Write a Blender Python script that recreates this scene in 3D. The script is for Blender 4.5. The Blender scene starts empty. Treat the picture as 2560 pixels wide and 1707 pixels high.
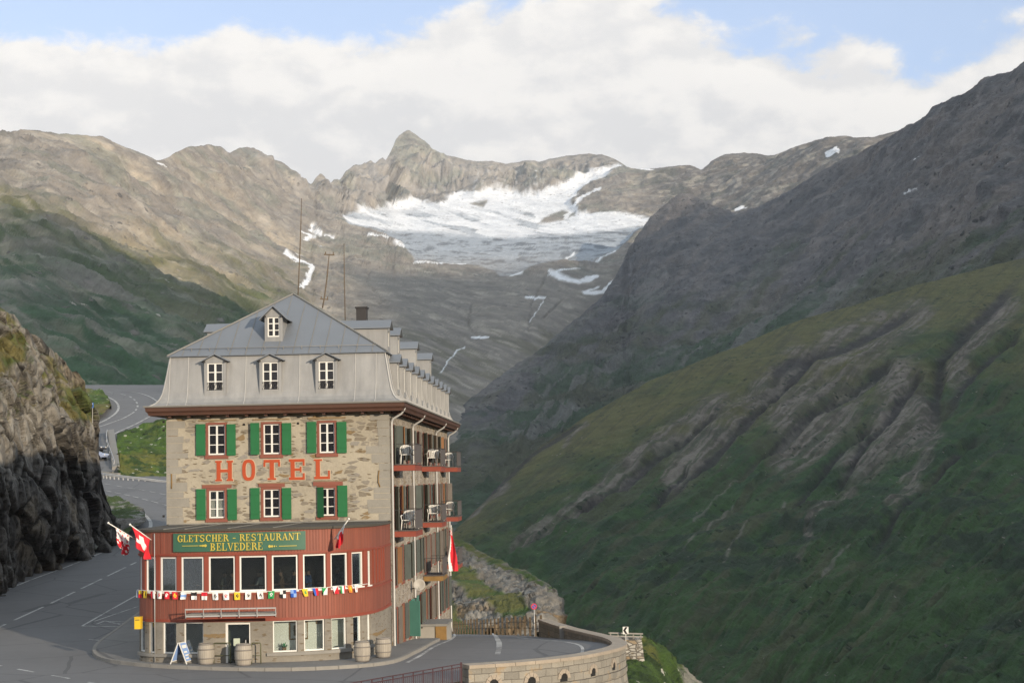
import bpy, bmesh, math, random
import numpy as np
from mathutils import Vector, Matrix

scene = bpy.context.scene
R = math.radians
random.seed(7)
rng = np.random.default_rng(11)

# ---------------------------------------------------------------- camera
FPX, CX, CY = 4300.0, 1280.0, 853.5          # focal length and centre in pixels of a 2560 px wide frame
CAMZ = 7.5
PITCH, ROLL = R(4.49), R(1.15)
_F = np.array([0, math.cos(PITCH), math.sin(PITCH)])
_R0 = np.array([1.0, 0, 0]); _U0 = np.array([0, -math.sin(PITCH), math.cos(PITCH)])
_Rt = math.cos(ROLL) * _R0 - math.sin(ROLL) * _U0
_Up = math.sin(ROLL) * _R0 + math.cos(ROLL) * _U0
cam_data = bpy.data.cameras.new('camera')
cam = bpy.data.objects.new('camera', cam_data)
scene.collection.objects.link(cam)
cam.matrix_world = Matrix(((_Rt[0], _Up[0], -_F[0], 0), (_Rt[1], _Up[1], -_F[1], 0),
                           (_Rt[2], _Up[2], -_F[2], CAMZ), (0, 0, 0, 1)))
cam_data.sensor_fit = 'HORIZONTAL'; cam_data.sensor_width = 36
cam_data.lens = FPX / 2560 * 36
cam_data.clip_start = 0.5; cam_data.clip_end = 40000
scene.camera = cam

# ---------------------------------------------------------------- light
SUN_AZ, SUN_EL = R(145.5), R(10.5)           # azimuth clockwise from +Y, low evening sun behind the camera to the right
sun_vec = Vector((math.sin(SUN_AZ) * math.cos(SUN_EL), math.cos(SUN_AZ) * math.cos(SUN_EL), math.sin(SUN_EL)))
sd = bpy.data.lights.new('sun', 'SUN')
sd.energy = 4.6; sd.angle = R(0.9); sd.color = (1.0, 0.86, 0.68)
sun = bpy.data.objects.new('sun', sd)
scene.collection.objects.link(sun)
sun.rotation_euler = sun_vec.to_track_quat('Z', 'Y').to_euler()

scene.view_settings.view_transform = 'Standard'
scene.view_settings.look = 'None'
scene.view_settings.exposure = 0.7
scene.view_settings.gamma = 1.0
scene.render.engine = 'CYCLES'
scene.cycles.use_denoising = True
scene.cycles.denoising_prefilter = 'NONE'       # keeps the grain of stone and grass
scene.cycles.use_adaptive_sampling = False
scene.cycles.max_bounces = 6
scene.cycles.diffuse_bounces = 3
scene.cycles.transparent_max_bounces = 12
scene.cycles.volume_bounces = 0

def nd(nt, typ, ins=None, **attrs):
    n = nt.nodes.new(typ)
    for k, v in attrs.items():
        setattr(n, k, v)
    for k, v in (ins or {}).items():
        s = n.inputs[k]
        if isinstance(v, bpy.types.NodeSocket):
            nt.links.new(v, s)
        else:
            if s.type == 'RGBA' and len(v) == 3:
                v = (*v, 1)
            s.default_value = v
    return n
def fm(nt, op, a, b=None, c=None, clamp=False):
    n = nd(nt, 'ShaderNodeMath', operation=op, use_clamp=clamp)
    for i, v in enumerate((a, b, c)):
        if v is None: continue
        if isinstance(v, bpy.types.NodeSocket): nt.links.new(v, n.inputs[i])
        else: n.inputs[i].default_value = v
    return n.outputs[0]
def mixc(nt, f, a, b, blend='MIX'):
    n = nd(nt, 'ShaderNodeMix', data_type='RGBA', blend_type=blend)
    for i, v in ((0, f), (6, a), (7, b)):
        if isinstance(v, bpy.types.NodeSocket): nt.links.new(v, n.inputs[i])
        else: n.inputs[i].default_value = (*v, 1) if isinstance(v, (tuple, list)) and len(v) == 3 else v
    return n.outputs[2]
def rng_map(nt, v, a, b, c=0.0, d=1.0, smooth=True):
    n = nd(nt, 'ShaderNodeMapRange', {'From Min': a, 'From Max': b, 'To Min': c, 'To Max': d}, clamp=True)
    n.interpolation_type = 'SMOOTHSTEP' if smooth else 'LINEAR'
    if isinstance(v, bpy.types.NodeSocket): nt.links.new(v, n.inputs[0])
    return n.outputs[0]
def noise(nt, vec, scale, detail=4, rough=0.55, dist=0.0, out='Fac'):
    return nd(nt, 'ShaderNodeTexNoise', {'Vector': vec, 'Scale': scale, 'Detail': detail, 'Roughness': rough, 'Distortion': dist}).outputs[out]
def mapping(nt, vec, scale=(1, 1, 1), loc=(0, 0, 0), rot=(0, 0, 0)):
    return nd(nt, 'ShaderNodeMapping', {'Vector': vec, 'Scale': scale, 'Location': loc, 'Rotation': rot}).outputs[0]

# ---------------------------------------------------------------- sky: evening blue with a bank of cumulus over the mountains
world = bpy.data.worlds.new('World'); scene.world = world
world.use_nodes = True
wt = world.node_tree; wt.nodes.clear()
tc = nd(wt, 'ShaderNodeTexCoord')
gen = tc.outputs['Generated']
sky = nd(wt, 'ShaderNodeTexSky', sky_type='NISHITA', sun_disc=False, sun_elevation=SUN_EL, sun_rotation=SUN_AZ,
         altitude=2300, air_density=1.0, dust_density=0.6, ozone_density=1.5)
sep = nd(wt, 'ShaderNodeSeparateXYZ', {0: gen})
wz = sep.outputs[2]; wx = sep.outputs[0]
def cloud_density(shift):
    v = mapping(wt, gen, scale=(1.0, 1.0, 1.7), loc=(3.1 + shift[0], 0.4, 1.72 + shift[1]))
    big = noise(wt, v, 6.0, 2, 0.5); mid = noise(wt, v, 14.0, 4, 0.5, 0.1); fin = noise(wt, v, 36.0, 7, 0.6, 0.2)
    d = fm(wt, 'ADD', fm(wt, 'MULTIPLY', big, 0.62), fm(wt, 'MULTIPLY', mid, 0.52))
    return fm(wt, 'ADD', d, fm(wt, 'MULTIPLY', fin, 0.34)), fin
dens0, n_fin = cloud_density((0, 0))
dens1, _ = cloud_density((0.010, 0.022))
# the bank stands highest in the middle, with blue gaps above its left and right shoulders
mid_hump = fm(wt, 'MULTIPLY', rng_map(wt, fm(wt, 'ABSOLUTE', fm(wt, 'SUBTRACT', wx, 0.025)), 0.03, 0.12, 1, 0), 0.030)
wzz = fm(wt, 'SUBTRACT', wz, mid_hump)
bias = rng_map(wt, wzz, 0.195, 0.272, 0.42, -0.20, False)
bias = fm(wt, 'MAXIMUM', bias, rng_map(wt, wz, 0.30, 0.42, -0.20, 0.12))       # more broken cloud overhead, added as fill light for the shaded slopes
dens = fm(wt, 'ADD', dens0, bias)
cover = rng_map(wt, dens, 0.735, 0.845)
relief = rng_map(wt, fm(wt, 'SUBTRACT', dens0, dens1), -0.085, 0.095)
thick = rng_map(wt, dens, 0.80, 1.25, 1.0, 0.62)
shade = fm(wt, 'ADD', fm(wt, 'MULTIPLY', relief, 0.55), fm(wt, 'MULTIPLY', thick, 0.50), clamp=True)
cloud_col = mixc(wt, shade, (4.45, 4.5, 4.65), (6.9, 6.65, 6.3))
lift = rng_map(wt, wz, 0.28, 0.55, 1.0, 1.0)                                   # even brightness; overhead clouds are only tinted bluer, to cool the shade
lc = nd(wt, 'ShaderNodeCombineXYZ', {0: fm(wt, 'MULTIPLY', lift, rng_map(wt, wz, 0.28, 0.5, 1.0, 0.86)), 1: lift, 2: fm(wt, 'MULTIPLY', lift, rng_map(wt, wz, 0.28, 0.5, 1.0, 1.14))}).outputs[0]
cloud_col = mixc(wt, 1.0, cloud_col, lc, 'MULTIPLY')
skyb = mixc(wt, 1.0, mixc(wt, 1.0, sky.outputs[0], (1.2, 1.0, 1.0), 'MULTIPLY'), (1.15, 1.62, 2.3), 'ADD')
skyc = mixc(wt, cover, skyb, cloud_col)
bg = nd(wt, 'ShaderNodeBackground', {'Color': skyc, 'Strength': 0.1})
wo = nd(wt, 'ShaderNodeOutputWorld', {'Surface': bg.outputs[0]})

# ---------------------------------------------------------------- helpers: pixels to places
def ray(px, py):
    xn = (np.asarray(px, float) - CX) / FPX; yn = (CY - np.asarray(py, float)) / FPX
    d = _F + xn[..., None] * _Rt + yn[..., None] * _Up
    return d / d[..., 1:2]                   # scaled so that Y (depth) is 1
def at(px, py, depth):
    p = ray(px, py) * np.asarray(depth, float)[..., None]
    p[..., 2] += CAMZ
    return p

def tag(o, label=None, cat=None, group=None, kind=None):
    if label: o['label'] = label
    if cat: o['category'] = cat
    if group: o['group'] = group
    if kind: o['kind'] = kind
    return o
def empty(name, loc=(0, 0, 0), rz=0.0, label=None, cat=None, group=None):
    o = bpy.data.objects.new(name, None); scene.collection.objects.link(o)
    o.location = loc; o.rotation_euler = (0, 0, rz); o.empty_display_size = 0.2
    return tag(o, label, cat, group)
def copy_tree(o, parent=None):
    c = o.copy(); scene.collection.objects.link(c)
    if parent is not None: c.parent = parent
    for ch in o.children: copy_tree(ch, c)
    return c
def children_of(o):
    return [x for x in bpy.data.objects if x.parent == o]

class MB:
    """collects shapes and links them as one mesh object"""
    def __init__(s): s.v = []; s.f = []; s.m = []; s.uv = []; s.sm = []
    def add(s, vs, fs, mi=0, uv=None, smooth=False):
        b = len(s.v)
        s.v += [tuple(map(float, p)) for p in vs]
        s.uv += [tuple(map(float, q)) for q in uv] if uv is not None else [(float(p[0]), float(p[2])) for p in vs]
        for f in fs:
            s.f.append(tuple(b + i for i in f)); s.m.append(mi); s.sm.append(smooth)
    def box(s, x0, x1, y0, y1, z0, z1, mi=0, M=None):
        vs = [(x, y, z) for x in (x0, x1) for y in (y0, y1) for z in (z0, z1)]
        if M is not None: vs = [tuple(M @ Vector(p)) for p in vs]
        s.add(vs, [(0, 1, 3, 2), (4, 6, 7, 5), (0, 4, 5, 1), (2, 3, 7, 6), (0, 2, 6, 4), (1, 5, 7, 3)], mi)
    def bar(s, a, b, w, h=None, mi=0, up=(0, 0, 1)):
        a = Vector(a); b = Vector(b); d = (b - a); L = d.length
        if L < 1e-6: return
        d /= L; h = h or w
        sd_ = d.cross(Vector(up))
        if sd_.length < 1e-4: sd_ = d.cross(Vector((0, 1, 0)))
        sd_.normalize(); u = sd_.cross(d)
        vs = []
        for p in (a, b):
            for i, j in ((-1, -1), (1, -1), (1, 1), (-1, 1)):
                vs.append(p + sd_ * (i * w / 2) + u * (j * h / 2))
        s.add(vs, [(0, 1, 2, 3), (7, 6, 5, 4), (0, 4, 5, 1), (1, 5, 6, 2), (2, 6, 7, 3), (3, 7, 4, 0)], mi)
    def tube(s, pts, r, n=8, mi=0, cap=True):
        pts = [Vector(p) for p in pts]; rs = r if isinstance(r, (list, tuple)) else [r] * len(pts)
        vs = []; prev = None
        for i, p in enumerate(pts):
            d = (pts[min(i + 1, len(pts) - 1)] - pts[max(i - 1, 0)]).normalized()
            if prev is None:
                a = d.cross(Vector((0, 0, 1)))
                if a.length < 1e-3: a = d.cross(Vector((0, 1, 0)))
            else:
                a = prev - d * prev.dot(d)
            a.normalize(); prev = a; b = d.cross(a)
            for k in range(n):
                t = 2 * math.pi * k / n
                vs.append(p + (a * math.cos(t) + b * math.sin(t)) * rs[i])
        fs = []
        for i in range(len(pts) - 1):
            for k in range(n):
                fs.append((i * n + k, i * n + (k + 1) % n, (i + 1) * n + (k + 1) % n, (i + 1) * n + k))
        if cap:
            fs.append(tuple(reversed(range(n)))); fs.append(tuple(range((len(pts) - 1) * n, len(pts) * n)))
        s.add(vs, fs, mi, smooth=True)
    def lathe(s, prof, n=20, c=(0, 0), mi=0):
        vs = []
        for r, z in prof:
            for k in range(n):
                t = 2 * math.pi * k / n
                vs.append((c[0] + r * math.cos(t), c[1] + r * math.sin(t), z))
        fs = []
        for i in range(len(prof) - 1):
            for k in range(n):
                fs.append((i * n + k, i * n + (k + 1) % n, (i + 1) * n + (k + 1) % n, (i + 1) * n + k))
        fs.append(tuple(reversed(range(n)))); fs.append(tuple(range((len(prof) - 1) * n, len(prof) * n)))
        s.add(vs, fs, mi, smooth=True)
    def prism(s, poly, fn, d0, d1, mi=0):
        """poly: (a, b) outline; fn(a, b, d) gives the point"""
        n = len(poly)
        vs = [fn(a, b, d0) for a, b in poly] + [fn(a, b, d1) for a, b in poly]
        fs = [tuple(range(n)), tuple(reversed(range(n, 2 * n)))]
        fs += [(i, i + n, (i + 1) % n + n, (i + 1) % n) for i in range(n)]
        s.add(vs, fs, mi)
    def build(s, name, mats, parent=None, loc=None, kind=None):
        me = bpy.data.meshes.new(name)
        me.from_pydata(s.v, [], s.f)
        mats = mats if isinstance(mats, (list, tuple)) else [mats]
        for m in mats: me.materials.append(m)
        me.polygons.foreach_set('material_index', s.m)
        me.polygons.foreach_set('use_smooth', s.sm)
        at_ = me.attributes.new('suv', 'FLOAT_VECTOR', 'POINT')
        at_.data.foreach_set('vector', [c for q in s.uv for c in (q[0], q[1], 0.0)])
        bm = bmesh.new(); bm.from_mesh(me)
        bmesh.ops.recalc_face_normals(bm, faces=bm.faces); bm.to_mesh(me); bm.free()
        o = bpy.data.objects.new(name, me); scene.collection.objects.link(o)
        if parent is not None: o.parent = parent
        if loc is not None: o.location = loc
        if kind: o['kind'] = kind
        return o

def grid_object(name, P, mats, cols=None, uv=None, smooth=True, kind=None, parent=None, wrap=False):
    """P: (rows, cols, 3) array; cols: (rows, cols, 3) albedo"""
    ny, nx = P.shape[:2]
    me = bpy.data.meshes.new(name)
    idx = np.arange(ny * nx).reshape(ny, nx)
    q = np.stack([idx[:-1, :-1], idx[:-1, 1:], idx[1:, 1:], idx[1:, :-1]], -1).reshape(-1, 4)
    me.vertices.add(ny * nx); me.vertices.foreach_set('co', P.reshape(-1).astype(np.float32))
    me.loops.add(q.size); me.loops.foreach_set('vertex_index', q.reshape(-1).astype(np.int32))
    me.polygons.add(len(q)); me.polygons.foreach_set('loop_start', np.arange(0, q.size, 4, dtype=np.int32))
    me.polygons.foreach_set('use_smooth', np.full(len(q), smooth))
    me.update(calc_edges=True)
    for m in (mats if isinstance(mats, (list, tuple)) else [mats]): me.materials.append(m)
    if cols is not None:
        a = me.attributes.new('ground_colour', 'FLOAT_COLOR', 'POINT')
        c4 = np.ones((ny * nx, 4), np.float32); c4[:, :3] = cols.reshape(-1, 3)
        a.data.foreach_set('color', c4.reshape(-1))
    if uv is not None:
        a = me.attributes.new('suv', 'FLOAT_VECTOR', 'POINT')
        u3 = np.zeros((ny * nx, 3), np.float32); u3[:, :uv.shape[-1]] = uv.reshape(-1, uv.shape[-1])
        a.data.foreach_set('vector', u3.reshape(-1))
    o = bpy.data.objects.new(name, me); scene.collection.objects.link(o)
    if parent is not None: o.parent = parent
    if kind: o['kind'] = kind
    return o

# ---------------------------------------------------------------- helpers: noise in numpy
def _hash(ix, iy, iz, seed):
    h = (ix.astype(np.int64) * 374761393 + iy.astype(np.int64) * 668265263 + iz.astype(np.int64) * 2147483647 + seed * 974711) & 0xFFFFFFFF
    h = ((h ^ (h >> 13)) * 1274126177) & 0xFFFFFFFF
    h = ((h ^ (h >> 16)) * 2246822519) & 0xFFFFFFFF
    h = h ^ (h >> 15)
    return (h & 0xFFFFFF) / float(0xFFFFFF)
def vnoise(p, seed=0):
    i = np.floor(p); f = p - i; f = f * f * f * (f * (f * 6 - 15) + 10)
    ix, iy, iz = i[..., 0], i[..., 1], i[..., 2]
    out = 0
    for a in (0, 1):
        for b in (0, 1):
            for c in (0, 1):
                w = (f[..., 0] if a else 1 - f[..., 0]) * (f[..., 1] if b else 1 - f[..., 1]) * (f[..., 2] if c else 1 - f[..., 2])
                out = out + w * _hash(ix + a, iy + b, iz + c, seed)
    return out
def fbm(p, oct=5, seed=0, gain=0.5, lac=2.03):
    s = 0; a = 1; n = 0
    for k in range(oct):
        s = s + a * vnoise(p, seed + k * 17); n += a; a *= gain; p = p * lac + 11.3
    return s / n
def ridged(p, oct=5, seed=0, gain=0.5, lac=2.07):
    s = 0; a = 1; n = 0
    for k in range(oct):
        s = s + a * (1 - np.abs(2 * vnoise(p, seed + k * 17) - 1)); n += a; a *= gain; p = p * lac + 7.7
    return s / n
def cells(p, seed=0):
    """value of the nearest scattered point and the gap to the second nearest"""
    i = np.floor(p); best = np.full(p.shape[:-1], 9.0); sec = best.copy(); val = np.zeros(p.shape[:-1])
    for a in (-1, 0, 1):
        for b in (-1, 0, 1):
            for c in (-1, 0, 1):
                jx, jy, jz = i[..., 0] + a, i[..., 1] + b, i[..., 2] + c
                d = (jx + _hash(jx, jy, jz, seed) - p[..., 0]) ** 2 + (jy + _hash(jx, jy, jz, seed + 1) - p[..., 1]) ** 2 + (jz + _hash(jx, jy, jz, seed + 2) - p[..., 2]) ** 2
                v = _hash(jx, jy, jz, seed + 3)
                near = d < best
                sec = np.where(near, best, np.minimum(sec, d)); val = np.where(near, v, val); best = np.where(near, d, best)
    return val, np.sqrt(sec) - np.sqrt(best)
def sstep(a, b, x):
    t = np.clip((x - a) / (b - a), 0, 1); return t * t * (3 - 2 * t)
def lerp3(a, b, m):
    return a * (1 - m[..., None]) + np.asarray(b, float) * m[..., None]
def seg_dist(x, y, pts):
    """distance in pixels to a polyline and position along it (0..1)"""
    best = np.full(np.shape(x), 1e9); pos = np.zeros(np.shape(x)); side = np.zeros(np.shape(x))
    n = len(pts) - 1
    for k in range(n):
        (ax, ay), (bx, by) = pts[k], pts[k + 1]
        dx, dy = bx - ax, by - ay; L2 = dx * dx + dy * dy
        t = np.clip(((x - ax) * dx + (y - ay) * dy) / L2, 0, 1)
        ex, ey = x - ax - t * dx, y - ay - t * dy
        d = np.sqrt(ex * ex + ey * ey)
        m = d < best
        best = np.where(m, d, best); pos = np.where(m, (k + t) / n, pos)
        side = np.where(m, np.sign(dx * ey - dy * ex), side)
    return best, pos, side
def in_poly(x, y, poly):
    """signed distance to a polygon, positive inside"""
    c = np.zeros(np.shape(x), bool); n = len(poly)
    for k in range(n):
        (ax, ay), (bx, by) = poly[k], poly[(k + 1) % n]
        cond = ((ay > y) != (by > y)) & (x < (bx - ax) * (y - ay) / ((by - ay) if by != ay else 1e-9) + ax)
        c ^= cond
    d, _, _ = seg_dist(x, y, list(poly) + [poly[0]])
    return np.where(c, d, -d)
def rbf_depth(ctrl):
    c = np.array(ctrl, float); X = c[:, :2] / 1000.0; y = np.log(c[:, 2]); n = len(c)
    def K(a, b):
        r2 = ((a[:, None, :] - b[None, :, :]) ** 2).sum(-1); return 0.5 * r2 * np.log(r2 + 1e-12)
    A = np.zeros((n + 3, n + 3)); A[:n, :n] = K(X, X) + np.eye(n) * 1e-4
    A[:n, n] = 1; A[:n, n + 1:] = X; A[n, :n] = 1; A[n + 1:, :n] = X.T
    w = np.linalg.solve(A, np.concatenate([y, np.zeros(3)]))
    def f(px, py):
        q = np.stack([np.ravel(px), np.ravel(py)], -1) / 1000.0; out = np.empty(len(q))
        for s in range(0, len(q), 50000):
            e = q[s:s + 50000]; out[s:s + 50000] = K(e, X) @ w[:n] + w[n] + e @ w[n + 1:]
        return np.exp(out).reshape(np.shape(px))
    return f
def normals_of(P):
    du = np.gradient(P, axis=1); dv = np.gradient(P, axis=0)
    n = np.cross(du, dv); n /= np.linalg.norm(n, axis=-1, keepdims=True) + 1e-12
    flip = (n[..., 1:2] > 0) & (np.abs(n[..., 1:2]) > 0)
    m = np.sign((n * (np.array([0, 0, CAMZ]) - P)).sum(-1, keepdims=True)); m[m == 0] = 1
    return n * m
def terrain(name, nx, ny, x0, x1, ridge, base, ctrl, disp, colour, mat, back=(60, 60), tpow=1.0, kind='structure', rows_back=6, lean=(1.0, 0.0)):
    xs = np.linspace(x0, x1, nx); t = np.linspace(0, 1, ny) ** tpow
    rx, ry = zip(*ridge); bx, by = zip(*base)
    yr = np.interp(xs, rx, ry); yb = np.interp(xs, bx, by)
    PX = np.broadcast_to(xs, (ny, nx)).copy()
    PY = yb[None, :] + (yr - yb)[None, :] * t[:, None]
    dep = rbf_depth(ctrl)
    D = dep(PX, PY)
    P = at(PX, PY, D)
    T = np.broadcast_to(t[:, None], PX.shape)
    N = normals_of(P)
    h = disp(P, PX, PY, T)
    back_ = np.array([0, 0, CAMZ]) - P; back_ /= np.linalg.norm(back_, axis=-1, keepdims=True)
    P2 = P + (N * lean[0] + back_ * lean[1]) * h[..., None]
    col = colour(P2, PX, PY, T, normals_of(P2))
    # the far side, falling away behind the skyline
    last = P2[-1]
    hd = last[:, :2] / (np.linalg.norm(last[:, :2], axis=-1, keepdims=True) + 1e-9)
    rows = []
    for k in range(1, rows_back + 1):
        q = last.copy(); s = (k / rows_back) ** 1.5
        q[:, :2] += hd * back[0] * s
        q[:, 2] -= back[1] * s ** 1.2
        rows.append(q)
    P3 = np.concatenate([P2, np.array(rows)], 0)
    col3 = np.concatenate([col, np.repeat(col[-1:], rows_back, 0)], 0)
    return grid_object(name, P3, mat, col3, kind=kind)
# ================================================================ materials of the ground
def new_mat(name):
    m = bpy.data.materials.new(name); m.use_nodes = True
    nt = m.node_tree; nt.nodes.clear()
    out = nd(nt, 'ShaderNodeOutputMaterial'); b = nd(nt, 'ShaderNodeBsdfPrincipled')
    nt.links.new(b.outputs[0], out.inputs[0])
    return m, nt, b
def setin(nt, b, k, v):
    s = b.inputs[k]
    if isinstance(v, bpy.types.NodeSocket): nt.links.new(v, s)
    else: s.default_value = (*v, 1) if isinstance(v, (tuple, list)) and len(v) == 3 else v

def ground_mat(name, fine, coarse, var=0.5, bump=0.5, bump_dist=0.5, stones=None, rough=0.95, flowers=None, shrubs=None, zs=1.0):
    """colour comes from the terrain itself; broken up by real surface grain, stones and flowers"""
    m, nt, b = new_mat(name)
    co = nd(nt, 'ShaderNodeTexCoord').outputs['Object']
    if zs != 1.0: co = mapping(nt, co, scale=(1, 1, zs))
    c = nd(nt, 'ShaderNodeAttribute', attribute_name='ground_colour').outputs['Color']
    n1 = noise(nt, co, 1 / coarse, 6, 0.6); n2 = noise(nt, co, 1 / fine, 5, 0.65)
    k = fm(nt, 'ADD', fm(nt, 'MULTIPLY', n1, var), fm(nt, 'MULTIPLY', n2, var * 1.3))
    k = fm(nt, 'ADD', k, 1 - 1.15 * var)
    kc = nd(nt, 'ShaderNodeCombineXYZ', {0: k, 1: k, 2: k}).outputs[0]
    col = mixc(nt, 1.0, c, kc, 'MULTIPLY')
    hgt = fm(nt, 'ADD', n2, fm(nt, 'MULTIPLY', n1, 1.5))
    if stones:
        size, amount, scol = stones
        v = nd(nt, 'ShaderNodeTexVoronoi', {'Vector': co, 'Scale': 1 / size, 'Randomness': 1.0})
        keep = nd(nt, 'ShaderNodeSeparateColor', {0: v.outputs['Color']}).outputs[0]
        patch = rng_map(nt, n1, 0.48, 0.62)
        thr = fm(nt, 'MULTIPLY', rng_map(nt, keep, 1 - amount, 1.0, 0.0, 0.42, False), patch)
        st = rng_map(nt, fm(nt, 'SUBTRACT', thr, v.outputs['Distance']), 0.0, 0.12)
        tn = fm(nt, 'ADD', 0.45, fm(nt, 'MULTIPLY', nd(nt, 'ShaderNodeSeparateColor', {0: v.outputs['Color']}).outputs[2], 0.75)); tn = nd(nt, 'ShaderNodeCombineXYZ', {0: tn, 1: tn, 2: tn}).outputs[0]
        col = mixc(nt, fm(nt, 'MULTIPLY', st, 0.85), col, mixc(nt, 1.0, scol, tn, 'MULTIPLY'))
        hgt = fm(nt, 'ADD', hgt, fm(nt, 'MULTIPLY', st, 1.0))
    if shrubs:
        size, amount, scol = shrubs
        v = nd(nt, 'ShaderNodeTexVoronoi', {'Vector': mapping(nt, co, loc=(31, 17, 5)), 'Scale': 1 / size, 'Randomness': 1.0})
        sp = nd(nt, 'ShaderNodeSeparateColor', {0: v.outputs['Color']})
        nb = noise(nt, mapping(nt, co, loc=(9, 3, 2)), 1 / (size * 9), 5, 0.6)
        thr = fm(nt, 'MULTIPLY', rng_map(nt, sp.outputs[0], 1 - amount, 1.0, 0.1, 0.62, False), rng_map(nt, nb, 0.44, 0.58))
        st = rng_map(nt, fm(nt, 'SUBTRACT', thr, v.outputs['Distance']), 0.0, 0.22)
        tone = fm(nt, 'ADD', 0.4, fm(nt, 'MULTIPLY', sp.outputs[1], 0.9)); tone = nd(nt, 'ShaderNodeCombineXYZ', {0: tone, 1: tone, 2: tone}).outputs[0]
        col = mixc(nt, fm(nt, 'MULTIPLY', st, 0.8), col, mixc(nt, 1.0, scol, tone, 'MULTIPLY'))
        hgt = fm(nt, 'ADD', hgt, fm(nt, 'MULTIPLY', st, 0.8))
    if flowers:
        size, amount = flowers
        v = nd(nt, 'ShaderNodeTexVoronoi', {'Vector': co, 'Scale': 1 / size, 'Randomness': 1.0})
        keep = nd(nt, 'ShaderNodeSeparateColor', {0: v.outputs['Color']}).outputs[0]
        st = fm(nt, 'MULTIPLY', fm(nt, 'GREATER_THAN', keep, 1 - amount), fm(nt, 'LESS_THAN', v.outputs['Distance'], 0.36))
        st = fm(nt, 'MULTIPLY', st, rng_map(nt, n1, 0.5, 0.58))
        col = mixc(nt, st, col, (0.42, 0.41, 0.34))
    setin(nt, b, 'Base Color', col); setin(nt, b, 'Roughness', rough)
    b.inputs['Specular IOR Level'].default_value = 0.2
    bp = nd(nt, 'ShaderNodeBump', {'Strength': bump, 'Distance': bump_dist, 'Height': hgt})
    nt.links.new(bp.outputs[0], b.inputs['Normal'])
    return m

M_far = ground_mat('far_mountain_ground', 8.0, 45.0, 0.62, 0.55, 6.0, stones=(8.0, 0.45, (0.42, 0.37, 0.31)), shrubs=(8.0, 0.3, (0.19, 0.17, 0.145)))
M_mid = ground_mat('mountain_ground', 3.5, 20.0, 0.7, 1.0, 3.5, stones=(4.2, 0.5, (0.25, 0.24, 0.225)), shrubs=(6.0, 0.5, (0.035, 0.036, 0.033)))
M_spur = ground_mat('spur_ground', 1.3, 7.0, 0.7, 1.0, 1.4, stones=(1.7, 0.42, (0.22, 0.20, 0.165)), shrubs=(2.6, 0.45, (0.020, 0.042, 0.018)))
M_rock = ground_mat('cliff_rock', 0.30, 1.8, 0.7, 1.0, 0.25, zs=0.5, shrubs=(0.8, 0.35, (0.03, 0.028, 0.025)))
M_out = ground_mat('outcrop_rock', 0.35, 2.4, 0.65, 0.9, 0.3)
M_grass = ground_mat('grass_ground', 0.35, 2.5, 0.7, 1.0, 0.4, flowers=(0.75, 0.18), shrubs=(0.9, 0.5, (0.028, 0.05, 0.014)))
M_verge = ground_mat('verge_ground', 0.3, 1.8, 0.75, 1.0, 0.3, stones=(0.9, 0.4, (0.32, 0.31, 0.29)))

def plain_valley():
    m, nt, b = new_mat('valley_floor'); co = nd(nt, 'ShaderNodeTexCoord').outputs['Object']
    setin(nt, b, 'Base Color', mixc(nt, noise(nt, co, 0.01, 6, .6), (0.03, 0.06, 0.02), (0.12, 0.11, 0.07))); setin(nt, b, 'Roughness', .95)
    return m
K = 1.08844
def V(pts): return [(a[0] * K, a[1] * K, *a[2:]) for a in pts]
GRASS = np.array([0.038, 0.078, 0.024]); DGRASS = np.array([0.028, 0.062, 0.026]); OLIVE = np.array([0.115, 0.105, 0.040])
SCREE = np.array([0.245, 0.212, 0.174]); ROCK = np.array([0.285, 0.262, 0.234]); DROCK = np.array([0.080, 0.076, 0.074])
TAN = np.array([0.385, 0.320, 0.238]); SNOW = np.array([0.82, 0.81, 0.80]); ICE = np.array([0.36, 0.385, 0.41])

# ---------------------------------------------------------------- head of the valley with its glacier, and the slope on the left
ridge = V([(-260, 380), (-100, 330), (0, 310), (70, 301), (150, 303), (235, 312), (290, 336), (330, 352), (360, 370), (385, 362), (412, 347), (440, 338),
           (475, 335), (505, 343), (525, 354), (545, 344), (578, 340), (600, 352), (612, 368), (640, 371), (662, 384), (680, 400), (700, 419), (714, 426),
           (724, 410), (735, 399), (748, 412), (758, 424), (768, 416), (780, 414), (790, 400), (803, 388), (815, 382), (830, 384), (850, 371), (860, 377), (876, 368), (884, 374), (897, 350),
           (903, 337), (908, 323), (918, 311), (934, 300), (938, 300), (955, 310), (972, 324), (992, 344), (1012, 356), (1060, 369), (1090, 376), (1130, 375), (1160, 381), (1190, 377), (1215, 373), (1240, 377), (1262, 370),
           (1300, 360), (1345, 356), (1385, 357), (1412, 367), (1440, 386), (1462, 390), (1500, 389), (1560, 383), (1596, 387), (1612, 394),
           (1640, 372), (1665, 358), (1705, 354), (1745, 356), (1780, 362), (1815, 346), (1850, 334), (1900, 322), (1960, 318), (2010, 316), (2080, 300), (2150, 290)])
base = V([(-260, 1150), (0, 1150), (400, 1180), (560, 1240), (800, 1330), (1000, 1400), (1200, 1330), (1400, 1020), (1600, 760), (2150, 560)])
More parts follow.
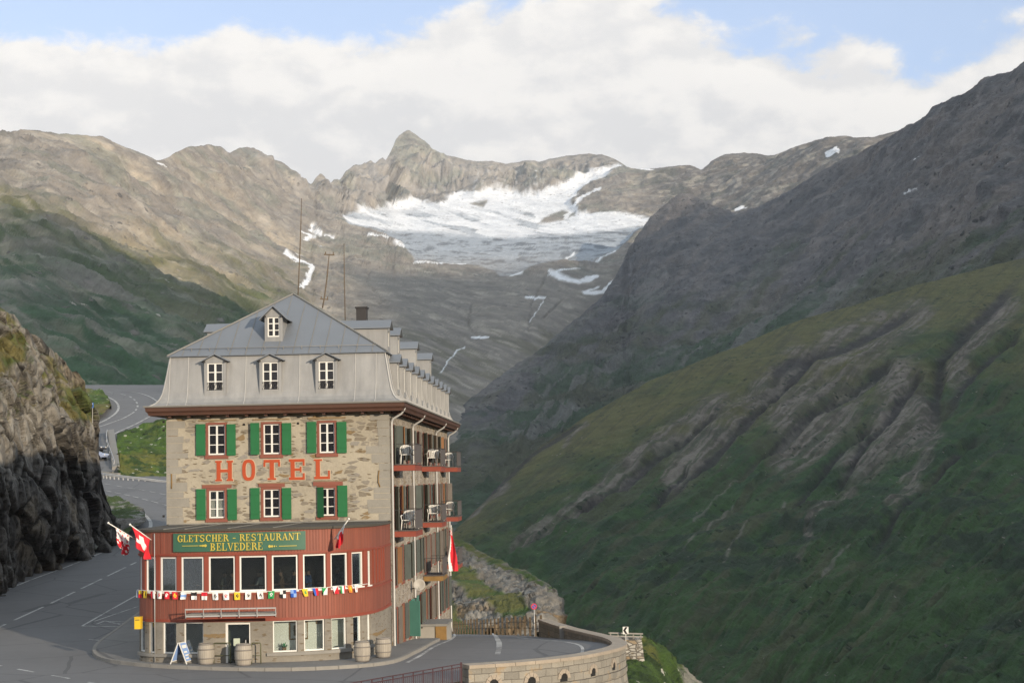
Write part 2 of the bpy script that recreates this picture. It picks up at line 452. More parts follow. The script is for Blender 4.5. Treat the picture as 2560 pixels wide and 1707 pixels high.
ctrl = V([(-260, 340, 1900), (-260, 650, 1100), (-260, 950, 560), (0, 310, 2100), (0, 500, 1500), (0, 700, 960), (0, 925, 620), (235, 312, 2300), (240, 520, 1700), (240, 720, 1150), (240, 920, 700),
          (440, 340, 2750), (450, 520, 2150), (450, 720, 1450), (450, 925, 850), (600, 360, 3250), (620, 560, 2450), (620, 760, 1600), (620, 980, 950),
          (735, 405, 3650), (740, 500, 3150), (740, 620, 2400), (760, 760, 1850), (800, 1000, 1150), (820, 470, 3500), (830, 520, 3150), (870, 600, 2650), (900, 700, 2150), (950, 850, 1600), (1000, 1040, 1200),
          (936, 310, 4300), (930, 400, 4080), (960, 455, 3900), (1000, 530, 3250), (1000, 600, 2850), (1000, 625, 2650), (1050, 720, 2250), (1080, 850, 1800), (1180, 990, 1500),
          (1180, 380, 4300), (1180, 440, 4120), (1180, 480, 3700), (1180, 560, 3150), (1180, 620, 2800), (1200, 680, 2500), (1230, 800, 2150),
          (1385, 358, 4250), (1360, 430, 4000), (1380, 500, 3500), (1400, 570, 3150), (1400, 650, 2800), (1400, 740, 2500), (1400, 850, 2300),
          (-260, 1150, 430), (0, 1150, 430), (400, 1180, 520), (600, 1250, 600), (800, 1330, 720), (1000, 1400, 780), (1200, 1330, 1000), (1400, 1020, 1900),
          (1560, 385, 4000), (1560, 470, 3600), (1600, 600, 3000), (1745, 358, 3900), (1750, 470, 3300), (1960, 320, 3500), (1960, 430, 3100), (2150, 300, 3300), (2150, 560, 2700)])
glacier = V([(780, 494), (860, 480), (915, 470), (960, 462), (1010, 470), (1060, 440), (1090, 452), (1130, 440), (1165, 448), (1200, 452), (1240, 450), (1290, 432), (1330, 412), (1375, 398), (1420, 378), (1428, 384), (1390, 410), (1340, 436), (1310, 470),
             (1330, 492), (1400, 490), (1440, 488), (1490, 498), (1470, 530), (1440, 570), (1420, 585), (1350, 600), (1240, 612), (1185, 632), (1150, 636), (1130, 622), (1080, 610), (950, 606), (940, 590), (920, 560), (860, 532), (800, 522)])
snowline = [V(p) for p in ([(785, 515), (900, 527), (1000, 533), (1140, 548)], [(1180, 545), (1300, 540), (1400, 533), (1470, 515)])]
bare = [(V([(1250, 500), (1290, 484), (1325, 492), (1290, 506), (1235, 512)]), 1), (V([(1080, 470), (1120, 462), (1110, 480)]), 1)]
streaks = [(V(p), w) for p, w in (
    ([(712, 530), (735, 545)], 5), ([(690, 536), (722, 548), (700, 552)], 4), ([(745, 548), (766, 551)], 2), ([(655, 586), (690, 604), (715, 620), (708, 640), (695, 655), (690, 668)], 7), ([(672, 570), (700, 582)], 2), ([(722, 566), (736, 570)], 3),
    ([(845, 544), (890, 552)], 3), ([(905, 556), (925, 568)], 4), ([(385, 515), (405, 528)], 1.5), ([(1262, 632), (1290, 640), (1330, 648), (1370, 640)], 5), ([(1275, 632), (1330, 622)], 2), ([(1345, 672), (1380, 672), (1410, 655), (1440, 628)], 6),
    ([(1340, 668), (1375, 660)], 2), ([(1420, 650), (1436, 630)], 4), ([(1208, 680), (1250, 682)], 3), ([(1080, 776), (1122, 777)], 2.2), ([(1930, 360), (1905, 368)], 7), ([(1448, 388), (1500, 392)], 2.5),
    ([(1690, 482), (1712, 478)], 3), ([(1320, 585), (1290, 600)], 2), ([(1175, 634), (1200, 631)], 1.5), ([(950, 608), (1010, 611), (1070, 610)], 2), ([(1370, 600), (1412, 585)], 2), ([(1380, 440), (1330, 470), (1300, 500)], 5), ([(360, 378), (380, 386)], 2),
    ([(1010, 862), (1025, 835), (1050, 808), (1068, 798)], 1.4), ([(1215, 740), (1250, 690)], 0.9))]
channels = [V(p) for p in ([(850, 615), (842, 650), (880, 690), (870, 700)], [(1085, 700), (1078, 745), (1095, 770)], [(1262, 630), (1225, 690), (1215, 760)], [(1290, 690), (1250, 730)])]
crag = V([(690, 425), (800, 385), (935, 305), (1060, 365), (1260, 370), (1390, 355), (1430, 380), (1340, 430), (1240, 450), (1100, 455), (960, 462), (780, 500), (735, 480), (690, 460), (600, 410), (520, 350), (610, 345)])
def disp_back(P, X, Y, T):
    x, y = X / K, Y / K
    cr = sstep(-30, 60, in_poly(X, Y, crag) + 40 * (fbm(P / 160, 3, 5) - 0.5))
    gl = sstep(-8, 14, in_poly(X, Y, glacier))
    low = sstep(40, 200, y - np.interp(x, [-300, 0, 330, 560, 700], [380, 470, 620, 680, 800])) * sstep(760, 640, x)
    h = (fbm(P / 320, 4, 1) - 0.5) * 50 * (1 - 0.8 * gl) * (1 - 0.5 * low)
    h += (ridged(P * np.array([1, 1, 0.45]) / 150, 5, 3) - 0.55) * (22 + 75 * cr) * (1 - gl) * (1 - 0.7 * low)
    h += (ridged(P * np.array([1, 1, 0.5]) / 38, 5, 8) - 0.5) * (9 + 24 * cr) * (1 - gl)
    h += (ridged(P / 13, 4, 12) - 0.5) * (4 + 6 * cr) * (1 - gl)
    # ribs and gullies that run down the left slope
    c = (x * 0.42 - y * 0.9)
    left = sstep(760, 560, x) * (1 - cr)
    q = np.stack([c / 26 + 1.2 * fbm(P / 200, 3, 33), (x * 0.9 + y * 0.42) / 210, np.zeros_like(c)], -1)
    h += (ridged(q, 4, 21) - 0.5) * 20 * left * (1 - 0.5 * low)
    h += (fbm(P / 18, 4, 61) - 0.5) * 2.5 * gl
    basin = sstep(760, 860, x) * sstep(590, 650, y) * sstep(1500, 1350, x)
    h *= 1 - 0.86 * basin
    for ch in channels:
        d, _, _ = seg_dist(X + 8 * (fbm(P / 40, 3, 71) - 0.5), Y, ch); h -= 2.5 * np.exp(-(d / 3.0) ** 2)
    h *= 0.35 + 0.65 * sstep(0, 0.05, 1 - T)
    return h
def col_back(P, X, Y, T, N):
    x, y = X / K, Y / K
    n1 = fbm(P / 240, 5, 41); n2 = fbm(P / 60, 5, 43); n3 = fbm(P / 16, 4, 47)
    c = np.broadcast_to(SCREE, P.shape).copy()
    c = lerp3(c, TAN, sstep(0.42, 0.6, n1) * sstep(900, 600, x))
    cr = sstep(-40, 50, in_poly(X, Y, crag) + 60 * (n2 - 0.5))
    c = lerp3(c, ROCK, cr)
    c = lerp3(c, np.array([0.16, 0.175, 0.135]), sstep(0.52, 0.62, n2) * 0.5)
    # grass climbs the lower slope on the left
    gline = np.interp(x, [-300, 0, 200, 330, 450, 560, 640, 720, 800, 2500], [300, 470, 560, 620, 680, 640, 640, 700, 1100, 1300])
    g = sstep(-110, 90, y - gline + 190 * (n2 - 0.5) + 200 * (n1 - 0.5))
    qd = np.stack([(x * 0.42 - y * 0.9) / 20, (x * 0.9 + y * 0.42) / 160, x * 0], -1)
    bands = ridged(qd + 0.8 * fbm(P / 90, 3, 3)[..., None], 4, 77)
    g = g * (1 - 0.5 * sstep(0.66, 0.84, bands) * sstep(880, 640, y))
    gs2 = fbm(np.stack([(x * 0.42 - y * 0.9) / 11, (x * 0.9 + y * 0.42) / 120, x * 0], -1) + 0.22 * fbm(P / 70, 3, 57)[..., None], 5, 59)
    g = g * (1 - 0.32 * sstep(0.58, 0.70, gs2))
    gc = lerp3(np.broadcast_to(OLIVE, P.shape) * 1.05, DGRASS * 1.25, sstep(-60, 190, y - gline - 20 + 120 * (n2 - 0.5)))
    c = c * (1 - g[..., None]) + gc * g[..., None]
    c = lerp3(c, np.array([0.205, 0.180, 0.146]), sstep(700, 820, x) * sstep(600, 660, y) * 0.85)
    c = lerp3(c, OLIVE * 0.9, sstep(0.5, 0.62, n2) * sstep(780, 860, x) * sstep(700, 780, y) * 0.45)
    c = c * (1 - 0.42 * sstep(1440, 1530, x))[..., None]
    rk = sstep(0.54, 0.66, fbm(P / 30, 5, 49)) * (1 - 0.6 * g) * (1 - 0.8 * sstep(760, 860, x) * sstep(590, 650, y))
    c = lerp3(c, np.array([0.185, 0.166, 0.146]), 0.6 * rk)
    c = lerp3(c, np.array([0.36, 0.315, 0.255]), sstep(0.56, 0.68, fbm(P / 21, 5, 51)) * (1 - g) * 0.6)
    c *= (0.56 + 0.88 * n3)[..., None]
    # glacier: bright firn above, grey crevassed ice below
    gd = in_poly(X, Y, glacier) + 10 * (n2 - 0.5) + 7 * (n3 - 0.5)
    gl = sstep(-3.0, 3.5, gd + 5 * (fbm(P / 7, 3, 99) - 0.5))
    lim = np.interp(x, [760, 860, 1000, 1140, 1180, 1300, 1400, 1490], [515, 530, 538, 552, 552, 546, 536, 515]) - 6
    ice = sstep(-5, 10, y - lim + 14 * (n2 - 0.5))
    ice = np.maximum(ice, sstep(0.56, 0.66, fbm(np.stack([(x + 3.2 * y) / 120, (y - 0.28 * x + 0.0) / 9, x * 0], -1), 3, 91)) * 0.75 * sstep(1330, 1280, x) * sstep(470, 495, y))
    gcol = lerp3(lerp3(np.broadcast_to(SNOW, P.shape), np.array([0.60, 0.60, 0.61]), 0.45 * sstep(0.47, 0.64, fbm(np.stack([(x + 3.0 * y) / 90, (y - 0.25 * x) / 7, x * 0], -1), 4, 95))), ICE, ice)
    crev = fbm(np.stack([x / 26, y / 3.2, x * 0], -1), 4, 93)
    gcol = gcol * (1 - ice * 0.55 * sstep(0.5, 0.7, crev))[..., None]
    gcol = lerp3(gcol, SCREE * 1.6, ice * 0.45 * sstep(570, 625, y))
    for b, _ in bare:
        gl = gl * (1 - sstep(-3, 3, in_poly(X, Y, b) + 8 * (n3 - 0.5)))
    sn = np.zeros_like(x)
    for p, w in streaks:
        d, pos, _ = seg_dist(X + 9 * (n3 - 0.5), Y + 9 * (n2 - 0.5), p)
        sn = np.maximum(sn, sstep(0.8, -0.8, d - w * (0.45 + 0.9 * n3)))
    # couloirs of old snow running up from the glacier into the crag
    cou = sstep(0.60, 0.70, fbm(np.stack([x / 9 + y / 22, y / 90, x * 0], -1), 3, 97)) * sstep(0, 30, y - np.interp(x, [880, 1000, 1150, 1300, 1420], [420, 415, 400, 400, 350])) * cr * sstep(930, 980, x)
    sn = np.maximum(sn, cou * 0.45 * sstep(0.5, 0.6, n3))
    mtn = sstep(1480, 1560, x) * sstep(1600, 1500, x) * 0
    c = c * (1 - gl[..., None]) + gcol * gl[..., None]
    return lerp3(c, SNOW, np.clip(sn + mtn, 0, 1))
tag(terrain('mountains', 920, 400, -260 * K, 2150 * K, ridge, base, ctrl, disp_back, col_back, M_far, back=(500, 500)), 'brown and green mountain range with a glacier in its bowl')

# ---------------------------------------------------------------- dark mountain side on the right
ridge = V([(960, 1050), (1000, 1000), (1050, 940), (1100, 900), (1170, 850), (1250, 800), (1310, 750), (1360, 705), (1405, 650), (1430, 610), (1445, 568), (1460, 540), (1488, 502), (1510, 478), (1545, 450), (1565, 440), (1590, 442),
           (1640, 470), (1690, 492), (1730, 480), (1790, 455), (1850, 422), (1915, 382), (1975, 350), (2030, 320), (2062, 304), (2080, 290), (2130, 266), (2142, 250), (2190, 228), (2215, 222), (2268, 184), (2310, 165), (2352, 140), (2420, 100), (2560, 20), (2950, -170)])
base = V([(960, 1350), (1200, 1350), (1400, 1150), (1600, 1000), (1900, 880), (2352, 760), (2560, 720), (2950, 650)])
ctrl = V([(2950, -170, 1450), (2950, 650, 900), (960, 1050, 1250), (960, 1350, 800), (1100, 900, 1600), (1150, 1100, 1050), (1200, 1350, 800), (1310, 750, 2150), (1350, 900, 1550), (1400, 1150, 1000), (1430, 600, 2600), (1500, 700, 2150), (1560, 850, 1550), (1600, 1000, 1200),
          (1565, 440, 2950), (1690, 492, 2750), (1720, 620, 2200), (1780, 780, 1600), (1915, 382, 2500), (1950, 560, 1950), (1980, 760, 1400), (2130, 266, 2150), (2150, 450, 1750), (2150, 650, 1350), (2352, 140, 1850), (2352, 400, 1450), (2352, 620, 1150), (2560, 20, 1700), (2560, 720, 1000)])
sn_r = [(V(p), w) for p, w in (([(2122, 448), (2098, 464)], 2.0), ([(1826, 572), (1846, 560)], 1.6), ([(2315, 388), (2322, 384)], 1.4), ([(2120, 366), (2105, 374)], 1.2))]
def slope_uv(x, y, ang):
    ca, sa = math.cos(ang), math.sin(ang)
    return x * ca + y * sa, -x * sa + y * ca
def disp_right(P, X, Y, T):
    x, y = X / K, Y / K
    h = (fbm(P / 260, 4, 101) - 0.5) * 40
    s, c = slope_uv(x, y, R(140))
    q = np.stack([c / 50 + 0.8 * fbm(P / 240, 3, 107), s / 330, x * 0], -1)
    h += (ridged(q, 5, 103) - 0.5) * 24
    h += (ridged(P * np.array([1, 1, 0.6]) / 40, 5, 109) - 0.5) * 15
    h += (ridged(P / 11, 4, 113) - 0.5) * 6
    return (h - 8) * (0.35 + 0.65 * sstep(0, 0.06, 1 - T)) * (0.3 + 0.7 * sstep(960, 1350, x))
def col_right(P, X, Y, T, N):
    x, y = X / K, Y / K
    n1 = fbm(P / 190, 5, 141); n2 = fbm(P / 48, 5, 143); n3 = fbm(P / 9, 4, 147)
    s, c_ = slope_uv(x, y, R(142))
    st = fbm(np.stack([c_ / 13, s / 150, x * 0], -1) + 0.5 * fbm(P / 100, 3, 151)[..., None], 6, 149)
    c = lerp3(np.broadcast_to(np.array([0.112, 0.106, 0.102]), P.shape), np.array([0.158, 0.138, 0.122]), sstep(0.4, 0.65, st))
    c = lerp3(c, np.array([0.070, 0.070, 0.070]), sstep(0.50, 0.66, n2) * 0.75)
    c = lerp3(c, np.array([0.190, 0.172, 0.156]), sstep(0.55, 0.70, fbm(P / 22, 5, 153)) * 0.55)
    gl = np.interp(x, [900, 1100, 1300, 1500, 1700, 1900, 2100, 2352, 2600], [1010, 980, 770, 730, 680, 650, 610, 540, 500])
    g = sstep(-60, 90, y - gl + 260 * (st - 0.5) + 220 * (n2 - 0.5))
    gc = lerp3(np.broadcast_to(np.array([0.062, 0.070, 0.034]), P.shape), np.array([0.032, 0.066, 0.024]), sstep(0.42, 0.58, n1))
    c = c * (1 - 0.85 * g[..., None]) + gc * 0.85 * g[..., None]
    # pale streams of boulders across the lower slope
    sc = sstep(0.54, 0.64, st) * sstep(0.42, 0.56, n1) * sstep(550, 640, y)
    c = lerp3(c, np.array([0.17, 0.16, 0.15]), 0.7 * sc)
    c *= (0.50 + 1.0 * n3)[..., None]
    for p, w in sn_r:
        d, _, _ = seg_dist(X + 8 * (n3 - 0.5), Y + 8 * (n2 - 0.5), p); c = lerp3(c, SNOW * 0.9, sstep(0.8, -0.8, d - w))
    return c
tag(terrain('mountain_slope', 760, 330, 960 * K, 2950 * K, ridge, base, ctrl, disp_right, col_right, M_mid, back=(350, 450)), 'dark stony mountain side falling from the right')

# ---------------------------------------------------------------- nearer green spur with its gullies
ridge = V([(940, 1330), (985, 1285), (1040, 1215), (1075, 1180), (1130, 1120), (1185, 1065), (1240, 1015), (1290, 985), (1350, 948), (1420, 912), (1500, 872), (1560, 850), (1620, 826), (1700, 795), (1750, 774), (1800, 752), (1850, 733), (1950, 702), (2040, 672), (2110, 654), (2200, 632), (2270, 614), (2352, 597), (2560, 560), (2950, 500)])
base = V([(940, 1420), (1050, 1500), (1200, 1640), (2560, 1680), (2950, 1680)])
ctrl = V([(2950, 500, 1050), (2950, 1680, 270), (940, 1330, 640), (940, 1420, 560), (1075, 1180, 700), (1100, 1350, 540), (1290, 985, 800), (1300, 1200, 620), (1300, 1500, 430), (1500, 872, 860), (1500, 1150, 620), (1550, 1600, 360), (1750, 774, 930), (1750, 1050, 660), (1780, 1350, 450), (1800, 1640, 330),
          (2040, 672, 1000), (2050, 900, 750), (2050, 1200, 510), (2050, 1640, 320), (2352, 597, 1050), (2352, 800, 800), (2352, 1100, 540), (2352, 1640, 300), (2560, 560, 1060), (2560, 1680, 290)])
gul = [([(2302, 757), (2205, 817), (2110, 868), (1990, 900), (1940, 930), (1934, 985)], 17), ([(2560, 692), (2421, 811), (2350, 890), (2337, 985), (2330, 1060)], 20), ([(2557, 817), (2432, 925), (2360, 1020)], 16),
       ([(2050, 860), (2009, 910), (1947, 967), (1906, 1018), (1787, 1137), (1710, 1204), (1600, 1290)], 17), ([(2240, 900), (2163, 951), (2035, 1029), (1916, 1137), (1850, 1200)], 17), ([(1830, 1012), (1700, 1090), (1618, 1150), (1500, 1255), (1380, 1350), (1290, 1395)], 14),
       ([(1463, 1044), (1340, 1120), (1232, 1219), (1144, 1291)], 9), ([(2310, 920), (2240, 1010), (2150, 1120), (2080, 1250)], 15), ([(2180, 1040), (2050, 1180), (1960, 1290)], 13), ([(1720, 1160), (1650, 1230), (1640, 1280)], 10), ([(2450, 1080), (2300, 1250), (2160, 1420)], 13)]
scree_l = [([(2290, 780), (2180, 860), (2080, 940), (1960, 1040)], 42), ([(2200, 790), (2090, 850), (2000, 895)], 22), ([(2000, 890), (1930, 950), (1860, 1030), (1760, 1120), (1690, 1190)], 34), ([(1800, 1003), (1618, 1121), (1489, 1235), (1309, 1379)], 26), ([(2520, 760), (2420, 850), (2380, 930)], 30),
           ([(2250, 960), (2230, 1060), (2150, 1150)], 60), ([(2120, 1000), (2040, 1080), (1960, 1150)], 40), ([(2300, 1010), (2330, 1080), (2260, 1130)], 34), ([(1463, 1054), (1400, 1110)], 9), ([(1255, 1195), (1160, 1290)], 10), ([(2330, 1130), (2270, 1230), (2240, 1290)], 20), ([(2130, 1250), (2060, 1330), (2000, 1420)], 10)]
paths = [([(1856, 1190), (1735, 1310)], 2.2), ([(2180, 945), (2035, 1029), (1916, 1130)], 5), ([(1960, 1250), (1890, 1340), (1815, 1450)], 4), ([(1830, 1260), (1760, 1370), (1710, 1430)], 4), ([(2130, 1380), (2060, 1460)], 4)]
def disp_spur(P, X, Y, T):
    h = (fbm(P / 120, 4, 201) - 0.5) * 16
    s, c = slope_uv(X, Y, R(139))
    q = np.stack([c / 60 + 0.9 * fbm(P / 110, 3, 207), s / 420, X * 0], -1)
    low = sstep(0.02, 0.18, 1 - T)
    h += (ridged(q, 5, 203) - 0.5) * 7 * low
    q2 = np.stack([c / 17 + 0.7 * fbm(P / 50, 3, 217), s / 150, X * 0], -1)
    h += (ridged(q2, 4, 219) - 0.5) * 3.2 * low
    h += (fbm(P / 16, 5, 209) - 0.5) * 3.2
    h += (fbm(P / 4.5, 3, 211) - 0.5) * 1.2
    wob = 16 * (fbm(P / 30, 3, 213) - 0.5)
    for p, w in gul:
        d, pos, side = seg_dist(X + wob, Y - wob, p)
        h -= w * 0.40 * np.exp(-(d / (w * 0.95)) ** 2) * sstep(0, 0.12, pos) * (1 - 0.6 * pos)
    return h * (0.3 + 0.7 * low)
def col_spur(P, X, Y, T, N):
    n1 = fbm(P / 70, 5, 241); n2 = fbm(P / 17, 5, 243); n3 = fbm(P / 4, 4, 247)
    s, c_ = slope_uv(X, Y, R(139))
    st = fbm(np.stack([c_ / 26, s / 240, X * 0], -1) + 0.6 * fbm(P / 40, 3, 251)[..., None], 5, 249)
    ol = sstep(0.34, 0.03, (1 - T) + 0.30 * (n1 - 0.5) + 0.22 * (n2 - 0.5))
    c = lerp3(np.broadcast_to(GRASS, P.shape) * 0.95, OLIVE, ol * 0.9)
    c = lerp3(c, DGRASS * 0.85, sstep(0.48, 0.64, n2) * (1 - ol) * 0.8)
    c = lerp3(c, np.array([0.075, 0.072, 0.040]), sstep(0.52, 0.64, st) * 0.6 * (1 - ol))
    sc = np.zeros(X.shape)
    wx, wy = X + 46 * (fbm(P / 22, 4, 255) - 0.5), Y + 46 * (fbm(P / 22, 4, 257) - 0.5)
    for p, w in scree_l:
        d, pos, _ = seg_dist(wx, wy, p)
        sc = np.maximum(sc, sstep(1.45, 0.45, d / w) * sstep(0.28, 0.48, n2 * 0.5 + st * 0.6))
    fs_ = fbm(np.stack([c_ / 4.2, s / 75, X * 0], -1) + 0.25 * fbm(P / 14, 3, 271)[..., None], 5, 273)
    rs = lerp3(np.broadcast_to(np.array([0.100, 0.085, 0.069]), P.shape), np.array([0.185, 0.160, 0.133]), sstep(0.46, 0.66, fs_ * 0.75 + n3 * 0.30))
    sc = sc * (0.55 + 0.45 * sstep(0.35, 0.55, fs_))
    c = c * (1 - 0.9 * sc[..., None]) + rs * 0.9 * sc[..., None]
    c = lerp3(c, np.array([0.050, 0.052, 0.030]), sstep(0.52, 0.66, fs_) * (1 - sc) * 0.45)
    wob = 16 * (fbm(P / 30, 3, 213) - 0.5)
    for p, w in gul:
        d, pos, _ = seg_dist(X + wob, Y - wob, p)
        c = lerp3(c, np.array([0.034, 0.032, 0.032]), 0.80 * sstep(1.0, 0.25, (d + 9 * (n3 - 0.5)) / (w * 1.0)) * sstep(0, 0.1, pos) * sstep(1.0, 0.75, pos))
    for p, w in paths:
        d, pos, _ = seg_dist(X + 8 * (n2 - 0.5), Y + 8 * (n3 - 0.5), p)
        c = lerp3(c, np.array([0.17, 0.155, 0.13]), 0.6 * sstep(1.2, 0.4, d / w))
    # low alder scrub in the shady lower part, in dark clumps
    scrub = sstep(0.50, 0.58, fbm(P * np.array([1, 1, 2.2]) / 9, 4, 261)) * sstep(1150, 1450, Y + 0.25 * (X - 1800)) * sstep(0.40, 0.52, n1)
    c = lerp3(c, np.array([0.022, 0.036, 0.022]), 0.75 * scrub)
    return c * (0.66 + 0.68 * n3)[..., None]
tag(terrain('hill_spur', 760, 420, 940 * K, 2950 * K, ridge, base, ctrl, disp_spur, col_spur, M_spur, back=(150, 120)), 'green spur scored by gullies and scree')

# ---------------------------------------------------------------- unseen ridge behind the viewer, outline shaped to keep low sun off the slopes
def far_ridge():
    ax, ay = math.sin(SUN_AZ), math.cos(SUN_AZ); px_, py_ = -ay, ax       # towards the sun / across
    out = [(-2500, -250), (-300, -200), (60, -120), (112, 30), (150, 120), (220, 215), (330, 400), (480, 520), (560, 470), (640, 420), (760, 440), (900, 480), (1000, 520), (1110, 600), (1180, 690), (1281, 725), (1400, 745), (1716, 800), (1900, 855), (2150, 880), (2600, 900), (3600, 700), (5200, 200)]
    us = np.concatenate([np.linspace(-2500, 60, 20), np.linspace(70, 2700, 320), np.linspace(2800, 5200, 16)])
    vs = np.interp(us, *zip(*out)) + (fbm(np.stack([us / 55, us * 0, us * 0], -1), 4, 301) - 0.5) * 34 * sstep(120, 300, us)
    tcr = 2300.0
    prof = [(-1200, -420), (-800, -0.45), (-400, -0.2), (-140, -0.06), (0, 0), (300, -0.2), (900, -420)]
    rows = []
    for dt, k in prof:
        t = tcr + dt
        zc = vs + tcr * math.tan(SUN_EL) + CAMZ * 0
        z = np.full_like(us, k) if k < -1 else zc + k * np.maximum(zc + 300, 0)
        n = (fbm(np.stack([us / 120, us * 0 + dt / 120, us * 0], -1), 4, 311) - 0.5) * (0 if dt == 0 else 60)
        rows.append(np.stack([us * px_ + t * ax, us * py_ + t * ay, z - np.abs(n)], -1))
    P = np.array(rows)
    col = np.broadcast_to(SCREE, P.shape).copy()
    return grid_object('shadow_ridge', P, M_far, col, kind='structure')
tag(far_ridge(), 'unseen ridge behind the viewer, shaped to cast the valley shadow')

# floor of the valley, far below
fl = MB(); fl.add([(-9000, -4000, -420), (9000, -4000, -420), (9000, 9000, -420), (-9000, 9000, -420)], [(0, 1, 2, 3)])
fo = fl.build('ground', plain_valley(), kind='structure'); fo['label'] = 'green floor of the valley'
# ================================================================ near ground: road, hairpin, pavement, cliffs, meadow
def asphalt_mat(name, col, patch=0.25):
    m, nt, b = new_mat(name)
    co = nd(nt, 'ShaderNodeTexCoord').outputs['Object']
    n1 = noise(nt, co, 0.16, 5, 0.6); n2 = noise(nt, co, 1.3, 5, 0.6); n3 = noise(nt, co, 30.0, 3, 0.7)
    k = fm(nt, 'ADD', fm(nt, 'MULTIPLY', n1, patch * 1.6), fm(nt, 'MULTIPLY', n2, patch))
    k = fm(nt, 'ADD', fm(nt, 'ADD', k, fm(nt, 'MULTIPLY', n3, 0.25)), 1 - 1.3 * patch - 0.125)
    kc = nd(nt, 'ShaderNodeCombineXYZ', {0: k, 1: k, 2: k}).outputs[0]
    c = mixc(nt, 1.0, col, kc, 'MULTIPLY')
    crk = nd(nt, 'ShaderNodeTexVoronoi', {'Vector': mixc(nt, 0.12, co, nd(nt, 'ShaderNodeTexNoise', {'Vector': co, 'Scale': 0.6, 'Detail': 4}).outputs['Color'], 'ADD'), 'Scale': 0.16}, feature='DISTANCE_TO_EDGE').outputs['Distance']
    c = mixc(nt, fm(nt, 'MULTIPLY', fm(nt, 'LESS_THAN', crk, 0.008), 0.6), c, (0.05, 0.05, 0.05))
    vp = nd(nt, 'ShaderNodeTexVoronoi', {'Vector': mapping(nt, co, scale=(0.16, 0.07, 0.1), rot=(0, 0, 0.2)), 'Scale': 1.0, 'Randomness': 1.0}, distance='CHEBYCHEV')
    vs_ = nd(nt, 'ShaderNodeSeparateColor', {0: vp.outputs['Color']})
    rep = fm(nt, 'MULTIPLY', fm(nt, 'GREATER_THAN', vs_.outputs[0], 0.78), fm(nt, 'LESS_THAN', vp.outputs['Distance'], 0.30))
    c = mixc(nt, fm(nt, 'MULTIPLY', rep, 0.35), c, (0.07, 0.07, 0.07))
    spot = rng_map(nt, noise(nt, co, 0.9, 6, 0.7), 0.62, 0.72)
    c = mixc(nt, fm(nt, 'MULTIPLY', spot, 0.35), c, (0.05, 0.05, 0.05))
    setin(nt, b, 'Base Color', c); setin(nt, b, 'Roughness', 0.85)
    bp = nd(nt, 'ShaderNodeBump', {'Strength': 0.25, 'Distance': 0.02, 'Height': n3}); nt.links.new(bp.outputs[0], b.inputs['Normal'])
    return m
M_road = asphalt_mat('asphalt', (0.120, 0.117, 0.115))
M_pave = asphalt_mat('pavement_asphalt', (0.155, 0.148, 0.137), 0.4)
def plain_mat(name, col, rough=0.7, var=0.18, scale=3.0, metal=0.0, bump=0.0, spec=0.35, fine=40.0):
    m, nt, b = new_mat(name)
    co = nd(nt, 'ShaderNodeTexCoord').outputs['Object']
    n1 = noise(nt, co, scale, 6, 0.62); n2 = noise(nt, co, fine, 3, 0.6)
    k = fm(nt, 'ADD', fm(nt, 'ADD', fm(nt, 'MULTIPLY', n1, 2 * var), fm(nt, 'MULTIPLY', n2, var)), 1 - 1.5 * var)
    kc = nd(nt, 'ShaderNodeCombineXYZ', {0: k, 1: k, 2: k}).outputs[0]
    setin(nt, b, 'Base Color', mixc(nt, 1.0, col, kc, 'MULTIPLY')); setin(nt, b, 'Roughness', rough)
    b.inputs['Metallic'].default_value = metal; b.inputs['Specular IOR Level'].default_value = spec
    if bump:
        bp = nd(nt, 'ShaderNodeBump', {'Strength': bump, 'Distance': 0.03, 'Height': n1}); nt.links.new(bp.outputs[0], b.inputs['Normal'])
    return m
def paint_line():
    m, nt, b = new_mat('road_paint'); co = nd(nt, 'ShaderNodeTexCoord').outputs['Object']
    w = fm(nt, 'ADD', fm(nt, 'MULTIPLY', noise(nt, co, 0.7, 4, .6), .6), fm(nt, 'MULTIPLY', noise(nt, co, 6.0, 5, .7), .5))
    setin(nt, b, 'Base Color', mixc(nt, rng_map(nt, w, .50, .66), (0.42, 0.41, 0.385), (0.17, 0.165, 0.158))); setin(nt, b, 'Roughness', .85)
    return m
M_line = paint_line()
M_conc = plain_mat('concrete', (0.27, 0.25, 0.215), 0.85, 0.28, 1.2, bump=0.3)
M_kerb = plain_mat('kerb_stone', (0.22, 0.205, 0.18), 0.85, 0.25, 1.6, bump=0.3)

def zground(x, y):
    zl = 0.05 * np.log1p(np.exp((y - 79) / 3.0)) * 3.0
    yy = y - 78
    zr = -0.072 * np.log1p(np.exp(yy / 3.0)) * 3.0 - 0.014 * np.log1p(np.exp((y - 98) / 4.0)) * 4.0 - 0.02 * np.clip(75 - y, 0, 99) * 0
    w = sstep(-14.5, -6.5, x)
    return zl * (1 - w) + zr * w - 0.25 * sstep(-8, 0, x) * sstep(80, 70, y)
def on_ground(px, py, lift=0.0):
    """where the ray through a pixel meets the near ground"""
    d = ray(px, py); t = 60.0
    for _ in range(400):
        p = d * t; g = float(zground(p[0], p[1])) + lift
        if p[2] + CAMZ <= g: break
        t += 0.5 if t < 200 else 2
    lo, hi = t - 2.0, t
    for _ in range(40):
        m_ = (lo + hi) / 2; p = d * m_
        if p[2] + CAMZ <= float(zground(p[0], p[1])) + lift: hi = m_
        else: lo = m_
    p = d * hi
    return np.array([p[0], p[1], p[2] + CAMZ])

